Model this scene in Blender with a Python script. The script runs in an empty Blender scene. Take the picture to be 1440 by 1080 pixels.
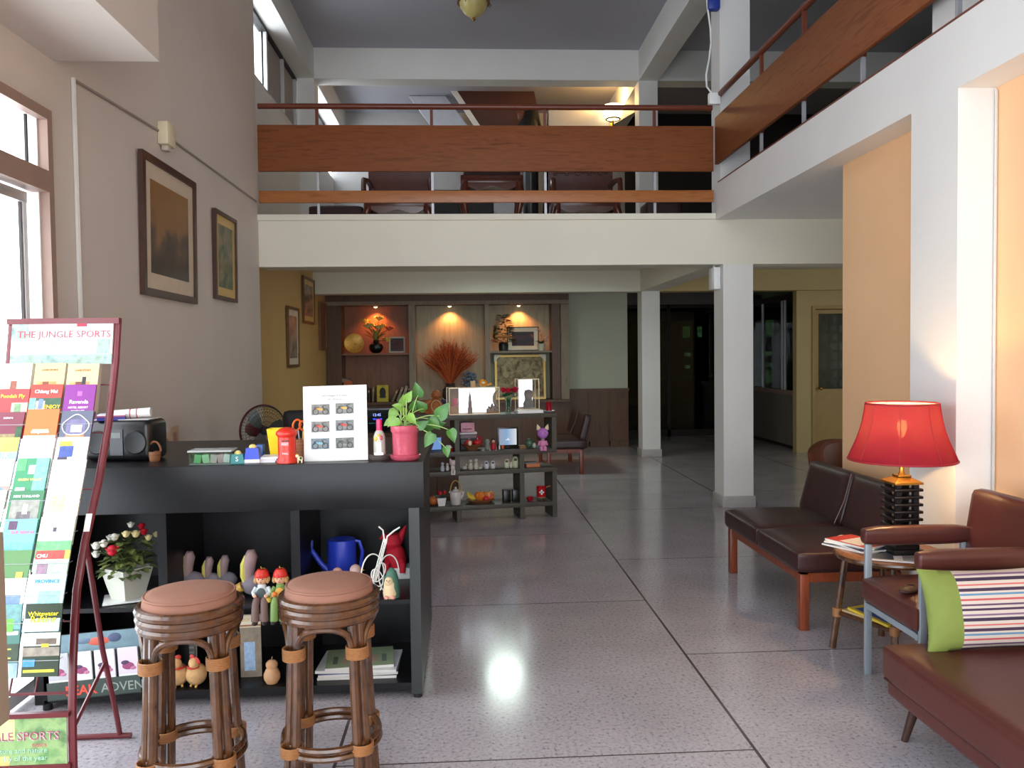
import bpy, bmesh, math, random
from mathutils import Vector, Matrix, Euler, Quaternion
random.seed(7)
SC = bpy.context.scene
COL = SC.collection
PI = math.pi
# ---------------------------------------------------------------- camera basis
F = 1150.0; CAMH = 1.55
_cy = Vector(((655-720)/F, (540-500)/F, -1)).normalized()
_cz = Vector((-0.0145, 1, 0)); _cz = (_cz - _cy*_cz.dot(_cy)).normalized()
_cx = _cy.cross(_cz)
RC = Matrix((_cx, _cy, _cz))
CAMP = Vector((0, 0, CAMH))
def _ray(px, py): return RC @ Vector(((px-720)/F, (540-py)/F, -1))
def at(px, py, y):
    d = _ray(px, py); return CAMP + d*(y/d.y)
def onz(px, py, z=0.0):
    d = _ray(px, py); return CAMP + d*((z-CAMH)/d.z)
def onx(px, py, x):
    d = _ray(px, py); return CAMP + d*(x/d.x)
# ---------------------------------------------------------------- materials
def lin(c):
    return tuple(((v/255)/12.92 if v/255 <= 0.04045 else ((v/255+0.055)/1.055)**2.4) for v in c)
_mc = {}
def mat(rgb, rough=0.55, metal=0.0, var=0.06, vs=9.0, bump=0.0, bs=60.0, spec=0.5, coat=0.0, alpha=None, trans=0.0, emis=0.0, name=None, ior=1.45):
    key = (tuple(rgb), rough, metal, var, vs, bump, bs, spec, coat, trans, emis)
    if key in _mc: return _mc[key]
    m = bpy.data.materials.new(name or 'paint_%d_%d_%d' % tuple(rgb))
    m.use_nodes = True
    nt = m.node_tree; b = nt.nodes['Principled BSDF']
    c = lin(rgb)
    b.inputs['Base Color'].default_value = (*c, 1)
    b.inputs['Roughness'].default_value = rough
    b.inputs['Metallic'].default_value = metal
    b.inputs['Specular IOR Level'].default_value = spec
    b.inputs['IOR'].default_value = ior
    if coat: b.inputs['Coat Weight'].default_value = coat; b.inputs['Coat Roughness'].default_value = 0.12
    if trans: b.inputs['Transmission Weight'].default_value = trans
    if emis:
        b.inputs['Emission Color'].default_value = (*c, 1); b.inputs['Emission Strength'].default_value = emis
    tc = nt.nodes.new('ShaderNodeTexCoord')
    if var:
        n = nt.nodes.new('ShaderNodeTexNoise'); n.inputs['Scale'].default_value = vs; n.inputs['Detail'].default_value = 4
        nt.links.new(tc.outputs['Object'], n.inputs['Vector'])
        mx = nt.nodes.new('ShaderNodeMix'); mx.data_type = 'RGBA'
        mx.inputs['A'].default_value = (*[min(1, v*(1-var*2)) for v in c], 1)
        mx.inputs['B'].default_value = (*[min(1, v*(1+var*2)) for v in c], 1)
        nt.links.new(n.outputs['Fac'], mx.inputs['Factor'])
        nt.links.new(mx.outputs['Result'], b.inputs['Base Color'])
    if bump:
        n2 = nt.nodes.new('ShaderNodeTexNoise'); n2.inputs['Scale'].default_value = bs; n2.inputs['Detail'].default_value = 3
        nt.links.new(tc.outputs['Object'], n2.inputs['Vector'])
        bp = nt.nodes.new('ShaderNodeBump'); bp.inputs['Strength'].default_value = bump; bp.inputs['Distance'].default_value = 0.01
        nt.links.new(n2.outputs['Fac'], bp.inputs['Height']); nt.links.new(bp.outputs['Normal'], b.inputs['Normal'])
    _mc[key] = m
    return m
def ramp_mat(name, stops, scale=(1,1,1), ns=5.0, rough=0.5, detail=6, dist=0.0, metal=0, coat=0, spec=0.5, wave=False, bump=0.0):
    """noise (or wave) through a colour ramp in object coordinates: wood grain, paintings, weave"""
    m = bpy.data.materials.new(name); m.use_nodes = True
    nt = m.node_tree; b = nt.nodes['Principled BSDF']
    b.inputs['Roughness'].default_value = rough; b.inputs['Metallic'].default_value = metal
    b.inputs['Specular IOR Level'].default_value = spec
    if coat: b.inputs['Coat Weight'].default_value = coat; b.inputs['Coat Roughness'].default_value = 0.1
    tc = nt.nodes.new('ShaderNodeTexCoord'); mp = nt.nodes.new('ShaderNodeMapping')
    mp.inputs['Scale'].default_value = scale
    nt.links.new(tc.outputs['Object'], mp.inputs['Vector'])
    if wave:
        n = nt.nodes.new('ShaderNodeTexWave'); n.inputs['Scale'].default_value = ns; n.inputs['Distortion'].default_value = dist
        n.inputs['Detail'].default_value = 2
    else:
        n = nt.nodes.new('ShaderNodeTexNoise'); n.inputs['Scale'].default_value = ns; n.inputs['Detail'].default_value = detail
        n.inputs['Distortion'].default_value = dist
    nt.links.new(mp.outputs['Vector'], n.inputs['Vector'])
    r = nt.nodes.new('ShaderNodeValToRGB')
    el = r.color_ramp.elements
    while len(el) < len(stops): el.new(0.5)
    for e, (p, c) in zip(el, stops): e.position = p; e.color = (*lin(c), 1)
    nt.links.new(n.outputs['Fac'], r.inputs['Fac']); nt.links.new(r.outputs['Color'], b.inputs['Base Color'])
    if bump:
        bp = nt.nodes.new('ShaderNodeBump'); bp.inputs['Strength'].default_value = bump; bp.inputs['Distance'].default_value = 0.01
        nt.links.new(n.outputs['Fac'], bp.inputs['Height']); nt.links.new(bp.outputs['Normal'], b.inputs['Normal'])
    return m
def glass(name, rgb=(255,255,255), rough=0.0):
    m = bpy.data.materials.new(name); m.use_nodes = True
    nt = m.node_tree; nt.nodes.clear()
    o = nt.nodes.new('ShaderNodeOutputMaterial'); mx = nt.nodes.new('ShaderNodeMixShader')
    t = nt.nodes.new('ShaderNodeBsdfTransparent'); g = nt.nodes.new('ShaderNodeBsdfGlossy')
    t.inputs['Color'].default_value = (*lin(rgb), 1); g.inputs['Roughness'].default_value = rough
    lw = nt.nodes.new('ShaderNodeLayerWeight'); pw = nt.nodes.new('ShaderNodeMath'); pw.operation = 'POWER'; pw.inputs[1].default_value = 4.0
    f = nt.nodes.new('ShaderNodeMath'); f.operation = 'MULTIPLY_ADD'; f.inputs[1].default_value = .7; f.inputs[2].default_value = .035
    nt.links.new(lw.outputs['Facing'], pw.inputs[0]); nt.links.new(pw.outputs[0], f.inputs[0])
    nt.links.new(f.outputs[0], mx.inputs[0]); nt.links.new(t.outputs[0], mx.inputs[1]); nt.links.new(g.outputs[0], mx.inputs[2])
    nt.links.new(mx.outputs[0], o.inputs['Surface'])
    return m
def emit(rgb, s, name='lit'):
    m = bpy.data.materials.new(name); m.use_nodes = True
    nt = m.node_tree; nt.nodes.clear()
    o = nt.nodes.new('ShaderNodeOutputMaterial'); e = nt.nodes.new('ShaderNodeEmission')
    e.inputs['Color'].default_value = (*lin(rgb), 1); e.inputs['Strength'].default_value = s
    nt.links.new(e.outputs[0], o.inputs['Surface'])
    return m
# ---------------------------------------------------------------- geometry builder
class G:
    def __init__(s): s.bm = bmesh.new(); s.mats = []; s.M = Matrix()
    def mi(s, m):
        if m not in s.mats: s.mats.append(m)
        return s.mats.index(m)
    def add(s, verts, faces, m):
        i = s.mi(m); vs = [s.bm.verts.new(s.M @ Vector(v)) for v in verts]
        for f in faces:
            try:
                fc = s.bm.faces.new([vs[k] for k in f]); fc.material_index = i
            except ValueError: pass
        return vs
    def box(s, c, d, m, rot=None, bev=0.0, seg=2):
        b = bmesh.new(); bmesh.ops.create_cube(b, size=1.0)
        for v in b.verts: v.co = Vector((v.co.x*d[0], v.co.y*d[1], v.co.z*d[2]))
        if bev: bmesh.ops.bevel(b, geom=list(b.edges), offset=min(bev, min(d)*0.49), segments=seg, affect='EDGES', profile=0.5)
        R = (Euler(rot).to_matrix() if rot else Matrix.Identity(3)); c = Vector(c)
        b.verts.index_update()
        s.add([R @ v.co + c for v in b.verts], [[v.index for v in f.verts] for f in b.faces], m); b.free(); return s
    def b2(s, a, b, m, bev=0.0):
        a = Vector(a); b = Vector(b)
        return s.box((a+b)/2, [abs(x) for x in (b-a)], m, bev=bev)
    def cushion(s, c, d, m, rot=None, puff=0.03, bev=0.03, n=10):
        """a soft block: rounded edges, crowned faces"""
        b = bmesh.new(); bmesh.ops.create_cube(b, size=1.0)
        bmesh.ops.subdivide_edges(b, edges=list(b.edges), cuts=n, use_grid_fill=True)
        hx, hy, hz = d[0]/2, d[1]/2, d[2]/2
        r = min(bev, hx, hy, hz)
        for v in b.verts:
            p = Vector((v.co.x*2*hx, v.co.y*2*hy, v.co.z*2*hz))
            q = Vector((max(-hx+r, min(hx-r, p.x)), max(-hy+r, min(hy-r, p.y)), max(-hz+r, min(hz-r, p.z))))
            e = p-q
            if e.length > 1e-9: p = q + e.normalized()*r
            u, w, t = v.co.x*2, v.co.y*2, v.co.z*2
            k = puff
            if abs(t) > .99: p.z += math.copysign(k*(1-u*u)*(1-w*w), t)
            v.co = p
        R = (Euler(rot).to_matrix() if rot else Matrix.Identity(3)); c = Vector(c)
        b.verts.index_update()
        s.add([R @ v.co + c for v in b.verts], [[v.index for v in f.verts] for f in b.faces], m); b.free(); return s
    def ell(s, c, r, m, rot=None, u=14, v=9):
        if not hasattr(r, '__len__'): r = (r, r, r)
        R = (Euler(rot).to_matrix() if rot else Matrix.Identity(3)); c = Vector(c)
        vs = [Vector((0,0,r[2]))]
        for i in range(1, v):
            a = PI*i/v
            for j in range(u):
                t = 2*PI*j/u; vs.append(Vector((r[0]*math.sin(a)*math.cos(t), r[1]*math.sin(a)*math.sin(t), r[2]*math.cos(a))))
        vs.append(Vector((0,0,-r[2]))); fs = []
        for j in range(u): fs.append((0, 1+j, 1+(j+1)%u))
        for i in range(v-2):
            for j in range(u): fs.append((1+i*u+j, 1+(i+1)*u+j, 1+(i+1)*u+(j+1)%u, 1+i*u+(j+1)%u))
        n = len(vs)-1
        for j in range(u): fs.append((n, 1+(v-2)*u+(j+1)%u, 1+(v-2)*u+j))
        s.add([R @ p + c for p in vs], fs, m); return s
    def lathe(s, prof, m, c=(0,0,0), n=24, rot=None, sx=1.0, sy=1.0, wob=None):
        """profile [(r,z)...]; closes at r=0"""
        R = (Euler(rot).to_matrix() if rot else Matrix.Identity(3)); c = Vector(c)
        vs = []; rings = []
        for r, z in prof:
            if r < 1e-6: rings.append([len(vs)]); vs.append(R @ Vector((0,0,z)) + c)
            else:
                ring = []
                for j in range(n):
                    t = 2*PI*j/n; k = r*(wob(t, z) if wob else 1)
                    ring.append(len(vs)); vs.append(R @ Vector((k*sx*math.cos(t), k*sy*math.sin(t), z)) + c)
                rings.append(ring)
        fs = []
        for a, b in zip(rings, rings[1:]):
            if len(a) == 1 and len(b) == 1: continue
            if len(a) == 1: fs += [(a[0], b[(j+1)%n], b[j]) for j in range(n)]
            elif len(b) == 1: fs += [(a[j], a[(j+1)%n], b[0]) for j in range(n)]
            else: fs += [(a[j], a[(j+1)%n], b[(j+1)%n], b[j]) for j in range(n)]
        s.add(vs, fs, m); return s
    def tube(s, pts, r, m, n=8, closed=False, flat=1.0):
        pts = [Vector(p) for p in pts]; N = len(pts)
        rs = r if hasattr(r, '__len__') else [r]*N
        tang = []
        for i in range(N):
            a = pts[(i-1) % N] if (closed or i > 0) else pts[i]; b = pts[(i+1) % N] if (closed or i < N-1) else pts[i]
            t = (b-a); tang.append(t.normalized() if t.length > 1e-9 else Vector((0,0,1)))
        up = Vector((0,0,1)) if abs(tang[0].z) < 0.9 else Vector((1,0,0))
        nrm = (up - tang[0]*up.dot(tang[0])).normalized(); vs = []
        for i in range(N):
            nrm = (nrm - tang[i]*nrm.dot(tang[i]))
            nrm = nrm.normalized() if nrm.length > 1e-6 else tang[i].orthogonal().normalized()
            bn = tang[i].cross(nrm)
            for j in range(n):
                a = 2*PI*j/n; vs.append(pts[i] + (nrm*math.cos(a)*flat + bn*math.sin(a))*rs[i])
        fs = []
        for i in range(N if closed else N-1):
            k = (i+1) % N
            for j in range(n): fs.append((i*n+j, i*n+(j+1)%n, k*n+(j+1)%n, k*n+j))
        if not closed: fs += [tuple(reversed(range(n))), tuple(range((N-1)*n, N*n))]
        s.add(vs, fs, m); return s
    def cyl(s, a, b, r, m, r2=None, n=14): return s.tube([a, b], [r, r if r2 is None else r2], m, n)
    def ring(s, c, R, r, m, n=32, k=8, rot=None, sy=1.0):
        Q = (Euler(rot).to_matrix() if rot else Matrix.Identity(3)); c = Vector(c)
        return s.tube([Q @ Vector((R*math.cos(2*PI*i/n), R*sy*math.sin(2*PI*i/n), 0)) + c for i in range(n)], r, m, k, closed=True)
    def prism(s, poly, ext, m):
        """planar polygon (3-D points) swept along ext"""
        e = Vector(ext); n = len(poly); vs = [Vector(p) for p in poly] + [Vector(p)+e for p in poly]
        fs = [tuple(reversed(range(n))), tuple(range(n, 2*n))] + [(i, (i+1)%n, n+(i+1)%n, n+i) for i in range(n)]
        s.add(vs, fs, m); return s
    def text(s, txt, size, m, u=0, v=0, n=0.0, align='CENTER', ext=0.0006, bold=0.0, sx=1.0):
        """lettering in the local u (x) / v (z) plane facing -y, baseline at v"""
        cu = bpy.data.curves.new('lettering', 'FONT'); cu.body = txt; cu.size = size; cu.align_x = align
        cu.extrude = ext; cu.offset = bold; cu.resolution_u = 2
        ob = bpy.data.objects.new('lettering', cu); me = ob.to_mesh()
        T = Matrix(((sx,0,0,u),(0,0,-1,-n),(0,1,0,v),(0,0,0,1)))
        s.add([T @ q.co for q in me.vertices], [list(p.vertices) for p in me.polygons], m)
        ob.to_mesh_clear(); bpy.data.objects.remove(ob); bpy.data.curves.remove(cu); return s
    def rect(s, u0, v0, u1, v1, m, n=0.0, t=0.0008):
        """a printed patch on the local u/v plane, facing -y, n metres proud"""
        return s.b2((u0, -n-t, v0), (u1, -n, v1), m)
    def leaf(s, base, d, L, W, m, up=Vector((0,0,1)), curl=0.3, fold=0.2, heart=True):
        d = Vector(d).normalized(); side = d.cross(up)
        side = side.normalized() if side.length > 1e-5 else Vector((1,0,0)); nn = side.cross(d).normalized(); base = Vector(base)
        prof = [(0,.0),(.04,.55),(.14,.92),(.3,1.0),(.5,.82),(.7,.52),(.87,.22),(1,.0)] if heart else [(0,.05),(.15,.5),(.35,.9),(.55,1),(.75,.75),(.9,.35),(1,0)]
        vs = []; fs = []
        for t, w in prof:
            c = base + d*(L*t) - nn*(curl*L*t*t)
            b = -0.08*L if (heart and 0 < t < .1) else 0
            for k in (-1, -.5, 0, .5, 1):
                vs.append(c + side*(k*w*W/2) + nn*(abs(k)*w*W*fold*.5) + d*(b*abs(k)))
        for i in range(len(prof)-1):
            for j in range(4): fs.append((i*5+j, i*5+j+1, (i+1)*5+j+1, (i+1)*5+j))
        s.add(vs, fs, m); return s
    def build(s, name, parent=None, loc=None, rot=None, sharp=38, kind=None):
        bmesh.ops.recalc_face_normals(s.bm, faces=list(s.bm.faces))
        me = bpy.data.meshes.new(name); s.bm.to_mesh(me); s.bm.free()
        for m in s.mats: me.materials.append(m)
        for p in me.polygons: p.use_smooth = True
        me.set_sharp_from_angle(angle=math.radians(sharp))
        o = bpy.data.objects.new(name, me); COL.objects.link(o)
        if parent: o.parent = parent
        if loc is not None: o.location = loc
        if rot is not None: o.rotation_euler = rot
        if kind: o['kind'] = kind
        return o
def tag(o, label, cat, group=None):
    o['label'] = label; o['category'] = cat
    if group: o['group'] = group
    return o
def thing(name, label, cat, loc=(0,0,0), rz=0.0, group=None, rot=None):
    o = bpy.data.objects.new(name, None); COL.objects.link(o); o.empty_display_size = 0.1
    o.location = loc; o.rotation_euler = rot or (0,0,rz)
    return tag(o, label, cat, group)
def dup(o, parent=None):
    c = o.copy(); COL.objects.link(c)
    if parent: c.parent = parent
    for ch in list(o.children): dup(ch, c)
    return c
def struct(name, g, label=None):
    o = g.build(name, kind='structure')
    if label: o['label'] = label
    return o
# ================================================================ palette
WHITE = mat((226,224,220), .6, bump=.08, bs=40, var=.03, vs=2)
CREAM = mat((226,222,205), .6, bump=.08, bs=40, var=.03, vs=2)
GREYW = mat((208,198,188), .65, bump=.10, bs=50, var=.03, vs=2)
CEIL = mat((172,172,182), .7, var=.03, vs=1.5)
ORANGE = mat((238,192,146), .6, bump=.06, bs=40, var=.03, vs=2)
YELLOW = mat((190,156,100), .6, bump=.06, bs=40, var=.04, vs=2)
PALEYEL = mat((192,172,122), .6, var=.04, vs=2)
SAGE = mat((176,178,158), .65, var=.03, vs=2)
DARKGREEN = mat((38,66,52), .6, var=.08, vs=3)
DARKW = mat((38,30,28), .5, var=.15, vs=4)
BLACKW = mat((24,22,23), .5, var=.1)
PLINTH = mat((176,170,168), .6, var=.08, vs=20)
BROWNFR = mat((150,124,112), .45, var=.08)
ALU = mat((205,205,205), .35, metal=.3, var=.03)
TEAK = ramp_mat('varnished_teak', [(.25,(104,56,32)),(.5,(136,80,46)),(.75,(118,66,38))], (1.2,14,14), 3.0, rough=.55, spec=.2, dist=.6)
TEAKY = ramp_mat('varnished_teak_side', [(.25,(98,44,20)),(.5,(130,64,32)),(.75,(110,52,26))], (14,1.2,14), 3.0, rough=.38, dist=.6)
TEAKL = ramp_mat('light_teak', [(.25,(142,80,38)),(.5,(172,108,58)),(.75,(156,92,46))], (1.2,14,14), 3.0, rough=.4, dist=.6)
RAILW = mat((104,48,28), .35, var=.12, vs=12)
STEEL = mat((168,168,172), .4, metal=.5, var=.04)
DWOOD = ramp_mat('dark_panel_wood', [(.25,(68,42,26)),(.55,(94,62,38)),(.8,(76,49,31))], (10,10,1.2), 2.5, rough=.45, dist=.8)
RWOOD = ramp_mat('red_panel_wood', [(.25,(112,68,42)),(.55,(140,88,56)),(.8,(122,76,48))], (10,10,1.0), 2.5, rough=.45, dist=.8)
GREYWOOD = ramp_mat('greyed_wood', [(.25,(112,98,82)),(.55,(138,122,102)),(.8,(122,108,92))], (10,10,1.2), 2.5, rough=.5, dist=.8)
GLASS = glass('clear_glass'); DGLASS = glass('tinted_glass', (120,135,128), .02)
# terrazzo floor -------------------------------------------------
def terrazzo():
    m = bpy.data.materials.new('terrazzo_slabs'); m.use_nodes = True
    nt = m.node_tree; N = nt.nodes; L = nt.links; b = N['Principled BSDF']
    tc = N.new('ShaderNodeTexCoord'); sp = N.new('ShaderNodeSeparateXYZ'); L.new(tc.outputs['Object'], sp.inputs[0])
    def mth(op, a, bb=None, c=None):
        n = N.new('ShaderNodeMath'); n.operation = op
        for i, v in enumerate((a, bb, c)):
            if v is None: continue
            if isinstance(v, (int, float)): n.inputs[i].default_value = v
            else: L.new(v, n.inputs[i])
        return n.outputs[0]
    u = mth('DIVIDE', mth('SUBTRACT', sp.outputs['X'], -0.52), 1.625)
    col = mth('FLOOR', u); fu = mth('SUBTRACT', u, col)
    par = mth('FLOORED_MODULO', col, 2.0)
    v = mth('DIVIDE', mth('ADD', mth('SUBTRACT', sp.outputs['Y'], 3.08), mth('MULTIPLY', par, 0.93)), 1.95)
    fv = mth('FRACT', v)
    du = mth('MULTIPLY', mth('MINIMUM', fu, mth('SUBTRACT', 1.0, fu)), 1.625)
    dv = mth('MULTIPLY', mth('MINIMUM', fv, mth('SUBTRACT', 1.0, fv)), 1.95)
    seam = mth('MAXIMUM', mth('LESS_THAN', du, 0.0065), mth('LESS_THAN', dv, 0.0042))
    def vor(scale, lo, hi, c0, c1):
        n = N.new('ShaderNodeTexVoronoi'); n.inputs['Scale'].default_value = scale; L.new(tc.outputs['Object'], n.inputs['Vector'])
        return n
    n1 = N.new('ShaderNodeTexNoise'); n1.inputs['Scale'].default_value = 2.2; n1.inputs['Detail'].default_value = 6; L.new(tc.outputs['Object'], n1.inputs['Vector'])
    n2 = N.new('ShaderNodeTexNoise'); n2.inputs['Scale'].default_value = 62; n2.inputs['Detail'].default_value = 5; n2.inputs['Roughness'].default_value = .7; L.new(tc.outputs['Object'], n2.inputs['Vector'])
    r1 = N.new('ShaderNodeValToRGB'); L.new(n2.outputs['Fac'], r1.inputs['Fac'])
    e = r1.color_ramp.elements; e[0].position = .30; e[0].color = (*lin((92,88,94)), 1); e[1].position = .45; e[1].color = (*lin((174,168,173)), 1)
    x = e.new(.70); x.color = (*lin((192,186,190)), 1)
    mx = N.new('ShaderNodeMix'); mx.data_type = 'RGBA'; mx.blend_type = 'MULTIPLY'; mx.inputs['Factor'].default_value = 1
    r2 = N.new('ShaderNodeValToRGB'); L.new(n1.outputs['Fac'], r2.inputs['Fac'])
    r2.color_ramp.elements[0].position = .3; r2.color_ramp.elements[0].color = (.82,.82,.82,1); r2.color_ramp.elements[1].position = .7; r2.color_ramp.elements[1].color = (1,1,1,1)
    L.new(r1.outputs['Color'], mx.inputs['A']); L.new(r2.outputs['Color'], mx.inputs['B'])
    mx2 = N.new('ShaderNodeMix'); mx2.data_type = 'RGBA'; L.new(seam, mx2.inputs['Factor']); L.new(mx.outputs['Result'], mx2.inputs['A'])
    mx2.inputs['B'].default_value = (*lin((72,66,64)), 1)
    L.new(mx2.outputs['Result'], b.inputs['Base Color'])
    b.inputs['Roughness'].default_value = .22; b.inputs['Specular IOR Level'].default_value = .5
    rr = N.new('ShaderNodeMapRange'); L.new(n1.outputs['Fac'], rr.inputs['Value']); rr.inputs['To Min'].default_value = .11; rr.inputs['To Max'].default_value = .19
    L.new(rr.outputs[0], b.inputs['Roughness'])
    return m
# ================================================================ the setting
g = G(); g.b2((-2.6,-3.2,-.12), (9.2,19.2,0), terrazzo()); struct('floor', g)
g = G(); g.b2((-2.6,-3.2,6.0), (9.2,19.2,6.15), CEIL); struct('ceiling', g)
# left wall: window opening y -2.5..4, then solid to 7.98
g = G(); W0, W1 = -2.06, -1.96
g.b2((W0,-3.2,2.70), (W1,4.0,6), GREYW); g.b2((W0,-3.2,0), (W1,-2.5,2.7), GREYW)
g.b2((W0,4.0,0), (W1,7.98,6), GREYW); g.b2((-2.5,7.88,0), (W0,7.98,6), GREYW); struct('wall_left', g)
g = G(); g.b2((-2.5,7.98,0), (-2.2,13.75,2.8), YELLOW); struct('wall_left_yellow', g)
g = G(); g.b2((-2.5,7.98,2.8), (-2.36,15.2,4.77), WHITE); g.b2((-2.5,12.05,4.77), (-2.36,12.35,5.56), WHITE); g.b2((-2.5,7.98,5.56), (-2.36,15.2,6), WHITE)
struct('wall_left_upper', g)
g = G(); g.b2((-2.36,7.98,5.56), (-2.12,15.2,6), WHITE); struct('ceiling_beam', g)
g = G(); g.b2((-2.36,12.05,2.91), (-2.12,12.35,5.56), WHITE); struct('column', g)
g = G(); g.b2((-1.96,3.0,2.99), (-1.46,4.1,3.6), GREYW); g.b2((-1.96,-3.2,2.99), (-1.46,3.0,3.6), GREYW); struct('trim_1', g, 'boxed-in ledge along the left wall above the window')
# ceiling beams
g = G(); g.b2((2.6,-3.2,5.56), (2.89,15.2,6), WHITE); struct('ceiling_beam', g)
g = G(); g.b2((-2.12,12.05,5.56), (2.6,12.35,6), WHITE); g.b2((2.89,12.05,5.56), (9,12.35,6), WHITE); struct('ceiling_beam', g)
g = G(); g.b2((-1.96,7.98,5.56), (2.6,8.28,6), WHITE); g.b2((2.89,7.98,5.56), (9,8.28,6), WHITE); struct('ceiling_beam', g)
# mezzanine: far side
g = G(); g.b2((-2.4,8.28,2.78), (9.2,19.2,2.91), CREAM); struct('mezzanine_floor', g)
g = G(); g.b2((-1.96,7.98,2.42), (9.2,8.28,2.91), CREAM); g.b2((-1.96,7.95,2.86), (2.47,7.98,2.915), CREAM); struct('mezzanine_beam', g)
g = G(); g.b2((-2.2,12.05,2.47), (2.62,12.35,2.78), CREAM); struct('mezzanine_beam', g)
g = G(); g.b2((2.89,12.05,2.47), (9.2,12.35,2.78), PALEYEL); struct('mezzanine_beam', g)
g = G(); g.b2((2.6,8.28,2.47), (2.89,12.05,2.78), CREAM); struct('mezzanine_beam', g)
# mezzanine: right side
g = G(); g.b2((2.67,-3.2,2.86), (9.2,7.98,2.95), WHITE); struct('mezzanine_floor', g)
g = G(); g.b2((2.474,-3.2,2.855), (2.67,7.98,3.2), WHITE); struct('mezzanine_beam', g)
# columns
def column(x0, x1, y0, y1, z0, z1, plinth=True, m=WHITE):
    g = G(); g.b2((x0,y0,z0), (x1,y1,z1), m)
    if plinth: g.b2((x0-.018,y0-.018,0), (x1+.018,y1+.018,.115), PLINTH, bev=.006)
    return struct('column', g)
column(2.55,2.85,7.98,8.28,0,2.42); column(2.53,2.83,8.0,8.28,2.91,5.56,False)
column(2.62,2.89,12.05,12.35,0,2.47); column(2.6,2.88,12.06,12.34,2.91,5.56,False)
column(2.474,2.80,4.0,4.43,0,2.855,False); column(2.62,2.92,4.17,4.48,2.95,5.56,False)
# right walls
g = G(); g.b2((2.672,-3.2,0), (2.9,3.998,2.858), ORANGE); g.b2((2.672,4.432,0), (2.9,5.67,2.858), ORANGE); g.b2((2.80,3.998,0),(2.9,4.432,2.858), ORANGE); struct('wall_right', g)
g = G(); g.b2((9.0,-3.2,0), (9.2,6,2.86), PALEYEL); g.b2((9.0,9.0,0), (9.2,19.2,2.86), PALEYEL); g.b2((9.0,6,0), (9.2,9,.9), PALEYEL); g.b2((9.0,6,2.1), (9.2,9,2.86), PALEYEL); struct('wall_right_outer', g)  # unseen opening added in this wall to brighten the corridor and back
g = G(); g.b2((6.6,-3.2,2.95), (6.8,15.2,6), DARKGREEN); struct('wall_right_upper', g)
g = G(); g.b2((2.9,5.4,0), (9,5.67,2.858), PALEYEL); struct('wall_corridor', g)
# back walls, lower floor
g = G(); g.b2((-2.4,13.5,0), (2.69,13.7,2.78), SAGE); struct('wall_back', g)
g = G()
g.b2((1.66,13.455,0), (2.69,13.5,.93), DWOOD); g.b2((1.66,13.44,.93), (2.70,13.5,.975), DWOOD)
for i in range(3): g.b2((1.68+i*.34,13.44,.02), (1.70+i*.34,13.456,.93), DWOOD)
g.b2((1.66,13.44,0), (2.69,13.456,.10), DWOOD); struct('trim_2', g, 'dark wood wainscot under the sage wall')
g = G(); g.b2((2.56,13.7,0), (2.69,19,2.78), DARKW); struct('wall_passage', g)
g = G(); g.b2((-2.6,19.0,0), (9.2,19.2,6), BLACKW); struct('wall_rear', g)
g = G(); g.b2((2.69,15.0,2.45), (5.2,15.15,2.78), mat((120,112,112), .6)); struct('trim_3', g, 'grey lintel over the dark glazed screen')
# upper floor back walls
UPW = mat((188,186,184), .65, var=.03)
g = G(); g.b2((-2.4,15.2,2.91), (3.0,15.4,6), UPW); struct('wall_back_upper', g)
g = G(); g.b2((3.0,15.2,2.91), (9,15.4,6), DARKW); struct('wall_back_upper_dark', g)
q0, q1, q2 = at(772,200,13.3), at(893,128,13.3), at(861,176,13.3)
g = G(); g.prism([(q0.x,13.3,2.91),(q2.x-1.2,13.3,2.91),(q2.x,13.3,q2.z),(q1.x+.15,13.3,5.56),(q0.x,13.3,5.56)], (0,.12,0), UPW); struct('wall_stair_upper', g)
# front wall, behind the viewer: wide glazed entrance; upper opening added for more front light
g = G(); g.b2((-2.2,-3.2,5.2), (9.2,-3.0,6), WHITE); g.b2((-2.2,-3.2,2.75), (9.2,-3.0,3.1), WHITE); g.b2((2.5,-3.2,0), (9.2,-3,5.2), WHITE); struct('wall_front', g)
# ---------------------------------------------------------------- window_1 : left wall
def window(name, mk, label=None):
    o = bpy.data.objects.new(name, None); COL.objects.link(o); o['kind'] = 'structure'
    if label: o['label'] = label
    return o
w = window('window_1', None, 'tall brown-framed window with transom lights, left')
g = G()
g.b2((-1.985,3.985,0), (-1.94,4.03,2.73), BROWNFR); g.b2((-1.985,-2.5,2.68), (-1.94,3.985,2.73), BROWNFR)
g.b2((-2.02,-2.5,2.34), (-1.94,3.985,2.44), BROWNFR); g.b2((-2.055,3.975,0), (-1.985,3.998,2.70), WHITE)
for y in (-2.47,-.35,1.8): g.b2((-2.03,y-.03,0), (-1.945,y+.03,2.34), BROWNFR)
g.build('window_frame', w)
g = G()
for y0, y1, x in ((2.9,3.93,-2.03),(1.84,2.96,-2.0),(.8,1.78,-2.03),(-.3,.86,-2.0),(-1.35,-.4,-2.03),(-2.4,-1.3,-2.0)):
    g.b2((x-.012,y0,.02), (x+.012,y0+.03,2.33), ALU); g.b2((x-.012,y1-.03,.02), (x+.012,y1,2.33), ALU); g.b2((x-.015,y0,.02), (x+.015,y1,.08), ALU); g.b2((x-.015,y0,2.28), (x+.015,y1,2.33), ALU)
    g.b2((x-.006,y1-.042,.02), (x+.006,y1-.03,2.33), BLACKW)
g.build('sliding_sash', w)
g = G()
for y in (3.90,2.8,1.8,.75,-.35,-1.4): g.b2((-2.0,y-.006,2.44), (-1.99,y+.006,2.68), BLACKW)
g.build('glazing_bar', w)
g = G(); g.b2((-2.013,-2.5,.05), (-2.010,3.975,2.68), GLASS); g.build('pane', w)
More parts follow.
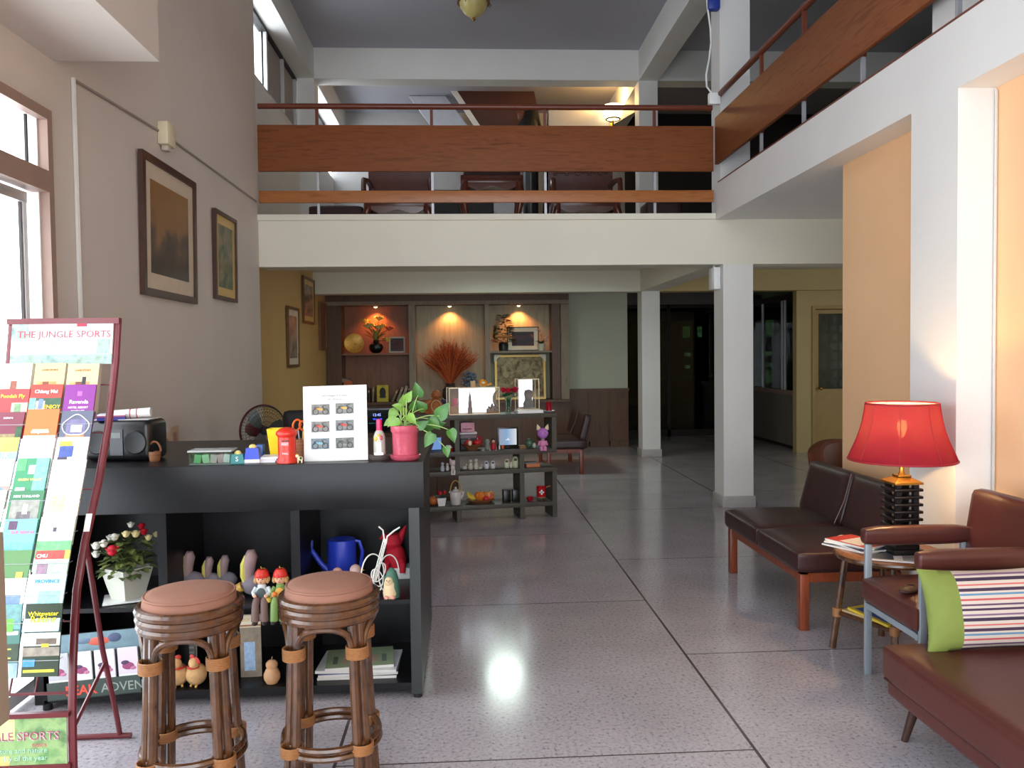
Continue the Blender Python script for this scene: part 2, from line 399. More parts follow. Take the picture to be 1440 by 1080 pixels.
# clerestory on the upper left wall
w = window('window_2', None, 'row of clerestory lights high on the left wall')
g = G(); a = 7.98
for y in (8.02,10.28,11.2,12.0,12.4,13.4,14.4): g.b2((-2.46,y-.03,4.77), (-2.37,y+.03,5.56), ALU)
g.b2((-2.46,7.98,4.77), (-2.37,15.2,4.81), ALU); g.b2((-2.46,7.98,5.52), (-2.37,15.2,5.56), BLACKW); g.build('window_frame', w)
g = G(); PANEL = mat((150,142,140), .6)
g.b2((-2.43,10.25,4.81), (-2.41,11.17,5.52), PANEL); g.b2((-2.43,11.23,4.81), (-2.41,11.97,5.52), PANEL); g.build('blind_panel', w)
g = G(); g.b2((-2.425,8.05,4.81), (-2.42,10.19,5.52), GLASS); g.b2((-2.425,12.43,4.81), (-2.42,15.2,5.52), GLASS); g.build('pane', w)
# conduit and sensor on the left wall
CONDUIT = mat((205,202,196), .5)
g = G(); g.tube([(-1.95,4.28,.0),(-1.95,4.28,2.97)], .012, CONDUIT, 6); tag(g.build('wall_conduit'), 'thin white vertical conduit on the left wall next to the window', 'conduit')
g = G(); g.tube([(-1.953,4.29,2.965),(-1.953,5.42,3.02),(-1.953,5.6,3.025),(-1.953,7.9,3.03)], .009, mat((150,140,132), .5), 6); tag(g.build('wall_cable'), 'thin grey cable run sloping along the left wall above the pictures', 'cable')
t = thing('wall_sensor', 'small cream plastic box high on the left wall above the large painting', 'sensor', (-1.96,5.5,3.01))
g = G(); g.box((.035,0,0), (.07,.15,.15), mat((216,206,176), .45), bev=.012); g.build('housing', t)
g = G(); g.box((.03,.0,-.085), (.045,.06,.04), mat((190,184,170), .5), bev=.008); g.build('cable_gland', t)
# ---------------------------------------------------------------- railings on the mezzanine
def railing(name, label, length, posts, strip, loc, rz, tk, z_panel, z_hand, z_strip=None):
    t = thing(name, label, 'railing', loc, rz)
    g = G(); g.b2((0,-.018,z_panel[0]), (length,.018,z_panel[1]), tk, bev=.004); g.build('rail_panel', t)
    g = G(); g.tube([(0,.03,z_hand),(length,.03,z_hand)], .028, RAILW, 10); g.build('handrail', t)
    if z_strip:
        g = G(); g.b2((0,-.018,z_strip[0]), (length,.012,z_strip[1]), TEAKL, bev=.004); g.build('lower_rail', t)
    for x in posts:
        g = G(); g.b2((x-.012,.02,0), (x+.012,.044,z_panel[0]), STEEL); g.b2((x-.014,.02,z_panel[0]), (x+.014,.048,z_hand), RAILW); g.build('post', t)
    return t
railing('mezzanine_railing', 'brown wooden railing across the far mezzanine edge over the cream beam', 4.42, [at(p,200,8.0).x+1.955 for p in (445,607,767,922)], True, (-1.955,8.02,2.915), 0, TEAK, (.42,.86), 1.05, (.12,.235))
g = G(); g.tube([(2.662,3.985,.0),(2.662,3.985,2.84)], .007, CONDUIT, 6); tag(g.build('wall_cable'), 'thin white cable running down the corner of the right column by the orange wall', 'cable')
railing('mezzanine_railing', 'brown wooden railing rising along the right mezzanine edge over the white beam', 9.2, [1.13,2.0,2.9,3.9,5.0,6.2,7.4], False, (2.485,7.97,3.2), -PI/2, TEAK, (.19,.645), .87)
g = G(); g.b2((2.472,-3.0,3.2), (2.66,7.9,3.212), RAILW); struct('trim_4', g, 'brown capping strip on the right edge beam')
# ================================================================ front counter
EBONY = mat((17,16,18), .36, var=.15, vs=6, bump=.03, bs=30, spec=.35)
EBONYE = mat((44,47,46), .4, var=.12, vs=8)
CX0, CX1, CY = -1.92, -.195, 3.64
t = thing('reception_counter', 'long black wooden reception counter with open front shelves, behind the two stools', 'counter', (0,0,0))
g = G(); g.b2((CX0,CY+.03,1.035), (CX1,4.78,1.08), EBONY); g.build('countertop', t)
g = G(); g.b2((CX0,CY,.875), (CX1,CY+.03,1.08), EBONY, bev=.002); g.build('fascia', t)
g = G(); g.b2((-.265,CY+.01,.03), (-.218,CY+.06,.875), EBONYE); g.b2((-.265,CY+.06,.03), (-.218,4.70,1.034), EBONY); g.build('side_panel', t)
g = G(); g.b2((CX0,CY+.03,.03), (CX0+.04,4.70,1.034), EBONY); g.build('side_panel', t)
for x in (-1.36,-.775): 
    g = G(); g.b2((x-.02,CY+.05,.07), (x+.02,4.2,.875), EBONY); g.build('divider', t)
g = G(); g.b2((CX0+.04,CY+.03,.435), (-.265,4.2,.455), EBONY); g.build('shelf', t)
g = G(); g.b2((CX0+.04,CY+.03,.05), (-.265,4.2,.075), EBONY); g.build('shelf', t)
g = G(); g.b2((CX0+.04,CY+.05,.03), (-.265,CY+.08,.05), EBONY); g.build('plinth', t)
g = G(); g.b2((CX0+.04,4.2,.03), (-.265,4.22,1.034), EBONY); g.build('back_panel', t)
for x in (-1.88,-.24):
    for y in (CY+.06,4.6):
        g = G(); g.cyl((x,y,0), (x,y,.032), .02, BLACKW); g.build('foot', t)
# ================================================================ rattan bar stools
RATTAN = ramp_mat('dark_rattan', [(.3,(46,26,14)),(.52,(88,54,28)),(.7,(58,33,18))], (3,3,2), 4, rough=.26, coat=.5)
CANE = mat((150,102,62), .5, var=.15, vs=60)
SUEDE = mat((140,98,80), .85, var=.1, vs=7, bump=.06, bs=120)
def stool(loc, rz, label):
    t = thing('rattan_bar_stool', label, 'stool', loc, rz, 'rattan bar stools at the counter')
    R = .164
    g = G(); g.lathe([(0,.762),(.08,.761),(.12,.756),(.143,.748),(.152,.735),(.155,.715),(.15,.70),(0,.70)], SUEDE, n=36); g.ring((0,0,.744),.149,.004, SUEDE); g.build('seat_cushion', t)
    for z in (.70,.672,.645):
        g = G(); g.ring((0,0,z), R-(.70-z)*.08, .0165, RATTAN, 40, 9); g.build('seat_ring', t)
    g = G(); g.lathe([(0,.70),(.155,.70),(.155,.69),(0,.69)], RATTAN, n=24); g.build('seat_base', t)
    A = [PI/4+PI/2*i for i in range(4)]
    for a in A:
        g = G(); c, s_ = math.cos(a), math.sin(a)
        for k, rr in ((-.017,.0165),(.017,.0165)):
            tx, ty = -s_*k, c*k
            r0, r1 = .146, .178
            g.tube([(c*r0+tx*.9,s_*r0+ty*.9,.64),(c*(r0+.012)+tx,s_*(r0+.012)+ty,.35),(c*r1+tx*1.2,s_*r1+ty*1.2,0)], rr, RATTAN, 9)
        lg = g.build('leg', t)
        for z0, z1 in ((.515,.55),(.185,.215)):
            g = G(); f = (.64-z0)/.64; rm = .146+(.032)*f
            pts = []
            for q in range(7):
                z = z0+(z1-z0)*q/6
                g.ring((c*rm,s_*rm,z), .0365, .0035, CANE, 16, 5, rot=(0,0,a), sy=1.05)
            g.build('cane_binding', lg)
    for i in range(4):
        a0 = A[i]+.16; a1 = A[(i+1)%4]+(2*PI if i == 3 else 0)-.16
        g = G(); pts = []
        for q in range(17):
            u = q/16; a = a0+(a1-a0)*(.5-.5*math.cos(PI*u)); h = math.sin(PI*u)**.55
            r = .156; z = .515+.112*h
            pts.append((r*math.cos(a), r*math.sin(a), z))
        g.tube(pts, .0115, RATTAN, 8); g.build('arch_brace', t)
    g = G(); g.ring((0,0,.21), .166, .0125, RATTAN, 40, 8); g.ring((0,0,.184), .168, .0125, RATTAN, 40, 8); g.build('foot_ring', t)
    return t
s1 = stool((-.965,2.86,0), .12, 'rattan bar stool with brown cushion beside the brochure rack, left of the two')
s2 = stool((-.500,2.93,0), .02, 'rattan bar stool with brown cushion nearest the open floor, right of the two')
# ================================================================ low room-divider shelf
SHW = mat((74,70,62), .5, var=.12, vs=8)
SHA = Vector((-.082,7.56,0)); ang = math.atan2(.156, .94)
SHELF = thing('display_shelf', 'grey-brown open display shelf full of knick-knacks, right of the counter', 'shelf', (SHA.x,SHA.y,0), ang)
SM = Matrix.Translation((SHA.x,SHA.y,0)) @ Matrix.Rotation(ang, 4, 'Z')
def shx(px, py, dy=.1):
    """local x,z on the shelf front plane (dy behind it) for a picture point"""
    n = Vector((-math.sin(ang), math.cos(ang), 0)); d = _ray(px, py)
    k = ((SHA+n*dy)-CAMP).dot(n)/d.dot(n); p = SM.inverted() @ (CAMP+d*k); return p
SD = .30
Zt, Z2, Z3, Z4 = [shx(710, y, 0).z for y in (582.5,633,660,708.5)]
XR = .945; XM = shx(734.5,680,0).x; XL = shx(643,620,0).x; X0 = -.42; TB = .042
for nm, x0, x1, z in (('shelf_board',X0,XR,Zt),('shelf_board',X0,XR,Z2),('shelf_board',X0,XR,Z3),('shelf_board',X0,XR,Z4)):
    g = G(); g.b2((x0,0,z-TB), (x1,SD,z), SHW, bev=.002); g.build(nm, SHELF)
def post(x, z0, z1, w=.044):
    g = G(); g.b2((x-w/2,.001,z0), (x+w/2,SD-.001,z1), SHW); g.build('upright', SHELF)
post(XR-.022,Z2,Zt-TB); post(XL,Z3,Z2-TB); post(XL,Z2,Zt-TB); post(XM,Z3,Z2-TB); post(XM,Z4,Z3-TB); post(XR-.022,Z4,Z3-TB); post(X0+.03,Z4,Zt-TB)
post(XR-.022,0,Z4-TB); post(XM,0,Z4-TB); post(XL+.01,0,Z4-TB); post(X0+.03,0,Z4-TB)
# ================================================================ benches
LEATH = mat((52,28,28), .38, var=.12, vs=7, bump=.10, bs=45, spec=.55)
LEATHM = mat((78,38,33), .36, var=.12, vs=6, bump=.08, bs=45, spec=.55)
SEAM = mat((120,96,90), .6)
CHERRY = ramp_mat('cherry_wood', [(.3,(98,42,24)),(.55,(130,62,36)),(.8,(110,50,28))], (12,12,1.5), 2.5, rough=.35)
def bench(loc, rz, label, L=1.22, W=.66, leath=LEATH):
    """local: front edge along +x from 0 to L at y=0, depth to +y"""
    t = thing('leather_bench', label, 'bench', loc, rz, 'armless leather benches')
    for k in range(2):
        g = G(); g.cushion((L/4+k*L/2,W*.5,.385), (L/2-.004,W,.13), leath, puff=.022, bev=.035); g.build('seat_cushion', t)
    tilt = -.26
    for k in range(2):
        g = G(); g.cushion((L/4+k*L/2,W-.03,.60), (L/2-.004,.11,.36), leath, rot=(tilt,0,0), puff=.0, bev=.035); g.build('back_cushion', t)
    g = G(); g.tube([(L/2,W-.092-.06,.46),(L/2,W-.088+.0,.60),(L/2,W-.04,.775)], .004, SEAM, 5); g.build('seam_piping', t)
    g = G(); g.b2((.03,.04,.27), (L-.03,.075,.322), CHERRY); g.b2((.03,W-.10,.27), (L-.03,W-.06,.322), CHERRY); g.b2((.03,.04,.27), (.07,W-.06,.322), CHERRY); g.b2((L-.07,.04,.27), (L-.03,W-.06,.322), CHERRY); g.build('frame', t)
    for x in (.05,L-.05):
        for y in (.055,W-.08):
            g = G(); g.box((x,y,.158), (.052,.052,.316), CHERRY, bev=.004); g.build('leg', t)
    return t
bench((1.80,5.66,0), -PI/2, 'dark brown two-seat leather bench beside the red-shaded lamp', L=1.30)
bench((1.0,11.75,0), -PI/2, 'dark leather bench in shadow at the back, behind the display shelf', L=1.3, W=.56)
# tub chair half hidden behind the orange wall
t = thing('tub_chair', 'rounded rust-brown tub chair half hidden behind the orange wall', 'chair', (3.72,7.35,0), .3)
RUST = mat((112,58,34), .6, var=.1, vs=6)
g = G(); pts = [(.0,.0)]
def arcshell(g, r0, r1, z0, z1, a0, a1, m, n=28):
    vs = []; fs = []
    for i in range(n+1):
        u = i/n; a = a0+(a1-a0)*u; zt = z0+(z1-z0)*math.sin(PI*u)**.5
        for r, z in ((r0*.9,z0),(r0,zt),(r0+.03,zt+.025),(r1-.03,zt+.025),(r1,zt),(r1*.9,z0)): vs.append((r*math.cos(a), r*math.sin(a), z))
    for i in range(n):
        for j in range(6): fs.append((i*6+j, i*6+(j+1)%6, (i+1)*6+(j+1)%6, (i+1)*6+j))
    fs += [tuple(range(6)), tuple(range(n*6, n*6+6))]
    g.add(vs, fs, m)
arcshell(g, .40, .54, .12, .66, -.25, PI+.25, RUST); g.build('shell', t)
g = G(); g.lathe([(0,.40),(.3,.40),(.37,.37),(.39,.30),(.36,.14),(0,.14)], RUST, n=28); g.build('seat', t)
for q in (PI/4,3*PI/4,5*PI/4,7*PI/4):
    g = G(); g.cyl((.3*math.cos(q),.3*math.sin(q),0), (.3*math.cos(q),.3*math.sin(q),.15), .02, DWOOD); g.build('leg', t)
# ================================================================ rattan side table, lamp, magazines
TC = Vector((2.14,4.03,0)); TH = .535
t = thing('rattan_side_table', 'low round rattan side table under the red-shaded lamp', 'table', TC)
TABT = ramp_mat('table_top_wood', [(.3,(120,70,36)),(.6,(150,94,54))], (2,14,2), 3, rough=.35)
g = G(); g.lathe([(0,TH),(.25,TH),(.26,TH-.008),(.26,TH-.022),(.25,TH-.03),(0,TH-.03)], TABT, n=40); g.build('table_top', t)
g = G(); g.ring((0,0,TH-.03), .252, .014, RATTAN, 40, 8); g.build('edge_ring', t)
LP = []
for i in range(4):
    q = PI/4+i*PI/2+.42
    g = G(); g.tube([(.20*math.cos(q),.20*math.sin(q),TH-.03),(.265*math.cos(q),.265*math.sin(q),0)], .017, RATTAN, 9); lg = g.build('leg', t)
    g = G(); rm = .243; g.tube([(rm*math.cos(q),rm*math.sin(q),.17),(rm*math.cos(q),rm*math.sin(q),.215)], .024, CANE, 10); g.build('cane_binding', lg); LP.append(q)
for i in range(4):
    q0, q1 = LP[i], LP[(i+1)%4]
    g = G(); g.cyl((.243*math.cos(q0),.243*math.sin(q0),.19), (.243*math.cos(q1),.243*math.sin(q1),.19), .012, RATTAN); g.build('stretcher', t)
g = G(); rr = .225; g.prism([(rr*math.cos(q),rr*math.sin(q),.197) for q in LP], (0,0,.01), mat((206,178,130), .5)); g.build('lower_shelf', t)
# lamp
LC = Vector((2.165,3.95,TH))
t = thing('table_lamp', 'table lamp with red bell shade on stacked black wooden blocks', 'lamp', LC)
LBLK = mat((24,20,20), .25, var=.1); BRASS = mat((190,140,62), .25, metal=.9, var=.05)
g = G(); g.b2((-.075,-.075,0), (.075,.075,.03), LBLK, bev=.004); g.b2((-.06,-.06,.03), (.06,.06,.05), LBLK); g.build('base', t)
for i in range(8):
    z = .062+i*.0365
    g = G(); g.b2((-.073,-.073,z), (.073,.073,z+.0155), LBLK, bev=.005)
    g.build('block_tier', t)
g = G()
for sx in (-1,1):
    for sy in (-1,1): g.b2((sx*.045-.013,sy*.045-.013,.05), (sx*.045+.013,sy*.045+.013,.352), LBLK)
g.build('column_core', t)
g = G(); hs = .072
g.add([(-hs,-hs,.352),(hs,-hs,.352),(hs,hs,.352),(-hs,hs,.352),(-hs,-hs,.362),(hs,-hs,.362),(hs,hs,.362),(-hs,hs,.362),(-.03,-.03,.385),(.03,-.03,.385),(.03,.03,.385),(-.03,.03,.385)],
  [(3,2,1,0),(0,1,5,4),(1,2,6,5),(2,3,7,6),(3,0,4,7),(4,5,9,8),(5,6,10,9),(6,7,11,10),(7,4,8,11),(8,9,10,11)], BRASS)
g.b2((-.033,-.033,.385), (.033,.033,.395), BRASS, bev=.002); g.build('cap', t)
g = G(); g.lathe([(0,.395),(.018,.395),(.012,.41),(.010,.46),(.014,.47),(.010,.48),(.010,.53),(0,.53)], BRASS, n=16); g.build('stem', t)
def shade_mat():
    m = bpy.data.materials.new('red_silk_shade'); m.use_nodes = True; nt = m.node_tree; nt.nodes.clear()
    o = nt.nodes.new('ShaderNodeOutputMaterial'); mx = nt.nodes.new('ShaderNodeMixShader'); d = nt.nodes.new('ShaderNodeBsdfDiffuse'); tr = nt.nodes.new('ShaderNodeBsdfTranslucent')
    d.inputs['Color'].default_value = (*lin((140,16,52)), 1); tr.inputs['Color'].default_value = (*lin((140,26,62)), 1)
    mx.inputs[0].default_value = .5
    nt.links.new(d.outputs[0], mx.inputs[1]); nt.links.new(tr.outputs[0], mx.inputs[2]); tp = nt.nodes.new('ShaderNodeBsdfTransparent'); tp.inputs['Color'].default_value = (1,.55,.35,1); m2 = nt.nodes.new('ShaderNodeMixShader'); m2.inputs[0].default_value = .07
    nt.links.new(mx.outputs[0], m2.inputs[1]); nt.links.new(tp.outputs[0], m2.inputs[2]); nt.links.new(m2.outputs[0], o.inputs['Surface']); return m
SHADE = shade_mat()
def lining_mat():
    m = bpy.data.materials.new('white_shade_lining'); m.use_nodes = True; nt = m.node_tree; nt.nodes.clear()
    o = nt.nodes.new('ShaderNodeOutputMaterial'); mx = nt.nodes.new('ShaderNodeMixShader'); d = nt.nodes.new('ShaderNodeBsdfDiffuse'); tr = nt.nodes.new('ShaderNodeBsdfTranslucent'); tp = nt.nodes.new('ShaderNodeBsdfTransparent'); m2 = nt.nodes.new('ShaderNodeMixShader')
    for q in (d, tr): q.inputs['Color'].default_value = (.9,.88,.84,1)
    mx.inputs[0].default_value = .40; m2.inputs[0].default_value = .30
    nt.links.new(d.outputs[0], mx.inputs[1]); nt.links.new(tr.outputs[0], mx.inputs[2]); nt.links.new(mx.outputs[0], m2.inputs[1]); nt.links.new(tp.outputs[0], m2.inputs[2]); nt.links.new(m2.outputs[0], o.inputs['Surface']); return m
LINING = lining_mat(); REDTRIM = mat((150,18,36), .6)
prof = [(.250,.470),(.240,.495),(.225,.53),(.208,.57),(.193,.615),(.182,.66),(.174,.705),(.168,.75)]
g = G(); g.lathe(prof, SHADE, n=56); sh = g.build('lamp_shade', t)
g = G(); g.lathe([(r-.003,z) for r, z in prof], LINING, n=56); g.build('lining', sh)
g = G(); g.ring((0,0,.470), .250, .006, REDTRIM, 48, 6); g.ring((0,0,.75), .168, .0045, REDTRIM, 48, 6)
for i in range(8):
    q = 2*PI*i/8+.25
    g.tube([((r+.001)*math.cos(q),(r+.001)*math.sin(q),z) for r, z in prof], .0022, REDTRIM, 5)
g.build('trim', sh)
g = G(); g.lathe([(0,.53),(.016,.53),(.016,.57),(.013,.58),(0,.58)], BRASS, n=14)
for q in (0,2*PI/3,4*PI/3): g.cyl((0,0,.57), (.188*math.cos(q),.188*math.sin(q),.63), .002, BRASS, n=6)
g.build('bulb_holder', t)
g = G(); g.lathe([(0,.58),(.012,.585),(.018,.61),(.024,.63),(.022,.65),(.012,.665),(0,.668)], emit((255,214,140), 30, 'lamp_bulb'), n=16); g.build('bulb', t)
def light(name, kind, loc, energy, col, **k):
    l = bpy.data.lights.new(name, kind); l.energy = energy; l.color = lin(col)
    for a_, v in k.items(): setattr(l, a_, v)
    o = bpy.data.objects.new(name, l); COL.objects.link(o); o.location = loc; return o
light('table_lamp_light', 'POINT', LC+Vector((0,0,.63)), 48, (255,206,140), shadow_soft_size=.03)
# magazines on the table
MAGC = [((196,60,52),(230,226,220)), ((226,222,216),(120,60,60)), ((180,176,170),(60,70,96)), ((90,84,120),(206,200,196))]
for i, (dx, dy, z, rz, w, h, ca, cb) in enumerate([(-.13,.06,0,.5,.21,.28,*MAGC[2]), (-.12,.05,.008,.2,.20,.27,*MAGC[3]), (-.125,.08,.016,.7,.20,.26,*MAGC[1]), (-.13,.06,.024,.4,.19,.26,*MAGC[0])]):
    o_lab = ['grey magazine at the bottom of the pile on the side table','purple-grey magazine second from bottom of the side table pile','white magazine second from top of the side table pile','red-covered magazine on top of the side table pile'][i]
    g = G(); g.M = Matrix(); g.b2((-w/2,-h/2,0), (w/2,h/2,.0075), mat((226,222,214), .4)); g.b2((-w/2,-h/2,.0075), (w/2,h/2,.0079), mat(ca, .3)); g.b2((-w*.4,-h*.3,.0079), (w*.4,h*.2,.0083), mat(cb, .3))
    tag(g.build('magazine', None, TC+Vector((dx,dy,TH+z)), (0,0,rz)), o_lab, 'magazine', 'magazines on the side table')
g = G(); w, h = .30, .21; g.b2((-w/2,-h/2,0), (w/2,h/2,.004), mat((214,214,216), .3)); g.b2((-w*.42,-h*.38,.004), (-.02,h*.38,.0045), mat((70,76,84), .3)); g.b2((.02,-h*.38,.004), (w*.42,h*.38,.0045), mat((120,124,130), .3)); 
tag(g.build('magazine', None, TC+Vector((-.04,-.165,TH)), (0,0,-.45)), 'open magazine with grey photo spread lying at the near edge of side table', 'magazine', 'magazines on the side table')
g = G(); g.b2((-.12,-.15,0), (.12,.15,.012), mat((216,190,60), .4)); g.b2((-.1,-.12,.012), (.1,.12,.0125), mat((60,90,150), .4)); tag(g.build('magazine', None, TC+Vector((-.03,-.05,.207)), (0,0,.2)), 'yellow magazine on the lower shelf of the rattan side table', 'magazine', 'magazines on the side table')
# ================================================================ armchair with metal legs
GREYM = mat((150,160,168), .4, metal=.35, var=.04)
t = thing('leather_armchair', 'maroon leather armchair with grey metal legs facing the room', 'armchair', (1.90,3.30,0))
# local: x depth toward the wall, y width 0..0.44
g = G(); g.cushion((.235,.235,.415), (.54,.50,.125), LEATHM, puff=.02, bev=.035); g.build('seat_cushion', t)
g = G(); g.cushion((.535,.235,.685), (.10,.52,.40), LEATHM, rot=(0,.16,0), puff=0, bev=.035); g.build('back_cushion', t)
for y in (-.005,.465):
    g = G(); g.cushion((.235,y,.668), (.53,.075,.085), LEATHM, puff=.004, bev=.028, n=6); ar = g.build('armrest', t)
for y in (-.005,.465):
    for x in (.0,.47):
        g = G(); g.box((x,y,.315), (.032,.02,.63), GREYM, bev=.003); g.build('leg', t)
g = G(); g.b2((-.02,-.0,.325), (.50,.02,.352), GREYM); g.b2((-.02,.44,.325), (.50,.46,.352), GREYM); g.b2((-.016,0,.325), (.016,.46,.352), GREYM); g.b2((.454,0,.325), (.486,.46,.352), GREYM); g.b2((.48,.0,.352), (.50,.46,.372), GREYM); g.build('seat_frame', t)
t = thing('leather_pouch', 'small crumpled dark brown pouch on the seat of the maroon armchair', 'pouch', (1.925,3.455,.483), .4)
PCH = mat((58,32,26), .5, var=.2, vs=30, bump=.3, bs=60)
g = G(); g.ell((0,0,.014), (.05,.035,.016), PCH, u=12, v=7); g.build('body', t); g = G(); g.ring((.03,.01,.026), .016, .004, PCH, 14, 6); g.build('strap', t)
# ================================================================ near maroon daybed + lumbar cushion
SFH = .375
t = thing('leather_daybed', 'maroon upholstered daybed on splayed dark legs in the near right corner', 'sofa', (1.63,3.17,0))
g = G(); g.cushion((.42,-.90,.30), (.80,1.80,.15), LEATHM, puff=.012, bev=.03, n=14); g.build('seat_cushion', t)
g = G(); g.cushion((.42,-.90,.205), (.77,1.76,.08), LEATHM, puff=0, bev=.02, n=8); g.build('base', t)
g = G(); g.tube([(.03,-.02,.235),(.80,-.02,.235),(.80,-1.78,.235),(.03,-1.78,.235)], .005, mat((60,24,24), .5), 6, closed=True); g.build('piping', t)
for x, y, dx, dy in ((.12,-.10,-.035,.03),(.72,-.10,.03,.03),(.12,-1.7,-.035,-.03),(.72,-1.7,.03,-.03)):
    g = G(); g.tube([(x,y,.175),(x+dx,y+dy,0)], [.021,.013], mat((56,34,26), .35), 12); g.build('leg', t)
GREENF = mat((114,128,58), .8, var=.06, vs=20, bump=.1, bs=150)
def stripes():
    m = bpy.data.materials.new('striped_cotton'); m.use_nodes = True; nt = m.node_tree; b = nt.nodes['Principled BSDF']; b.inputs['Roughness'].default_value = .85
    tc = nt.nodes.new('ShaderNodeTexCoord'); sp = nt.nodes.new('ShaderNodeSeparateXYZ'); nt.links.new(tc.outputs['Object'], sp.inputs[0])
    k = nt.nodes.new('ShaderNodeMath'); k.operation = 'MULTIPLY'; k.inputs[1].default_value = 1/.15; nt.links.new(sp.outputs['Z'], k.inputs[0])
    fr = nt.nodes.new('ShaderNodeMath'); fr.operation = 'FRACT'; nt.links.new(k.outputs[0], fr.inputs[0])
    r = nt.nodes.new('ShaderNodeValToRGB'); r.color_ramp.interpolation = 'CONSTANT'; nt.links.new(fr.outputs[0], r.inputs['Fac'])
    W = (194,183,172); st = [(0,W),(.08,(66,40,70)),(.14,W),(.2,(90,60,90)),(.25,W),(.33,(180,80,84)),(.38,W),(.46,(90,130,160)),(.51,W),(.56,(60,40,66)),(.64,W),(.7,(190,100,96)),(.74,W),(.82,(52,36,62)),(.9,W),(.95,(120,90,120))]
    el = r.color_ramp.elements
    while len(el) < len(st): el.new(.5)
    for e, (p, c) in zip(el, st): e.position = p; e.color = (*lin(c), 1)
    nt.links.new(r.outputs['Color'], b.inputs['Base Color']); return m
STRIPE = stripes()
t = thing('lumbar_cushion', 'lumbar cushion with lime green ends and striped middle on the maroon daybed', 'cushion', (2.065,3.03,.374), 0, rot=(-.22,-.03,-.06))
def pillow(x0, x1, L, Hh, T, m, name):
    g = G(); nx, nz = 16, 16; vs = []; fs = []
    for side in (-1,1):
        for i in range(nx+1):
            for j in range(nz+1):
                x = x0+(x1-x0)*i/nx; z = j/nz
                u = 2*x/L; w = 2*z-1
                pin = 1-.07*(1-w*w)*(abs(u)**6); pz = 1-.10*(1-u*u)
                th = T*max(0, (1-abs(u)**3.2))**.6*max(0, (1-abs(w)**2.6))**.6
                vs.append((x*pin, side*th, Hh/2+(w*Hh/2)*pz))
    n = (nx+1)*(nz+1)
    for s_ in range(2):
        for i in range(nx):
            for j in range(nz):
                q = s_*n+i*(nz+1)+j; f = (q,q+nz+1,q+nz+2,q+1); fs.append(f if s_ == 0 else f[::-1])
    g.add(vs, fs, m); bmesh.ops.remove_doubles(g.bm, verts=list(g.bm.verts), dist=.0004)
    return g
L = .58; HH = .325; T = .062
g = pillow(-L/2,-.16,L,HH,T,GREENF,'e'); g.build('end_panel', t, sharp=80)
g = pillow(.16,L/2,L,HH,T,GREENF,'e'); g.build('end_panel', t, sharp=80)
g = pillow(-.16,.16,L,HH,T,STRIPE,'m'); g.build('middle_panel', t, sharp=80)
# ================================================================ brochure rack
MAROON = mat((104,34,40), .32, var=.05, spec=.6)
RAILPTS = [(.015,2.99),(.104,2.99),(.284,2.995),(.46,3.012),(.60,3.035),(.708,3.058),(.874,3.136),(1.068,3.257),(1.282,3.36),(1.45,3.42),(1.55,3.45),(1.72,3.485)]
def raily(z):
    for (z0,y0),(z1,y1) in zip(RAILPTS, RAILPTS[1:]):
        if z <= z1: return y0+(y1-y0)*(z-z0)/(z1-z0)
    return RAILPTS[-1][1]
RX = -1.437; RL = -1.86
t = thing('brochure_rack', 'tall curved maroon metal brochure rack with picture header, far left', 'rack', (0,0,0))
for x in (RX, RL):
    g = G(); g.tube([(x,y,z) for z, y in RAILPTS], .012, MAROON, 8, flat=1.3); g.build('side_rail', t)
    g = G(); g.tube([(x,3.14,.86),(x,3.175,.72),(x,3.25,.42),(x,3.36,.10),(x,3.385,.015)], .0105, MAROON, 8); g.build('rear_leg', t)
    g = G(); g.cyl((x,3.0,.22), (x,3.27,.36), .007, MAROON, n=6); g.build('brace', t)
g = G(); g.tube([(RL-.02,3.385,.012),(RX+.045,3.385,.012)], .011, MAROON, 8); g.build('foot_bar', t)
for z in (.35,):
    g = G(); g.cyl((RL,raily(z),z), (RX,raily(z),z), .006, MAROON, n=6); g.build('cross_wire', t)
for z in (.60,1.05,1.26,1.45):
    g = G(); g.cyl((RL,raily(z)+.03,z), (RX,raily(z),z), .003, MAROON, n=6); g.build('cross_wire', t)
for x in (-1.80,-1.66,-1.57):
    g = G(); g.cyl((x,raily(.35),.345), (x,3.12,.60), .004, MAROON, n=6); g.build('upright_wire', t)

def sign(name, x0, x1, z0, z1, y0, y1, rects, texts, base):
    """printed panel between two heights, leaning from y0 (bottom) to y1 (top)"""
    w = x1-x0; h = math.hypot(z1-z0, y1-y0); tl = math.atan2(y1-y0, z1-z0)
    o = bpy.data.objects.new(name, None)
    g = G(); g.b2((-w/2,0,0), (w/2,.008,h), base)
    n = 0
    for (u0,v0,u1,v1,m) in rects: n += .0004; g.rect(-w/2+u0*w, v0*h, -w/2+u1*w, v1*h, m, n=0, t=.0006+n)
    for (s_,u,v,sz,m) in texts: g.text(s_, sz, m, -w/2+u*w, v*h, n=n+.0012)
    return g, ((x0+x1)/2, y0, z0), (-tl, 0, 0)
def pm(rgb, r=.35): return mat(rgb, r, var=.03, vs=30)
FOREST = ramp_mat('printed_forest', [(.3,(60,100,60)),(.5,(150,180,120)),(.7,(90,140,80))], (1,1,1), 14, rough=.35)
MIST = ramp_mat('printed_mist', [(.3,(120,150,150)),(.48,(210,220,215)),(.7,(236,238,234))], (1,1,2), 9, rough=.3)
HILLS = ramp_mat('printed_hills', [(.3,(90,120,120)),(.5,(150,172,160)),(.75,(120,140,120))], (1,1,1), 22, rough=.3)
RED = pm((190,40,60)); PINKT = pm((200,60,110)); WH = pm((236,236,234)); 
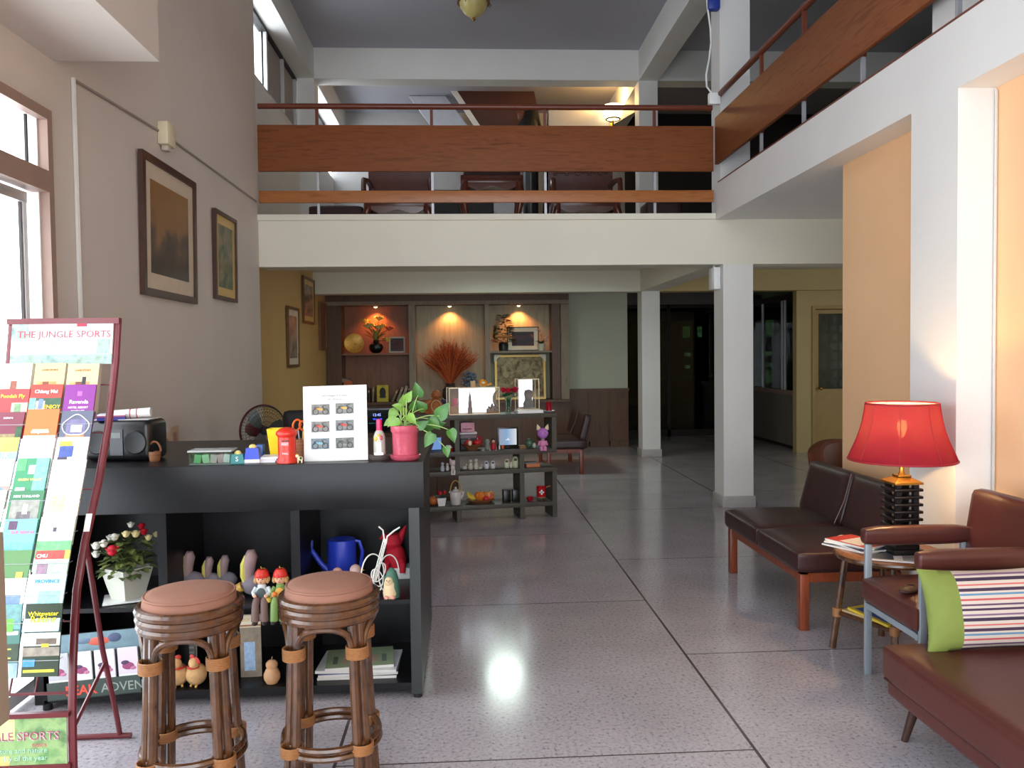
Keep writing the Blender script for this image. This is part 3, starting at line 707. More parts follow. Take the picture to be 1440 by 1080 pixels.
g, l, r = sign('header_sign', RL+.01, RX-.01, 1.535, 1.70, 3.432, 3.462,
    [(0,0,1,1,MIST),(0,0,1,.24,HILLS),(0,.62,.16,1,HILLS),(.64,.93,.74,1,RED),(.85,.25,.97,.62,HILLS)],
    [('THE JUNGLE SPORTS', .52, .66, .040, pm((196,80,96))), ], WH)
g.build('header_sign', t, l, r)
g = G(); g.b2((RL-.012,3.462,1.70), (RX+.012,3.49,1.724), MAROON); g.build('top_bar', t)
g, l, r = sign('lower_sign', RL+.012, RX-.012, .105, .275, 2.972, 2.976,
    [(0,0,1,1,FOREST),(.22,.55,.55,1,pm((206,220,150))),(.1,.0,.5,.2,pm((206,190,120)))],
    [('JUNGLE SPORTS', .55, .52, .043, pm((226,222,220))),('JUNGLE SPORTS', .553, .525, .043, PINKT),('tours', .76, .38, .024, pm((206,120,120)))]+
    [('for adventure and nature', .5, .26, .026, pm((170,214,190))),('every day of the year', .55, .1, .026, pm((180,220,196)))], WH)
g.build('lower_sign', t, l, r)
g = G(); g.b2((RL,2.966,.275), (RX,2.985,.292), MAROON); g.b2((RL,2.966,.085), (RX,2.985,.105), MAROON); g.build('sign_frame', t)
# pockets and brochures : rows from the top, columns right / middle / left
ROWY = [1.545,1.45,1.36,1.255,1.175,1.065,.965,.865,.78,.692]
BH = [.20,.20,.20,.20,.20,.20,.20,.20,.20,.25]
W_ = .122
def P_(c): return pm(c)
BR = {
 (0,0): ((226,196,140), 'thick cream book with couple picture, right end of the rack top row', [(.12,.1,.75,.62,(206,150,90)),(.3,.3,.5,.62,(120,60,40)),(.45,.3,.8,.5,(70,50,70)),(.5,.55,.62,.72,(40,36,40))], [('LOVE STORY',.5,.84,.011,(150,110,70))]),
 (0,1): ((222,190,132), 'thick cream book with couple picture, middle of the rack top row', [(.12,.1,.75,.62,(206,150,90)),(.3,.3,.5,.62,(130,70,44)),(.45,.3,.8,.5,(76,56,72))], [('LOVE STORY',.5,.84,.011,(150,110,70))]),
 (0,2): ((236,222,196), 'thick pale book with couple picture, left end of the rack top row', [(.2,.1,.6,.5,(214,190,170)),(.35,.25,.55,.62,(140,80,60)),(.2,.1,.6,.3,(80,50,70))], []),
 (1,0): ((128,40,132), 'purple hotel leaflet with white lettering on the brochure rack', [(.42,.76,.58,.86,(160,90,166))], [('Ravenda',.5,.60,.022,(236,226,236)),('HOTEL RESORT',.5,.5,.011,(226,200,226)),('MASSAGE',.5,.42,.012,(236,226,236))]),
 (1,1): ((196,60,50), 'red and green leaflet headed in white with yellow ENJOY lettering', [(0,.2,1,.72,(50,84,60)),(.0,.2,.2,.72,(120,180,170)),(.22,.2,.5,.66,(214,170,180)),(.3,.5,.45,.7,(110,130,190))], [('Chiang Mai',.5,.82,.02,(240,232,230)),('ENJOY',.74,.5,.022,(226,190,50)),('LAND',.74,.4,.018,(226,190,50))]),
 (1,2): ((206,60,60), 'red leaflet with yellow title beside the window on the brochure rack', [(.5,.25,1,.72,(190,190,160)),(.6,.4,.8,.7,(120,150,110))], [('Poodah Fly',.5,.82,.021,(236,206,70))]),
 (2,0): ((88,92,110), 'slate grey leaflet with white heart outline and orange ribbon', [(.2,.45,.8,.82,(110,104,140)),(.22,.38,.8,.5,(214,130,80)),(.35,.55,.7,.7,(226,226,236))], []),
 (2,1): ((226,110,50), 'orange and white leaflet beside the grey heart leaflet', [(0,.0,1,.45,(236,232,228)),(.25,.5,.75,.58,(240,190,150))], [('the garden',.5,.5,.016,(246,226,210))]),
 (2,2): ((120,50,66), 'maroon leaflet with a head photo on the left of the rack', [(.05,.0,.8,.55,(150,130,90)),(.35,.1,.8,.4,(216,176,150)),(.8,.2,1,.7,(50,80,50))], [('nature',.5,.86,.014,(226,200,206))]),
 (3,0): ((236,234,236), 'white comic leaflet with yellow and blue figures on the rack', [(.1,.78,.5,.92,(226,180,60)),(.12,.6,.55,.82,(60,80,150)),(.1,.42,.4,.6,(60,50,70)),(.1,.36,.8,.44,(206,70,80))], []),
 (3,1): ((238,236,232), 'plain white leaflet with a small orange block on the rack', [(.3,.2,.7,.42,(224,140,90))], []),
 (3,2): ((150,190,220), 'pale blue and yellow leaflet on the left of the rack', [(0,.7,1,1,(232,206,90)),(.0,.3,1,.5,(160,176,180))], [('TOUR',.4,.56,.034,(200,224,240))]),
 (4,0): ((238,240,236), 'blank white leaflet with a thin green landscape strip', [(0,.28,1,.4,(160,190,140))], []),
 (4,1): ((60,140,96), 'green leaflet with white round emblem and waterfall picture', [(.0,.75,.3,1,(90,170,110)),(.6,.3,1,1,(120,190,170)),(.4,.68,.6,.86,(232,238,234)),(.1,.2,.4,.42,(200,210,220))], [('GREEN VALLEY',.5,.55,.013,(226,220,140))]),
 (4,2): ((232,226,222), 'white leaflet with a grey-blue car on the left of the rack', [(0,.2,1,.45,(170,150,140)),(.1,.3,.8,.42,(110,150,180))], []),
 (5,0): ((238,234,200), 'pale yellow and white leaflet with golden patches', [(.05,.2,.5,.45,(236,206,90)),(.1,.6,.55,.9,(230,222,150))], []),
 (5,1): ((56,120,80), 'green framed leaflet with grey rider photo', [(.08,.1,.92,.82,(150,150,140)),(.3,.2,.7,.6,(110,100,104)),(.45,.55,.6,.74,(220,220,216))], [('RIDE THAILAND',.5,.87,.013,(232,238,232))]),
 (5,2): ((236,232,232), 'white leaflet with small violet flower and red dot', [(.3,.6,.6,.8,(120,100,150)),(.4,.2,.8,.4,(220,90,80))], []),
 (6,0): ((180,214,190), 'white and green leaflet with misty hill', [(0,.5,1,1,(234,240,236)),(0,.25,1,.55,(110,176,120)),(.4,.72,.5,.8,(80,70,80))], []),
 (6,1): ((120,186,206), 'turquoise beach leaflet with pink title', [(0,.35,1,.55,(110,180,180)),(.2,.2,.9,.36,(190,110,120)),(.15,.8,.4,.96,(90,60,90))], [('THE BEACH',.6,.72,.016,(220,130,160))]),
 (6,2): ((120,180,140), 'small green leaflet with yellow corner at the left rack edge', [(.3,.5,1,.8,(226,220,120))], []),
 (7,0): ((176,200,180), 'leaflet with red banner and lines of small print', [(0,.84,.85,1,(196,70,60)),(.85,.84,1,1,(230,206,80)),(.1,.3,.4,.76,(150,120,140)),(.5,.2,1,.78,(180,206,180))], [('CMU',.2,.87,.018,(236,236,236))]),
 (7,1): ((90,136,80), 'green leaflet with children playing', [(.02,.7,.22,.9,(226,232,226)),(.5,.2,.9,.46,(214,160,80)),(.1,.2,.4,.42,(220,200,190)),(.65,.45,.85,.6,(232,180,80))], []),
 (7,2): ((200,206,200), 'pale grey leaflet low on the left of the rack', [(.2,.4,.8,.8,(150,180,150))], []),
 (8,0): ((190,222,236), 'light blue leaflet with teal capitals', [(.3,.3,.9,.7,(150,206,226))], [('PROVINCE',.5,.84,.018,(60,150,190))]),
 (8,1): ((230,234,240), 'white and blue leaflet with a red corner stripe', [(0,.78,.4,.92,(206,60,60)),(.1,.4,.9,.7,(120,150,190)),(.55,.3,.9,.42,(50,60,90))], []),
 (8,2): ((206,200,190), 'cream leaflet above the beige cabinet edge', [(.2,.4,.8,.8,(170,170,180))], []),
 (9,0): ((40,56,36), 'dark green leaflet titled Rafting in yellow, bottom right of the rack', [(0,.42,1,.60,(210,206,196)),(.0,.28,1,.40,(150,140,126)),(.35,.44,.9,.52,(110,96,84)),(.5,.40,.7,.45,(226,190,60)),(.02,.14,.35,.24,(70,150,190)),(.05,.06,.9,.10,(190,196,60))], [('Whitewater',.5,.835,.021,(226,214,40)),('Rafting',.5,.745,.032,(232,220,40)),('river trips daily from town',.5,.69,.009,(214,206,80))]),
 (9,1): ((70,120,110), 'green and blue adventure leaflet beside the rafting leaflet', [(0,.0,1,.2,(150,180,206)),(.0,.66,1,1,(110,160,160)),(.1,.62,.8,.8,(110,190,70)),(0,.22,1,.46,(50,66,44)),(.1,.26,.8,.28,(200,200,80)),(.1,.32,.7,.34,(200,200,80)),(.1,.38,.8,.40,(200,200,80))], []),
 (9,2): ((150,170,150), 'pale green leaflet in the bottom left pocket of the rack', [(.2,.5,.8,.8,(200,210,190))], []),
}
prev = None
for k, zt in enumerate(ROWY):
    h = BH[k]; yt = raily(zt)-.014
    sl = max(.10, min(.45, (raily(zt+.02)-raily(zt-.12))/.14))
    if prev: yt = min(yt, prev[0]-(prev[1]-zt)*prev[2]-.012)
    if k == 0: yt -= .02
    prev = (yt, zt, sl)
    xr = -1.487+(.045)*k/9
    for c in range(3):
        rgb, lab, rects, texts = BR[(k,c)]
        th = .028 if k == 0 else .006
        hh = h*(1+random.uniform(-.03,.03)); zz = zt+random.uniform(-.012,.006)
        g = G(); w = W_+random.uniform(-.004,.004)
        g.b2((-w/2,0,-hh), (w/2,th,0), mat((206,196,180), .6) if k == 0 else pm(rgb)); g.b2((-w/2,-.0006,-hh), (w/2,0,0), pm(rgb))
        n = .0006
        for u0,v0,u1,v1,cc in rects: n += .0003; g.rect(-w/2+u0*w, -hh+v0*hh, -w/2+u1*w, -hh+v1*hh, mat(cc, .35, var=.32, vs=42), n=.0003, t=n)
        for s_,u,v,sz,cc in texts: g.text(s_, sz, pm(cc), -w/2+u*w, -hh+v*hh, n=n+.0008, ext=.0003, bold=.0004)
        if (k,c) == (2,0):
            pts = []
            for q in range(40):
                a = 2*PI*q/40; pts.append((.046*math.cos(a)*(1+.12*math.cos(2*a)), -.002, -.062+.042*math.sin(a)*(1-.12*math.sin(3*a))))
            g.tube(pts, .0022, pm((230,230,236)), 5, closed=True)
        tag(g.build('brochure', None, (xr-W_/2-c*(.130+.0008*k), yt, zz), (-math.atan(sl)+random.uniform(-.01,.01), 0, 0), sharp=30), lab, 'brochure', 'brochures in the metal rack')
    if k:
        g = G(); zl = zt-h*.75; yl = yt-sl*h*.75-.012
        x0 = xr-3*.134; g.tube([(x0,yl,zl),(xr+.006,yl,zl),(xr+.006,yl+.03,zl)], .0011, STEEL, 4); g.build('pocket_wire', t)
tag((lambda g: (g.b2((-W_/2,0,-.19),(W_/2,.004,0), pm((150,60,150))), g.build('brochure', None, (-1.548,3.405,1.425), (-.36,.06,.0)))[1])(G()), 'second purple leaflet peeping out behind the purple hotel leaflet', 'brochure', 'brochures in the metal rack')
t['label'] = t['label']
g = G(); g.b2((-.011,-.0145,-.035), (.011,-.013,.035), WH); g.build('price_sticker', t, (RX,raily(.93),.93), (-.5,0,.05))
# beige cabinet just inside the left edge
t = thing('beige_cabinet', 'beige cabinet edge at the extreme left, in front of the brochure rack', 'cabinet', (-1.55,2.05,0))
BEI = mat((176,160,140), .6, var=.04, vs=5)
g = G(); g.b2((-.34,-.15,.605), (.335,.15,1.105), BEI, bev=.004); g.build('body', t)
g = G(); g.b2((-.33,-.158,.62), (-.005,-.15,1.09), BEI); g.b2((.005,-.158,.62), (.325,-.15,1.09), BEI); g.build('door', t)
for x in (-.30,.22):
    for y in (-.11,.11):
        g = G(); g.b2((x-.02,y-.02,0), (x+.02,y+.02,.605), BEI); g.build('leg', t)
# ================================================================ things on the counter top
CT = 1.08
def ct(px, y): return Vector((at(px,650,y).x, y, CT))
t = thing('portable_radio', 'black portable radio with rounded ends on the left of the counter', 'radio', ct(186,3.95)+Vector((-.02,0,0)), -.10)
BLKP = mat((13,13,14), .33, var=.05, spec=.6)
g = G(); g.box((0,0,.096), (.31,.19,.19), BLKP, bev=.03, seg=4); g.build('body', t)
g = G()
for x in (-.09,.09):
    g = G(); g.lathe([(0,.0),(.05,0),(.055,.006),(.05,.012),(.02,.006),(0,.006)], mat((22,22,24), .5), (x,-.095,.09), 24, rot=(PI/2,0,0)); g.build('speaker_grille', t)
g = G(); g.b2((-.03,-.1,.03), (.03,-.094,.15), mat((40,40,44), .2)); g.b2((-.022,-.102,.11), (.022,-.099,.135), mat((90,96,92), .2)); g.build('control_panel', t)
g = G(); g.b2((-.13,-.07,.19), (.14,.07,.194), mat((176,172,170), .4)); g.build('top_plate', t)
g = G(); g.tube([(-.10,0,0),(.09,.0,.0)], .022, WH, 14); 
for x in (.0,.03): g.ring((x,0,0), .0225, .002, RED, 20, 5, rot=(0,PI/2,0))
tag(g.build('rolled_poster', None, ct(186,3.95)+Vector((-.0,.0,.216)), (0,-.06,.1)), 'rolled white poster with a red band lying on the black radio', 'poster roll')
g = G(); g.box((0,0,.008), (.12,.12,.016), mat((50,50,130), .4)); g.box((0,0,.019), (.115,.115,.006), mat((170,80,110), .4)); g.box((0,0,.025), (.118,.118,.005), mat((226,226,240), .4))
tag(g.build('stacked_booklets', None, ct(160,3.93)+Vector((0,0,.19)), (0,0,.3)), 'blue and pink booklets under the rolled poster on the radio', 'booklets')
t = thing('wicker_basket', 'small brown wicker basket handle beside the black radio', 'basket', ct(218,3.86))
WICK = ramp_mat('wicker_weave', [(.3,(98,58,32)),(.6,(140,90,54))], (1,1,30), 8, rough=.6)
g = G(); g.lathe([(0,0),(.022,0),(.026,.02),(.027,.045),(.024,.045),(.022,.01),(0,.008)], WICK, n=20); g.build('bowl', t)
g = G(); g.tube([(.0+.028*math.cos(a), 0, .045+.045*math.sin(a)) for a in [PI*q/12 for q in range(13)]], .005, WICK, 7); g.build('handle', t)
for i, (dz, dy, c, lab) in enumerate([(0,0,(206,176,150),'pinkish note paper stuck low on the left wall behind the counter'), (.03,.16,(196,170,140),'tan drawn note paper stuck on the wall next to the pinkish note')]):
    g = G(); g.b2((0,-.07,-.08), (.003,.07,.08), mat(c, .6)); g.b2((.003,-.04,-.03), (.0034,.03,.04), mat((170,130,110), .6)); tag(g.build('note_paper', None, (-1.9598,5.44+dy,.99+dz), (.05*i,0,0)), lab, 'paper')
# glass tray box
t = thing('glass_box', 'low glass box with a pale lid holding green and grey sachets', 'box', ct(300,3.74))
GLS = glass('box_glass', (235,245,240))
g = G()
for x in (-.088,.088): g.b2((x-.002,-.05,0), (x+.002,.05,.055), GLS)
for y in (-.05,.05): g.b2((-.09,y-.002,0), (.09,y+.002,.055), GLS)
g.build('glass_sides', t)
g = G(); g.b2((-.096,-.056,.055), (.096,.056,.063), mat((168,172,170), .25), bev=.002); g.build('lid', t)
g = G(); g.b2((-.09,-.052,0), (.09,.052,.004), mat((120,120,120), .4)); g.build('base', t)
for i, (x, c) in enumerate([(-.06,(110,180,120)),(-.025,(160,200,160)),(.01,(190,170,170)),(.04,(190,150,160)),(.068,(210,206,210))]):
    g = G(); g.box((x,-.01,.026), (.03,.05,.04), mat(c, .4), rot=(.1,.15*(-1)**i,.1), bev=.003); g.build('sachet', t)
def cup_sponge(name, label, px, y, rgb, h, w, txt=None, base=None):
    t = thing(name, label, 'desk dampener', ct(px,y), .06)
    m = mat(rgb, .3)
    g = G(); 
    z0 = .018 if base else 0
    if base: g.b2((-w*.52,-w*.4,0), (w*.52,w*.4,z0), mat(base, .4), bev=.003)
    a_ = w/2; b_ = w*.40
    g.add([(-a_,-a_*.8,z0),(a_,-a_*.8,z0),(a_,a_*.8,z0),(-a_,a_*.8,z0),(-b_,-b_*.8,h),(b_,-b_*.8,h),(b_,b_*.8,h),(-b_,b_*.8,h)], [(3,2,1,0),(0,1,5,4),(1,2,6,5),(2,3,7,6),(3,0,4,7),(4,5,6,7)], m); g.build('holder', t)
    g = G(); g.ell((0,0,h), (w*.27,w*.25,.016), mat((214,196,120), .8, bump=.3, bs=200)); g.build('sponge', t)
    if txt: g = G(); g.text(txt, .03, WH, 0, .012, n=a_*.8+.001); g.build('lettering', t)
cup_sponge('stamp_sponge', 'teal cup with letter S and a yellow sponge on the counter', 335, 3.72, (20,120,120), .042, .062, 'S')
cup_sponge('stamp_sponge', 'blue cup on a white base with a yellow sponge', 356, 3.73, (36,64,190), .068, .066, None, (226,226,226))
g = G(); g.box((0,0,.035), (.03,.05,.07), mat((60,100,170), .35), bev=.004); tag(g.build('small_carton', None, ct(367,3.85)), 'small blue and white carton behind the blue sponge cup', 'carton')
for i in range(3):
    g = G(); g.box((0,0,.004), (.075,.10,.008), mat(((216,216,220),(200,196,200),(226,224,226))[i], .4)); tag(g.build('name_card_pile', None, ct(379,3.77)+Vector((.002*i,.004*i,.008*i)), (0,0,.05*i)), ('lowest white card block beside the red mailbox tin','middle grey card block beside the red mailbox tin','topmost white card block beside the red mailbox tin')[i], 'cards')
t = thing('yellow_cup', 'bright yellow square cup behind the red mailbox', 'cup', ct(391,3.86))
g = G(); YP = mat((236,206,20), .35)
a_, b_, h = .026, .040, .142
g.add([(-a_,-a_,0),(a_,-a_,0),(a_,a_,0),(-a_,a_,0),(-b_,-b_,h),(b_,-b_,h),(b_,b_,h),(-b_,b_,h)]+[(-b_*.9,-b_*.9,h),(b_*.9,-b_*.9,h),(b_*.9,b_*.9,h),(-b_*.9,b_*.9,h),(-a_*.9,-a_*.9,.01),(a_*.9,-a_*.9,.01),(a_*.9,a_*.9,.01),(-a_*.9,a_*.9,.01)],
  [(3,2,1,0),(0,1,5,4),(1,2,6,5),(2,3,7,6),(3,0,4,7),(4,5,9,8),(5,6,10,9),(6,7,11,10),(7,4,8,11),(9,8,12,13),(10,9,13,14),(11,10,14,15),(8,11,15,12),(12,15,14,13)], YP); g.build('cup_body', t)
t = thing('mailbox_tin', 'small red postbox money tin with domed cap on the counter', 'money box', ct(404,3.715))
RP = mat((204,44,28), .3, var=.03, spec=.6)
g = G(); g.lathe([(0,0),(.046,0),(.046,.010),(.041,.018),(.040,.03),(.039,.115),(0,.115)], RP, n=32); g.build('body', t)
g = G(); g.lathe([(0,.115),(.039,.115),(.047,.126),(.048,.134),(.044,.141),(.03,.152),(.012,.158),(0,.159)], RP, n=32); g.build('cap', t)
g = G(); g.b2((-.014,-.0415,.098), (.018,-.036,.102), BLACKW); g.build('slot', t)
g = G(); g.b2((-.016,-.0412,.078), (.016,-.037,.096), mat((222,120,116), .4)); g.text('POST', .012, WH, 0, .082, n=.0415); g.b2((-.016,-.0412,.036), (.018,-.037,.054), mat((214,70,60), .4)); g.text('MAIL', .012, WH, .001, .040, n=.0415); g.build('labels', t)
t = thing('pen_pot', 'woven pen pot with orange scissors and pencils behind the mailbox tin', 'pen pot', ct(424,3.87))
g = G(); g.lathe([(0,0),(.034,0),(.04,.09),(.036,.09),(.031,.006),(0,.006)], ramp_mat('woven_pot', [(.3,(120,70,40)),(.6,(170,110,70))], (1,1,24), 9, rough=.6), n=24); g.build('pot', t)
g = G(); OR = mat((226,96,30), .35)
g.ring((-.018,0,.155), .017, .005, OR, 20, 6, rot=(PI/2,.3,.2), sy=1.5); g.ring((.01,.004,.15), .015, .005, OR, 20, 6, rot=(PI/2,-.3,.2), sy=1.5); g.cyl((-.012,0,.13), (.0,0,.02), .004, mat((170,170,175), .3, metal=.8)); g.build('scissors', t)
for x, dx, c, h in ((.012,.02,(60,150,190),.19),(.02,.035,(206,60,90),.16),(.005,.01,(230,190,60),.15),(.022,.012,(70,90,140),.185)):
    g = G(); g.tube([(x*.3,.006,.01),(x+dx*.6,.008,h-.012),(x+dx*.65,.008,h)], [.0038,.0038,.0006], mat(c, .4), 6); g.build('pencil', t)
t = thing('cow_figurine', 'tiny cream and yellow animal figurine at the foot of the white photo sign', 'figurine', ct(422,3.70))
CRM = mat((236,222,180), .4)
g = G(); g.ell((0,0,.018), (.014,.009,.010), CRM); g.ell((-.012,-.003,.030), (.008,.007,.008), CRM)
for x in (-.008,.008):
    for y in (-.005,.005): g.cyl((x,y,0), (x,y,.014), .003, CRM, n=6)
g.build('body', t); g = G(); g.ell((.004,-.006,.02), (.006,.005,.006), mat((60,50,40), .5)); g.ell((-.014,-.006,.036), (.004,.003,.004), mat((226,170,60), .5)); g.build('patches', t)
# sign board with six motorbike photographs
t = thing('photo_sign', 'white upright sign with six small motorbike photos on the counter', 'sign', (at(473,650,3.74).x,3.735,CT), -.02, rot=(-.10,-.018,-.02))
SGW, SGH = .288, .342
g = G(); g.b2((-SGW/2,0,0), (SGW/2,.006,SGH), mat((216,216,212), .45, var=.0)); g.build('board', t)
g = G(); g.b2((SGW/2-.042,-.001,.004), (SGW/2-.0415,0,SGH-.004), mat((190,190,190), .4)); g.build('edge_line', t)
g = G(); g.text('MOTORBIKE FOR RENT', .011, mat((120,120,126), .5), 0, .292, n=.0005); g.text('200 - 300 per day', .009, mat((130,130,136), .5), 0, .278, n=.0005); g.build('lettering', t)
def bikepic(u, v, bg, body):
    g = G(); w, h = .082, .048; g.rect(u-w/2, v-h/2, u+w/2, v+h/2, mat([int(q*.62) for q in bg], .5, var=.4, vs=70), t=.0012)
    for du in (-.022,.022): g.ring((u+du,-.0018,v-.010), .0125, .0018, mat((60,60,62), .5), 18, 5, rot=(PI/2,0,0))
    D = mat((70,68,66), .5)
    g.box((u-.004,-.0018,v+.002), (.030,.002,.010), mat(body, .4), rot=(0,.2,0)); g.box((u-.018,-.0018,v+.008), (.022,.002,.006), D); g.box((u+.014,-.0018,v+.006), (.006,.002,.024), D, rot=(0,-.45,0)); g.box((u,-.0018,v-.008), (.018,.002,.010), mat((130,126,120), .4)); g.box((u+.02,-.0018,v+.018), (.012,.002,.003), D)
    g.build('motorbike_photo', t, sharp=30)
for (u, v, bg, body) in ((-.066,.235,(190,186,176),(206,150,60)),(.043,.237,(186,190,180),(214,160,70)),(-.068,.157,(200,196,190),(196,80,60)),(.042,.160,(180,186,186),(190,60,50)),(-.070,.080,(176,196,206),(120,170,190)),(.041,.080,(176,180,172),(90,96,90))): bikepic(u, v, bg, body)
g = G(); g.b2((-.06,.006,0), (.06,.075,.004), mat((230,230,230), .3)); g.add([(-.03,.006,.12),(.03,.006,.12),(.03,.07,.004),(-.03,.07,.004)], [(0,1,2,3)], WH); g.build('easel_foot', t)
# decorated bottle on a round coaster
t = thing('round_coaster', 'dark round wooden coaster under the painted bottle', 'coaster', ct(534,3.76)); g = G(); g.lathe([(0,0),(.05,0),(.052,.006),(.052,.018),(.047,.022),(0,.022)], mat((66,56,52), .4, var=.15, vs=20), n=36); g.build('disc', t); g = G(); g.ring((0,0,.022), .044, .002, mat((96,84,78), .4), 32, 5); g.build('rim_groove', t)
t = thing('painted_bottle', 'clear bottle with pink cap and gold painting beside the pink plant pot', 'bottle', ct(534,3.76)+Vector((0,0,.022)))
BG = mat((216,214,200), .12, var=.04, trans=.35)
g = G(); g.lathe([(0,0),(.026,0),(.028,.004),(.027,.05),(.026,.085),(.02,.102),(.0125,.112),(.011,.118),(.011,.13),(0,.13)], BG, n=28); g.build('glass_body', t)
g = G(); g.lathe([(0,.112),(.0135,.112),(.013,.158),(.012,.162),(0,.162)], mat((214,40,96), .3), n=20); g.build('cap', t)
g = G(); g.b2((-.011,-.0305,.004), (.011,-.026,.058), mat((244,242,240), .4)); g.b2((-.02,-.032,.0), (.02,-.02,.012), mat((240,240,240), .4)); g.ell((-.012,-.02,.074), (.010,.008,.012), mat((222,190,80), .4)); g.ell((.010,-.021,.078), (.008,.007,.012), mat((190,80,90), .4)); g.ell((.0,-.022,.09), (.010,.006,.006), mat((214,180,90), .4)); g.build('painted_label', t)
# pothos in the pink pot
PC = ct(570,3.74)
t = thing('potted_pothos', 'green pothos vine in a glossy pink embossed pot at the counter end', 'plant', PC)
PINK = mat((184,78,96), .25, var=.05, vs=14, bump=.35, bs=32, coat=.4)
g = G(); g.lathe([(0,.012),(.052,.012),(.056,.03),(.058,.12),(.061,.126),(.064,.13),(.066,.155),(.063,.158),(.058,.155),(.055,.13),(0,.128)], PINK, n=44); g.build('pot', t)
g = G(); g.lathe([(0,0),(.056,0),(.066,.008),(.070,.022),(.066,.024),(.058,.014),(0,.012)], PINK, n=44); g.build('saucer', t)
g = G(); g.lathe([(0,.150),(.03,.148),(.056,.140)], mat((60,44,32), .9, bump=.5, bs=80), n=24); g.build('soil', t)
PL = ramp_mat('pothos_leaf', [(.3,(38,86,28)),(.55,(60,114,38)),(.75,(78,130,46))], (1,1,1), 16, rough=.38)
PLL = ramp_mat('pothos_new_leaf', [(.3,(92,138,46)),(.7,(124,164,64))], (1,1,1), 16, rough=.38)
STM = mat((150,176,100), .5)
g = G()
def W2L(px, py, dy=0): return at(px,py,3.74+dy)-PC
VINES = [  # tip px,py, depth, leaf size, young?, leaf direction (x,z)
 (555,578,.02,.085,1,(-.5,-.8)),(572,562,-.03,.075,1,(.4,.7)),(560,592,-.05,.07,1,(-1,-.5)),(575,585,-.06,.08,1,(.5,-.5)),(553,588,-.02,.075,1,(-.6,-.9)),
 (588,556,.03,.10,0,(-.15,1)),(596,575,.05,.09,0,(-.5,.6)),(606,590,.0,.10,0,(.6,-.6)),(618,585,-.03,.12,0,(.7,1.0)),(607,612,-.05,.10,0,(-.6,-1)),
 (634,606,-.06,.09,0,(.35,-1)),(627,630,-.05,.07,0,(.2,-.9)),(566,568,.04,.07,1,(.1,.9)),(549,592,.02,.06,1,(-.9,-.6)),(563,572,-.05,.06,1,(-.7,.2)),(612,598,.05,.08,0,(.8,.2)),(590,600,-.04,.08,0,(.3,.2)),(583,590,.04,.08,0,(-.2,-.4)),(600,600,.06,.09,0,(.9,.1)),(580,575,.06,.07,0,(.2,.8)),(570,580,.05,.07,1,(-.4,.3))]
for px, py, dy, L, young, dd in VINES:
    p = W2L(px, py, dy); b0 = Vector((random.uniform(-.03,.03), random.uniform(-.03,.03), .145))
    mid = b0.lerp(p, .45)+Vector((0,0,.045))
    pts = [b0*(1-u)**2+mid*2*u*(1-u)+p*u*u for u in [q/8 for q in range(9)]]
    g.tube(pts, [.0032-.0012*q/8 for q in range(9)], STM, 6)
    d = Vector((dd[0], random.uniform(-.3,-.1), dd[1])).normalized()
    g.leaf(p-d*L*.1, d, L*.74, L*.55, PLL if young else PL, up=Vector((.15,-1,.35)), curl=.18, fold=.22)
g.build('foliage', t, sharp=60)
# ================================================================ things on the counter's shelves
MS, BS = .455, .075
def cs(px, y, z=MS): return Vector((at(px,840,y).x, y, z))
t = thing('flower_plate', 'white square plate under the woven white planter', 'plate', cs(178,3.80))
g = G(); g.box((0,0,.006), (.19,.17,.008), mat((216,216,214), .25), rot=(0,0,.35), bev=.003); g.build('dish', t); g = G(); g.b2((-.05,-.05,0), (.05,.05,.003), WH); g.build('foot', t)
t = thing('potted_roses', 'artificial white and red roses in a tapered white woven planter', 'plant', cs(180,3.80,MS+.010), -.55)
def weave():
    m = ramp_mat('white_weave', [(.35,(176,176,160)),(.6,(226,226,212))], (1,1,1), 1, rough=.5)
    nt = m.node_tree
    for n in nt.nodes:
        if n.type == 'TEX_NOISE': old = n
    br = nt.nodes.new('ShaderNodeTexChecker'); br.inputs['Scale'].default_value = 85
    for l in list(nt.links):
        if l.from_node == old and l.to_node.type == 'VALTORGB': nt.links.remove(l); nt.links.new(br.outputs['Fac'], l.to_socket if False else [n for n in nt.nodes if n.type == 'VALTORGB'][0].inputs['Fac'])
    return m
WEAVE = weave()
g = G(); a_, b_, h = .050, .080, .142
g.add([(-a_,-a_,0),(a_,-a_,0),(a_,a_,0),(-a_,a_,0),(-b_,-b_,h),(b_,-b_,h),(b_,b_,h),(-b_,b_,h),(-b_*.92,-b_*.92,h),(b_*.92,-b_*.92,h),(b_*.92,b_*.92,h),(-b_*.92,b_*.92,h),(-b_*.8,-b_*.8,h-.03),(b_*.8,-b_*.8,h-.03),(b_*.8,b_*.8,h-.03),(-b_*.8,b_*.8,h-.03)],
  [(3,2,1,0),(0,1,5,4),(1,2,6,5),(2,3,7,6),(3,0,4,7),(4,5,9,8),(5,6,10,9),(6,7,11,10),(7,4,8,11),(8,9,13,12),(9,10,14,13),(10,11,15,14),(11,8,12,15),(12,13,14,15)], WEAVE); g.build('planter', t)
RL_ = mat((84,98,58), .5, var=.2, vs=30); RL2 = mat((120,130,70), .5, var=.2, vs=30)
g = G(); rnd = random.Random(3)
for i in range(270):
    a = rnd.uniform(0,2*PI); r = rnd.uniform(.0,.118); z = max(h-.025, h+rnd.uniform(.0,.16)-r*.35)
    if z < .06: z = .06
    if z < h and r < .09: r = .1
    d = Vector((math.cos(a),math.sin(a),rnd.uniform(-.3,.6)))
    g.leaf((r*math.cos(a)*.95, r*math.sin(a)*.95, z), d, rnd.uniform(.03,.045), rnd.uniform(.03,.042), RL_ if rnd.random() < .65 else RL2, curl=.3)
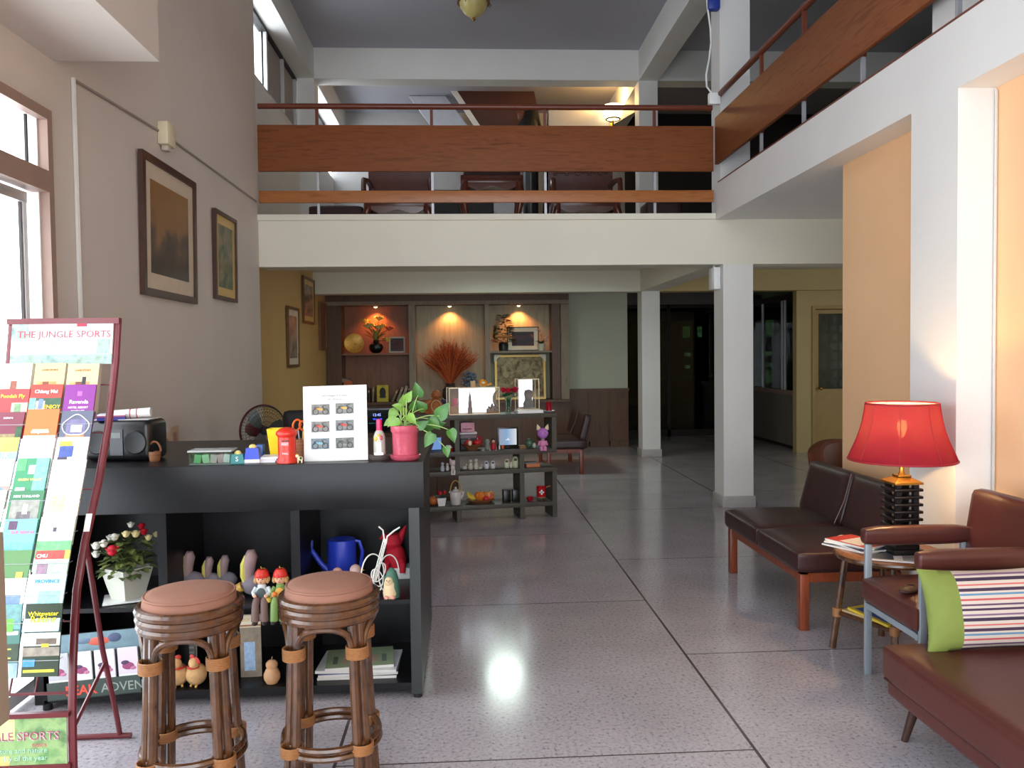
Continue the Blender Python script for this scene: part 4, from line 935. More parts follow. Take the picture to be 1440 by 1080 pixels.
for i in range(14):
    a = rnd.uniform(0,2*PI); g.tube([(0,0,h-.03),(.06*math.cos(a),.06*math.sin(a),h+.05),(.11*math.cos(a),.11*math.sin(a),h+.09)], .002, RL_, 5)
g.build('foliage', t, sharp=60)
def rose(c, r, m):
    g = G(); c = Vector(c); rr = random.Random(int(c.x*1e5))
    g.ell(c, (r*.6,r*.6,r*.65), m, u=10, v=7)
    for k, (n_, s_, dz) in enumerate(((5,.75,.05),(6,1.0,-.1))):
        for i in range(n_):
            a = 2*PI*i/n_+k*.5
            g.leaf(c+Vector((0,0,-r*.55+dz*r)), (math.cos(a),math.sin(a),1.1-.5*k), r*1.25*s_, r*1.1, m, up=Vector((0,0,1)), curl=-.35, fold=.4, heart=False)
    g.build('rose', t, sharp=60)
ROSW = mat((230,226,214), .6); ROSR = mat((190,26,44), .55); ROSC = mat((222,206,150), .6)
import itertools
for (dx, dy, dz, r, m) in ((-.10,-.05,.10,.026,ROSW),(-.115,-.02,.055,.024,ROSW),(-.06,-.07,.115,.025,ROSW),(-.015,-.10,.09,.034,ROSR),(-.03,-.04,.135,.024,ROSW),(.02,-.05,.15,.022,ROSC),(.05,-.03,.145,.024,ROSC),(.06,.03,.14,.022,ROSR),(.04,.06,.16,.022,ROSR),(.09,.0,.12,.02,ROSC),(.0,.05,.17,.02,ROSW),(.1,.06,.12,.02,ROSC),(-.09,.06,.11,.022,ROSW)):
    q = Matrix.Rotation(.55, 3, 'Z') @ Vector((dx,dy,0)); rose((q.x*1.1,q.y*1.1,h+dz+.01), r*1.12, m)
MAUVE = mat((150,124,124), .5, var=.08, vs=20); DUCKY = mat((200,190,90), .5, var=.1, vs=20); DUCKB = mat((120,112,120), .6)
def duck(px, y, H, lab, beak=True):
    t = thing('wooden_duck', lab, 'ornament', cs(px,y), 0, 'painted wooden ducks on the counter shelf')
    k = H/.2
    g = G(); g.ell((.02*k,0,.05*k), (.06*k,.036*k,.048*k), DUCKB); g.build('body', t)
    g = G(); g.tube([(.0,0,.05*k),(-.006*k,0,.09*k),(-.002*k,0,.14*k),(.006*k,0,.172*k),(.002*k,0,.19*k),(-.008*k,0,.197*k)], [.024*k,.026*k,.03*k,.030*k,.024*k,.006*k], MAUVE, 12); nk = g.build('neck', t)
    g = G(); g.tube([(-.012*k,-.008*k,.04*k),(-.024*k,-.014*k,.09*k),(-.022*k,-.016*k,.14*k),(-.012*k,-.014*k,.18*k)], [.008*k,.014*k,.014*k,.006*k], DUCKY, 8); g.build('painted_stripe', nk)
    if beak: g = G(); g.tube([(-.03*k,-.01*k,.045*k),(-.055*k,-.01*k,.03*k),(-.075*k,-.01*k,.012*k)], [.022*k,.02*k,.008*k], mat((196,150,70), .4), 10); g.build('beak', t)
duck(266,3.92,.185,'tall painted wooden duck neck just right of the planter')
duck(294,3.95,.150,'shorter wooden duck, middle of the three above the left stool')
duck(316,3.95,.155,'shorter wooden duck with yellow throat, right of the three above the left stool')
duck(352,3.80,.212,'tallest yellow-striped wooden duck beside the seated boy figurine')
SKIN = mat((222,172,136), .55, var=.03); HAIRB = mat((196,150,90), .7, bump=.4, bs=150)
def doll(px, lab, vest, trousers, shirt, basket):
    t = thing('seated_figurine', lab, 'figurine', cs(px,3.70), 0, 'seated apple-hat figurines')
    g = G(); g.ell((0,.0,.038), (.030,.024,.04), shirt); g.ell((0,-.003,.07), (.020,.017,.018), shirt); g.build('body', t)
    g = G(); g.ell((0,-.0216,.040), (.022,.006,.028), vest); g.build('waistcoat', t)
    for s_ in (-1,1):
        g = G(); g.tube([(s_*.014,-.005,.014),(s_*.017,-.035,.016),(s_*.019,-.048,.0),(s_*.020,-.05,-.05),(s_*.020,-.05,-.072)], [.016,.0165,.0165,.018,.019], trousers, 10); g.build('trouser_leg', t)
        g = G(); g.ell((s_*.021,-.058,-.079), (.013,.02,.010), mat((40,30,28), .5)); g.build('shoe', t)
        g = G(); g.tube([(s_*.026,-.002,.066),(s_*.037,-.012,.045),(s_*.026,-.034,.036)], [.010,.010,.008], shirt, 8); g.ell((s_*.024,-.037,.036), .008, SKIN, u=8, v=6); g.build('arm', t)
    g = G(); g.ell((0,-.004,.104), (.026,.024,.025), SKIN); g.ell((0,-.029,.102), .004, SKIN, u=8, v=6); hd = g.build('head', t)
    g = G()
    for s_ in (-1,1): g.ell((s_*.009,-.0265,.108), (.0026,.002,.003), mat((40,30,26), .4), u=8, v=6)
    g.ell((0,-.0265,.093), (.006,.002,.0014), mat((170,70,60), .5), u=8, v=6); g.build('face', hd)
    g = G()
    for i in range(13):
        a = PI*.92*i/12-.1; a = -.15+ (PI+.3)*i/12; g.ell((.026*math.cos(a), .004+.022*math.sin(a)-.004, .102), (.011,.010,.014), HAIRB, u=8, v=6)
    for s_ in (-1,1): g.ell((s_*.027,-.01,.098), (.009,.009,.013), HAIRB, u=8, v=6)
    g.build('hair', hd)
    g = G(); g.lathe([(.031,.116),(.0315,.122),(.028,.136),(.018,.148),(0,.150)], mat((208,52,38), .4), n=24); g.ring((0,0,.117), .030, .004, mat((208,52,38), .4), 24, 6); g.leaf((0,-.002,.149), (.7,-.4,.4), .022, .014, mat((190,170,70), .5)); g.cyl((0,0,.148), (-.004,0,.16), .002, mat((190,160,70), .5), n=6); g.build('apple_hat', hd)
    if basket == 'b': g = G(); g.lathe([(0,0),(.010,0),(.013,.02),(.011,.02),(0,.004)], mat((206,176,80), .6), (.036,-.034,.008), 14); g.ring((.036,-.034,.028), .011, .0016, mat((206,176,80), .6), 16, 5, rot=(PI/2,0,0)); g.build('basket', t)
    else:
        for s_ in (-1,1): g = G(); g.ell((s_*.018,-.043,.045), .011, mat((226,120,50), .4)); g.build('orange_fruit', t)
doll(369,'seated boy figurine in red apple hat, white shirt and brown trousers', mat((70,80,80), .6), mat((112,88,82), .6), mat((206,214,214), .6), 'b')
doll(395,'seated girl figurine in red apple hat and green clothes holding fruit', mat((214,160,70), .6), mat((120,150,84), .6), mat((120,150,80), .6), 'f')
t = thing('watering_can', 'blue plastic watering can behind the right stool', 'watering can', cs(482,3.98))
BLU = mat((38,60,176), .3, var=.03)
g = G(); g.lathe([(0,0),(.070,0),(.072,.01),(.068,.20),(.066,.212),(.06,.215),(.045,.213),(0,.20)], BLU, n=32); g.build('body', t)
g = G(); g.tube([(-.06,-.01,.06),(-.10,-.012,.10),(-.145,-.015,.17)], [.018,.013,.012], BLU, 12); g.lathe([(0,-.012),(.012,-.01),(.034,.012),(.034,.017),(.02,.024),(0,.026)], mat((90,110,206), .3), (-.15,-.015,.178), 22, rot=(0,-.75,0)); g.build('spout', t)
g = G(); g.tube([(.05,0,.205),(.085,0,.20),(.10,0,.15),(.09,0,.08),(.068,0,.05)], .009, BLU, 8); g.build('handle', t)
PKB = mat((186,140,124), .5, var=.12, vs=30)
for px, y, H, lab in ((472,3.76,.135,'pinkish clay bird on the left, in front of the blue watering can'),(497,3.76,.148,'grey-pink clay bird on the right, in front of the blue watering can')):
    t = thing('clay_bird', lab, 'ornament', cs(px,y), 0, 'clay birds on the counter shelf'); k = H/.14; m = PKB if px < 480 else mat((176,146,138), .5, var=.12, vs=30)
    g = G(); g.ell((-.012*k,0,.05*k), (.055*k,.036*k,.05*k), m); g.build('body', t); g = G(); g.ell((.012*k,-.008,.112*k), (.025*k,.023*k,.026*k), m); hd = g.build('head', t); g = G(); g.lathe([(0,.02),(.006,0),(0,0)], mat((196,150,90), .5), (.034*k,-.012,.112*k), 8, rot=(0,PI/2,0)); g.build('beak', hd)
# white wire bicycle
t = thing('wire_bicycle', 'white bent-wire bicycle ornament on the counter shelf', 'ornament', cs(536,3.72))
WI = mat((226,224,216), .4)
def bk(px, py, dy=0): p = at(px,py,3.72+dy); return p-Vector(t.location)
g = G(); c = bk(524,800); g.ring((c.x,0,.102), .055, .0032, WI, 36, 6, rot=(PI/2,0,.5), sy=1.75); g.build('front_wheel', t)
g = G(); g.ring((c.x+.07,.03,.098), .05, .0032, WI, 36, 6, rot=(PI/2,0,.5), sy=1.75); g.build('rear_wheel', t)
g = G(); g.ring((c.x+.03,-.006,.115), .026, .0025, WI, 30, 6, rot=(PI/2,.5,.5), sy=1.7); g.ring((c.x+.02,-.004,.09), .024, .0025, WI, 30, 6, rot=(PI/2,-.4,.5), sy=1.8); g.build('scroll_wire', t)
g = G(); top = bk(541,758); 
for k in (-.004,.004,.011): g.tube([(c.x+.003+k,0,.075),(top.x+k,0,top.z)], .0028, WI, 6)
a1, a2 = bk(533,740), bk(562,742); g.tube([(a1.x,-.01,a1.z),(a1.x+.018,-.004,a1.z-.018),(top.x-.004,0,top.z+.016),(top.x,0,top.z-.02)], .0038, WI, 7); g.tube([(a2.x,.01,a2.z),(a2.x-.028,.004,a2.z-.016),(top.x+.012,0,top.z+.012),(top.x+.006,0,top.z-.02)], .0038, WI, 7); g.build('handlebar', t)
t = thing('red_toy', 'red cloth toy with pointed head sitting on a white box', 'toy', cs(557,4.06,MS+.055))
RC_ = mat((190,24,44), .75)
g = G(); g.lathe([(0,.0),(.05,.0),(.055,.03),(.045,.08),(.03,.10),(0,.11)], RC_, n=20); g.build('body', t)
g = G(); g.lathe([(0,.08),(.035,.09),(.05,.115),(.045,.14),(.035,.16),(0,.16)], RC_, (-.012,0,.0), 20); g.tube([(.02,0,.13),(.04,0,.17),(.055,0,.20)], [.022,.014,.003], RC_, 10); g.tube([(-.03,0,.14),(-.06,0,.15),(-.075,0,.135)], [.018,.013,.005], RC_, 10); g.build('head', t)
for s_ in (-1,1): g = G(); g.tube([(s_*.03,-.03,.03),(s_*.04,-.06,.02),(s_*.04,-.07,-.02)], [.018,.016,.014], RC_, 10); g.build('leg', t)
t = thing('white_box', 'white open box under the red cloth toy', 'box', cs(562,4.06)); g = G(); g.b2((-.06,-.05,0), (.06,.05,.052), WH, bev=.003); g.build('body', t); g = G(); g.b2((-.063,-.053,.043), (.063,.053,.054), WH, bev=.002); g.build('lid', t)
t = thing('garden_gnome', 'cream bearded gnome in a green hood at the right of the counter shelf', 'figurine', cs(549,3.71))
GNC = mat((214,190,150), .6); GNG = mat((70,110,92), .6)
g = G(); g.lathe([(0,0),(.030,0),(.034,.02),(.028,.07),(.018,.09),(0,.095)], GNC, n=20); g.build('body', t)
g = G(); g.lathe([(.036,.0),(.036,.05),(.030,.09),(.022,.115),(.008,.132),(0,.134)], GNG, (.006,.010,0), 20); g.build('hood', t)
g = G(); g.ell((-.004,-.02,.078), (.019,.014,.022), GNC); hd = g.build('head', t); g = G(); g.ell((-.005,-.034,.08), .005, mat((206,160,130), .6)); g.ell((-.012,-.033,.086), (.002,.002,.003), BLACKW); g.ell((.002,-.034,.086), (.002,.002,.003), BLACKW); g.build('face', hd)
for s_ in (-1,1): g = G(); g.ell((s_*.014,-.03,.008), (.012,.014,.009), mat((206,150,130), .6)); g.build('foot', t)
# bottom shelf
t = thing('leaflet_display', 'printed leaflet holder reading PEAK ADVENTURE on the bottom shelf', 'leaflet holder', (at(137,960,3.655).x,3.655,BS), 0, rot=(-.06,-.07,0))
PKG = mat((60,72,66), .4, var=.1, vs=8)
w, h = .40, .275
g = G(); g.b2((-w/2,0,0), (w/2,.012,h), PKG); g.rect(-w/2, h*.7, w/2, h, mat((110,136,146), .4, var=.2, vs=20)); g.build('holder_board', t)
g = G(); g.b2((-w/2,-.03,0), (w/2,-.026,.078), PKG); g.b2((-w/2,-.03,0), (w/2,0,.004), PKG); g.text('PEAK', .058, mat((226,84,66), .4), -.055, .018, n=.0305, align='CENTER', bold=.0012); g.text('ADVENTURE', .056, mat((150,160,152), .4), .03, .018, n=.0305, align='LEFT'); g.build('pocket', t)
for i in range(4):
    x = -.15+i*.10
    g = G(); g.b2((x-.043,-.022,.01), (x+.043,-.014,.20), WH); g.rect(x-.043, .085, x+.043, .20, pm(((186,186,190),(226,226,226),(226,214,232),(220,206,226))[i]), n=.022); g.ell((x+.0,-.0235,.12), (.026,.0015,.016), mat((150,70,110), .5)); g.ell((x-.012,-.0235,.135), (.018,.0018,.010), mat((80,60,90), .5)); g.ell((x+.02,-.0235,.11), (.014,.0018,.008), mat((190,120,150), .5))
    g.build('leaflet', t)
g = G(); g.ell((.02,-.001,.235), (.05,.002,.018), mat((190,90,70), .4)); g.ell((-.04,-.001,.24), (.035,.002,.012), mat((90,110,130), .4)); g.ell((.09,-.001,.245), (.03,.002,.02), mat((70,80,110), .4)); g.build('raft_picture', t)
t = thing('booklet_stack', 'upright booklets with a pale striped cover behind the left stool', 'booklets', cs(256,3.95,BS), .1)
for i in range(3): g = G(); g.b2((-.055,-.012+i*.018,0), (.055,.0+i*.018,.205-.01*i), mat(((150,156,150),(120,124,120),(180,176,160))[i], .5)); 
g = G(); g.b2((-.055,-.012,0), (.055,.004,.205), mat((132,140,138), .5)); g.rect(-.05, .15, .05, .2, mat((206,206,190), .5), n=.012); 
for q in range(5): g.rect(-.05, .02+q*.024, .05, .03+q*.024, mat((180,186,180), .5), n=.012)
g.build('front_booklet', t); g = G(); g.b2((-.05,.006,0), (.06,.016,.195), mat((176,170,150), .5)); g.build('rear_booklet', t)
t = thing('tour_leaflet', 'tall cream leaflet with elephant picture leaning between the two stools', 'leaflet', cs(351,3.80,BS), .0, rot=(-.1,-.03,0))
g = G(); g.b2((-.048,0,0), (.048,.006,.285), mat((206,190,160), .5)); g.rect(-.048,.24,.048,.28, mat((226,214,190), .5)); g.rect(-.048,.232,.048,.238, mat((150,90,60), .5)); g.rect(-.048,.0,.048,.225, mat((136,122,104), .5, var=.3, vs=25)); g.rect(-.03,.03,.02,.16, mat((150,176,206), .5, var=.3, vs=40), n=.0008); g.text('DOI', .02, mat((214,170,70), .5), -.02, .255, n=.0016); g.build('cover', t)
HEN = mat((206,164,112), .8, var=.12, vs=30, bump=.4, bs=90); HENR = mat((196,60,50), .6)
for dx, ry, lab in ((247,.5,'fluffy tan hen ornament on the left of the pair under the left stool'),(273,-.5,'fluffy tan hen ornament on the right of the pair under the left stool')):
    t = thing('hen_ornament', lab, 'ornament', cs(dx,3.72,BS), ry, 'hen ornaments')
    g = G(); g.ell((0,0,.055), (.05,.045,.05), HEN); g.build('body', t); g = G(); g.ell((-.01 if ry > 0 else .01,-.02,.112), (.025,.023,.025), HEN); hd = g.build('head', t)
    g = G(); g.ell((0,-.02,.138), (.014,.006,.012), HENR); g.build('comb', hd); g = G(); g.ring((0,-.012,.092), .026, .005, HENR, 20, 6); s_ = -1 if ry > 0 else 1; g.ell((s_*.028,-.02,.125), (.02,.006,.014), HENR, rot=(0,.5*s_,0)); g.build('bow', t)
    for s_ in (-1,1): g = G(); g.cyl((s_*.015,-.02,0), (s_*.015,-.01,.015), .005, mat((226,176,90), .5)); g.build('foot', t)
t = thing('pear_figurine', 'tan gourd-shaped figurine on the bottom shelf between the stools', 'ornament', cs(380,3.72,BS)); g = G(); g.lathe([(0,0),(.025,.002),(.036,.022),(.037,.042),(.028,.062),(.022,.07),(.026,.08),(.026,.092),(.016,.104),(0,.108)], mat((196,150,110), .5, var=.15, vs=25), n=24); g.build('body', t); g = G(); g.cyl((0,0,.106), (.003,0,.122), .003, mat((110,100,80), .5)); g.build('stalk', t)
t = thing('egg_ornament', 'small grey-green egg ornament half hidden behind the left stool leg', 'ornament', cs(316,3.74,BS)); g = G(); g.lathe([(0,0),(.02,.004),(.027,.03),(.022,.06),(.01,.078),(0,.08)], mat((120,136,126), .4), n=20); g.build('shell', t); g = G(); g.lathe([(0,0),(.018,0),(.02,.006),(.014,.01),(0,.01)], DWOOD, n=16); g.build('stand', t)
LABM = ['pale green magazine on top of the stack on the bottom shelf','white magazine just under the pale green one','blue-edged magazine in the middle of the bottom shelf stack','grey magazine at the bottom of the shelf stack']
for i, (c, dz, rz, w, d) in enumerate([((110,116,120),0,.0,.36,.26),((80,90,140),.014,.05,.36,.26),((216,216,214),.028,-.04,.37,.26),((150,166,130),.042,.10,.31,.24)]):
    g = G(); g.b2((-w/2,-d/2,0), (w/2,d/2,.012), mat((206,204,198), .5)); g.b2((-w/2,-d/2,.012), (w/2,d/2,.0126), mat(c, .35, var=.12, vs=12))
    if i == 3:
        for q in range(6): g.b2((-w*.4+q*.045,-d*.3,.0126), (-w*.4+.022+q*.045,d*.1,.013), mat(((90,110,90),(180,150,130),(110,120,110))[q % 3], .4))
    tag(g.build('magazine', None, cs(505,3.86,BS+dz), (0.0,0,rz)), LABM[3-i], 'magazine', 'magazines stacked in the counter')
# ================================================================ work desk behind the counter
t = thing('work_desk', 'dark wooden work desk standing behind the reception counter', 'desk', (0,0,0))
g = G(); g.b2((-1.85,5.35,.70), (-.50,6.3,.74), DWOOD, bev=.003); g.build('desk_top', t)
for x in (-1.82,-.55): g = G(); g.b2((x,5.4,0), (x+.04,6.25,.70), DWOOD); g.build('side_panel', t)
t = thing('desk_fan', 'dark desk fan with a red rim and motor behind the counter', 'fan', (-1.41,5.70,.74), .75)
FBL = mat((34,32,34), .35); FRD = mat((104,26,34), .35)
g = G(); g.lathe([(0,0),(.09,0),(.09,.015),(.03,.03),(.018,.04),(.018,.20),(0,.20)], FRD, n=24); g.build('base', t)
FZ = .315; FR = .17
g = G()
g.ring((0,-.03,FZ), FR, .005, FBL, 48, 6, rot=(PI/2,0,0))
for k in range(6): g.ring((0,-.03-.035*math.cos(k/6*PI/2),FZ), FR*math.sin(PI/2*(k+.6)/6.6)*.98, .0013, FBL, 40, 4, rot=(PI/2,0,0))
for i in range(44):
    a = 2*PI*i/44; c, s_ = math.cos(a), math.sin(a)
    g.tube([(.03*c,-.068,FZ+.03*s_),(.11*c,-.06,FZ+.11*s_),(FR*c,-.03,FZ+FR*s_),(.11*c,.02,FZ+.11*s_),(.05*c,.03,FZ+.05*s_)], .0010, FBL, 4)
g.build('cage', t)
g = G(); g.ring((0,-.022,FZ), FR+.003, .006, FRD, 48, 6, rot=(PI/2,0,0)); g.build('red_rim', t)
g = G(); g.lathe([(0,-.04),(.04,-.035),(.05,.0),(.052,.07),(.04,.11),(0,.12)], FRD, (0,.05,FZ), 24, rot=(-PI/2,0,0)); g.build('motor_housing', t)
g = G(); g.cyl((0,.09,FZ+.045), (0,.09,FZ+.085), .006, FBL); g.build('oscillation_knob', t)
for i in range(3):
    g = G(); a = 2*PI*i/3; u = Vector((math.cos(a),0,math.sin(a))); v = Vector((-math.sin(a),0,math.cos(a)))
    c0 = Vector((0,-.03,FZ)); vs = []
    for r, w, tw in ((.025,.02,.012),(.07,.055,.014),(.12,.07,.012),(.15,.045,.008)): vs += [c0+u*r-v*w*.5+Vector((0,tw,0)), c0+u*r+v*w+Vector((0,-tw,0))]
    g.prism([], (0,0,0), FBL) if False else None
    g.add(vs+[p+Vector((0,.002,0)) for p in vs], [(0,1,3,2),(2,3,5,4),(4,5,7,6),(8,10,11,9),(10,12,13,11),(12,14,15,13)], mat((70,78,74), .25)); g.build('blade', t)
g = G(); g.lathe([(0,-.012),(.028,-.008),(.03,.02),(0,.02)], FBL, (0,-.035,FZ), 18, rot=(PI/2,0,0)); g.build('hub', t)
t = thing('office_chair', 'black office chair back showing behind the pen pot', 'chair', (-1.25,6.75,0), .25)
BKF = mat((30,28,30), .6, var=.1)
g = G(); g.cushion((0,0,.46), (.50,.48,.09), BKF, puff=.02); g.build('seat', t)
g = G(); g.cushion((0,-.25,.86), (.50,.08,.56), BKF, puff=.0, bev=.04); g.build('backrest', t)
g = G(); g.cyl((0,0,.09), (0,0,.42), .028, FBL); g.cyl((0,-.22,.44), (0,-.27,.62), .02, FBL); g.build('column', t)
for i in range(5):
    a = 2*PI*i/5; g = G(); g.tube([(0,0,.1),(.27*math.cos(a),.27*math.sin(a),.065)], [.022,.014], FBL, 8); lg = g.build('leg', t); g = G(); g.ell((.27*math.cos(a),.27*math.sin(a),.026), (.025,.018,.026), FBL); g.build('castor', lg)
t = thing('wooden_chair', 'brown wooden chair with sloping arm behind the left end of the counter', 'chair', (-1.62,5.05,0), .1)
g = G(); g.b2((-.2,-.2,.42), (.2,.2,.45), CHERRY, bev=.005); g.build('seat', t)
for x in (-.18,.18):
    for y in (-.18,.18): g = G(); g.b2((x-.02,y-.02,0), (x+.02,y+.02,.42 if y < 0 else .96), CHERRY); g.build('leg', t)
g = G(); g.b2((-.18,.165,.84), (.18,.195,.96), CHERRY); g.b2((-.18,.165,.62), (.18,.195,.68), CHERRY); g.build('backrest', t)
p0 = at(528,590,6.0)
t = thing('desk_monitor', 'small black monitor with glowing blue text behind the painted bottle', 'monitor', (p0.x+.03,6.0,.74))
g = G(); g.b2((-.24,0,p0.z-.74-.10), (.19,.03,p0.z-.74+.085), BLKP, bev=.006); g.build('screen_case', t)
g = G(); g.b2((-.225,-.002,p0.z-.74-.085), (.175,0,p0.z-.74+.07), mat((10,12,16), .15)); sc = g.build('screen', t)
g = G(); Z0 = p0.z-.74; g.text('12:45', .028, emit((150,170,255), 2.2, 'screen_text_light'), -.02, Z0+.025, n=.003); g.text('Wed 18', .02, emit((60,90,255), 2.5, 'screen_text_blue'), -.015, Z0-.004, n=.003); g.text('system ready', .014, emit((60,140,130), .8, 'screen_text_teal'), -.04, Z0-.03, n=.003); g.build('screen_text', sc)
g = G(); g.b2((-.05,.0,0), (.05,.1,.015), BLKP); g.b2((-.02,.02,0), (.02,.04,Z0-.08), BLKP); g.build('stand', t)
# ================================================================ things on the display shelf
def sp(px, z, dy=.13):
    q = shx(px, 640, dy); return SM @ Vector((q.x, dy, z))
PXM = 7.75/F
def glass_case(name, label, px0, px1, z, h, dy, depth, wbase=None):
    x0 = shx(px0,640,dy).x; x1 = shx(px1,640,dy).x; c = SM @ Vector(((x0+x1)/2, dy, z)); w = x1-x0
    t = thing(name, label, 'display case', c, ang)
    zb = 0
    if wbase: g = G(); g.b2((-w*.62,-.07,0), (w*.62,.10,.03), WH, bev=.004); g.build('plinth', t); zb = .03
    BR_ = mat((222,212,180), .3, metal=.3)
    g = G()
    for sx in (-1,1):
        for y in (0,depth): g.b2((sx*w/2-.0028,y-.0028,zb), (sx*w/2+.0028,y+.0028,h), BR_)
    for y in (0,depth): g.b2((-w/2,y-.004,h-.008), (w/2,y+.004,h), BR_); g.b2((-w/2,y-.004,zb), (w/2,y+.004,zb+.008), BR_)
    g.build('frame', t)
    g = G(); g.b2((-w/2,-.001,zb), (w/2,.001,h), GLASS); g.b2((-w/2,-.0,h-.002), (w/2,depth,h), GLASS); g.build('glass', t)
    g = G(); g.b2((-w/2+.004,0,zb), (w/2-.004,depth,zb+.006), mat((150,100,60), .5)); g.build('base', t)
    return t, w, zb
t1, w1, _ = glass_case('glass_display_case', 'wide glowing-backed glass case on the shelf top holding small towers', 633, 703, Zt, .255, .06, .17)
GLOWP = emit((236,244,255), 2.6, 'glow_panel')  # white emission put into a plain back panel, shared by both cases
g = G(); g.b2((-w1/2+.115,.165,.01), (w1/2-.006,.168,.247), GLOWP); g.build('glow_panel', t1)
g = G(); g.b2((-w1/2+.006,.165,.01), (-w1/2+.115,.168,.247), mat((96,88,84), .5)); g.build('grey_back', t1)
TWR = mat((120,112,106), .5, var=.1, vs=40)
def world_in(t, px, dy, z): q = shx(px,640,dy); p = SM @ Vector((q.x, dy, z)); return p
o = G(); o.lathe([(0,0),(.022,0),(.022,.05),(.018,.06),(.018,.11),(.013,.12),(.012,.16),(.004,.19),(.002,.232),(0,.234)], TWR, n=12); tag(o.build('tower_model', None, world_in(t1,662,.12,Zt+.007)), 'slim grey tower model inside the wide glass case', 'ornament')
t = thing('pagoda_model', 'small grey pagoda model at the right inside the wide glass case', 'ornament', world_in(t1,693,.12,Zt+.007))
g = G(); g.b2((-.055,-.03,0), (.055,.03,.02), mat((150,110,80), .5)); g.build('base', t)
for dx, k in ((-.03,.8),(0,1.15),(.03,.8)): g = G(); g.lathe([(0,.02),(.024,.02),(.026,.04),(.018,.05*k),(.012,.06*k),(.014,.066*k),(.004,.08*k),(0,.09*k)], TWR, (dx,0,0), 12); g.build('tower', t)
o = G(); o.tube([(.012+.05*math.cos(a)*.8, 0, .135+.075*math.sin(a)) for a in [PI*.55+q*PI*.95/14 for q in range(15)]], [.004+.012*math.sin(PI*q/14) for q in range(15)], TWR, 10); o.cyl((-.03,0,.07), (.02,0,.0), .006, TWR); tag(o.build('curved_ornament', None, world_in(t1,700,.10,Zt+.007)), 'curved grey horn-shaped ornament at the right end of the wide glass case', 'ornament')
o = G(); o.lathe([(0,0),(.02,0),(.028,.03),(.030,.07),(.026,.07),(.018,.01),(0,.01)], mat((196,90,120), .4), n=18); tag(o.build('pink_cup', None, world_in(t1,641,.10,Zt+.085)), 'pink cup on the left inside the wide glass case', 'cup')
o = G(); o.b2((-.04,-.03,0), (.03,.04,.078), mat((150,110,80), .5)); tag(o.build('wooden_riser', None, world_in(t1,641,.10,Zt+.007)), 'small brown block under the pink cup in the glass case', 'block')
o = G(); o.b2((-.024,-.02,0), (.024,.02,.058), mat((206,166,110), .5), bev=.006); tag(o.build('wooden_token', None, world_in(t1,666.5,.13,Zt+.256)), 'small pale wooden block standing on top of the wide glass case', 'block')
t = thing('orange_figurine', 'orange crouching animal figurine on top of the wide glass case', 'figurine', world_in(t1,681,.13,Zt+.256))
OG = mat((222,150,40), .45, var=.08, vs=30)
g = G(); g.ell((0,0,.034), (.042,.03,.034), OG); g.build('body', t); g = G(); g.ell((-.012,-.02,.05), (.028,.022,.026), OG); g.ell((-.0,-.038,.04), (.016,.008,.010), mat((236,226,206), .5)); g.build('head', t)
g = G(); g.tube([(.035,0,.02),(.06,0,.02),(.075,0,.035)], [.012,.010,.012], OG, 8); g.build('tail', t)
t = thing('rose_vase', 'clear glass vase of three dark red roses on the display shelf', 'vase of flowers', sp(716,Zt,.10))
g = G(); g.lathe([(0,0),(.026,0),(.028,.01),(.022,.05),(.026,.12),(.034,.15),(.032,.15),(.022,.12),(.018,.05),(0,.01)], glass('vase_glass',(226,238,230)), n=22); g.build('glass_vase', t)
DR = mat((170,20,44), .55); LG = mat((50,96,56), .5, var=.15, vs=20)
h = 0
for (dx, dz, r) in ((-.05,.225,.042),(.0,.215,.05),(.062,.225,.048)): rose((dx,-.01,dz), r, DR)
g = G()
for i in range(7): g.tube([(.004*(i-3),0,.01),(.006*(i-3),0,.12),(.02*(i-3),-.006,.19)], .0035, LG, 6)
for i in range(10): g.leaf((.015*(i-5),-.01,.15+.004*i%.03), ((i-4.5)*.2,-.4,.5), .06, .035, LG)
g.build('stems', t, sharp=60)
t2, w2, zb = glass_case('glass_display_case', 'narrow glowing-backed glass case with a grey statue right of the red roses', 730.5, 759, Zt, .325, .08, .15, True)
g = G(); g.b2((-w2/2+.03,.146,zb+.02), (w2/2-.03,.149,.322), GLOWP); g.build('glow_panel', t2)
t = thing('stone_statue', 'grey seated stone statue inside the narrow glass case', 'statue', world_in(t2,744,.14,Zt+.037))
g = G(); g.b2((-.052,-.03,0), (.052,.035,.02), mat((130,128,120), .6)); g.build('plinth', t)
g = G(); g.lathe([(0,.02),(.048,.02),(.052,.05),(.036,.08),(.034,.10),(.040,.125),(.042,.15),(.034,.175),(.015,.182),(0,.184)], mat((120,118,112), .7, bump=.5, bs=60, var=.15, vs=30), n=18); g.build('body', t)
t = thing('saucer', 'white saucer under the red candle glass on the shelf end', 'saucer', sp(772.5,Zt,.10)); g = G(); g.lathe([(0,0),(.03,0),(.058,.014),(.056,.016),(.03,.005),(0,.004)], WH, n=28); g.build('dish', t); g = G(); g.ring((0,0,.015), .057, .0015, mat((190,190,196), .3), 28, 5); g.build('rim', t)
t = thing('candle_glass', 'red glass candle holder on a white saucer', 'candle holder', sp(772.5,Zt+.006,.10)); g = G(); g.lathe([(0,0),(.030,0),(.032,.02),(.030,.085),(.034,.092),(.030,.092),(.026,.02),(0,.015)], mat((170,14,34), .12, trans=.3), n=24); g.build('glass_body', t); g = G(); g.lathe([(0,.015),(.024,.015),(.024,.045),(0,.047)], mat((206,60,80), .5), n=20); g.build('wax', t)
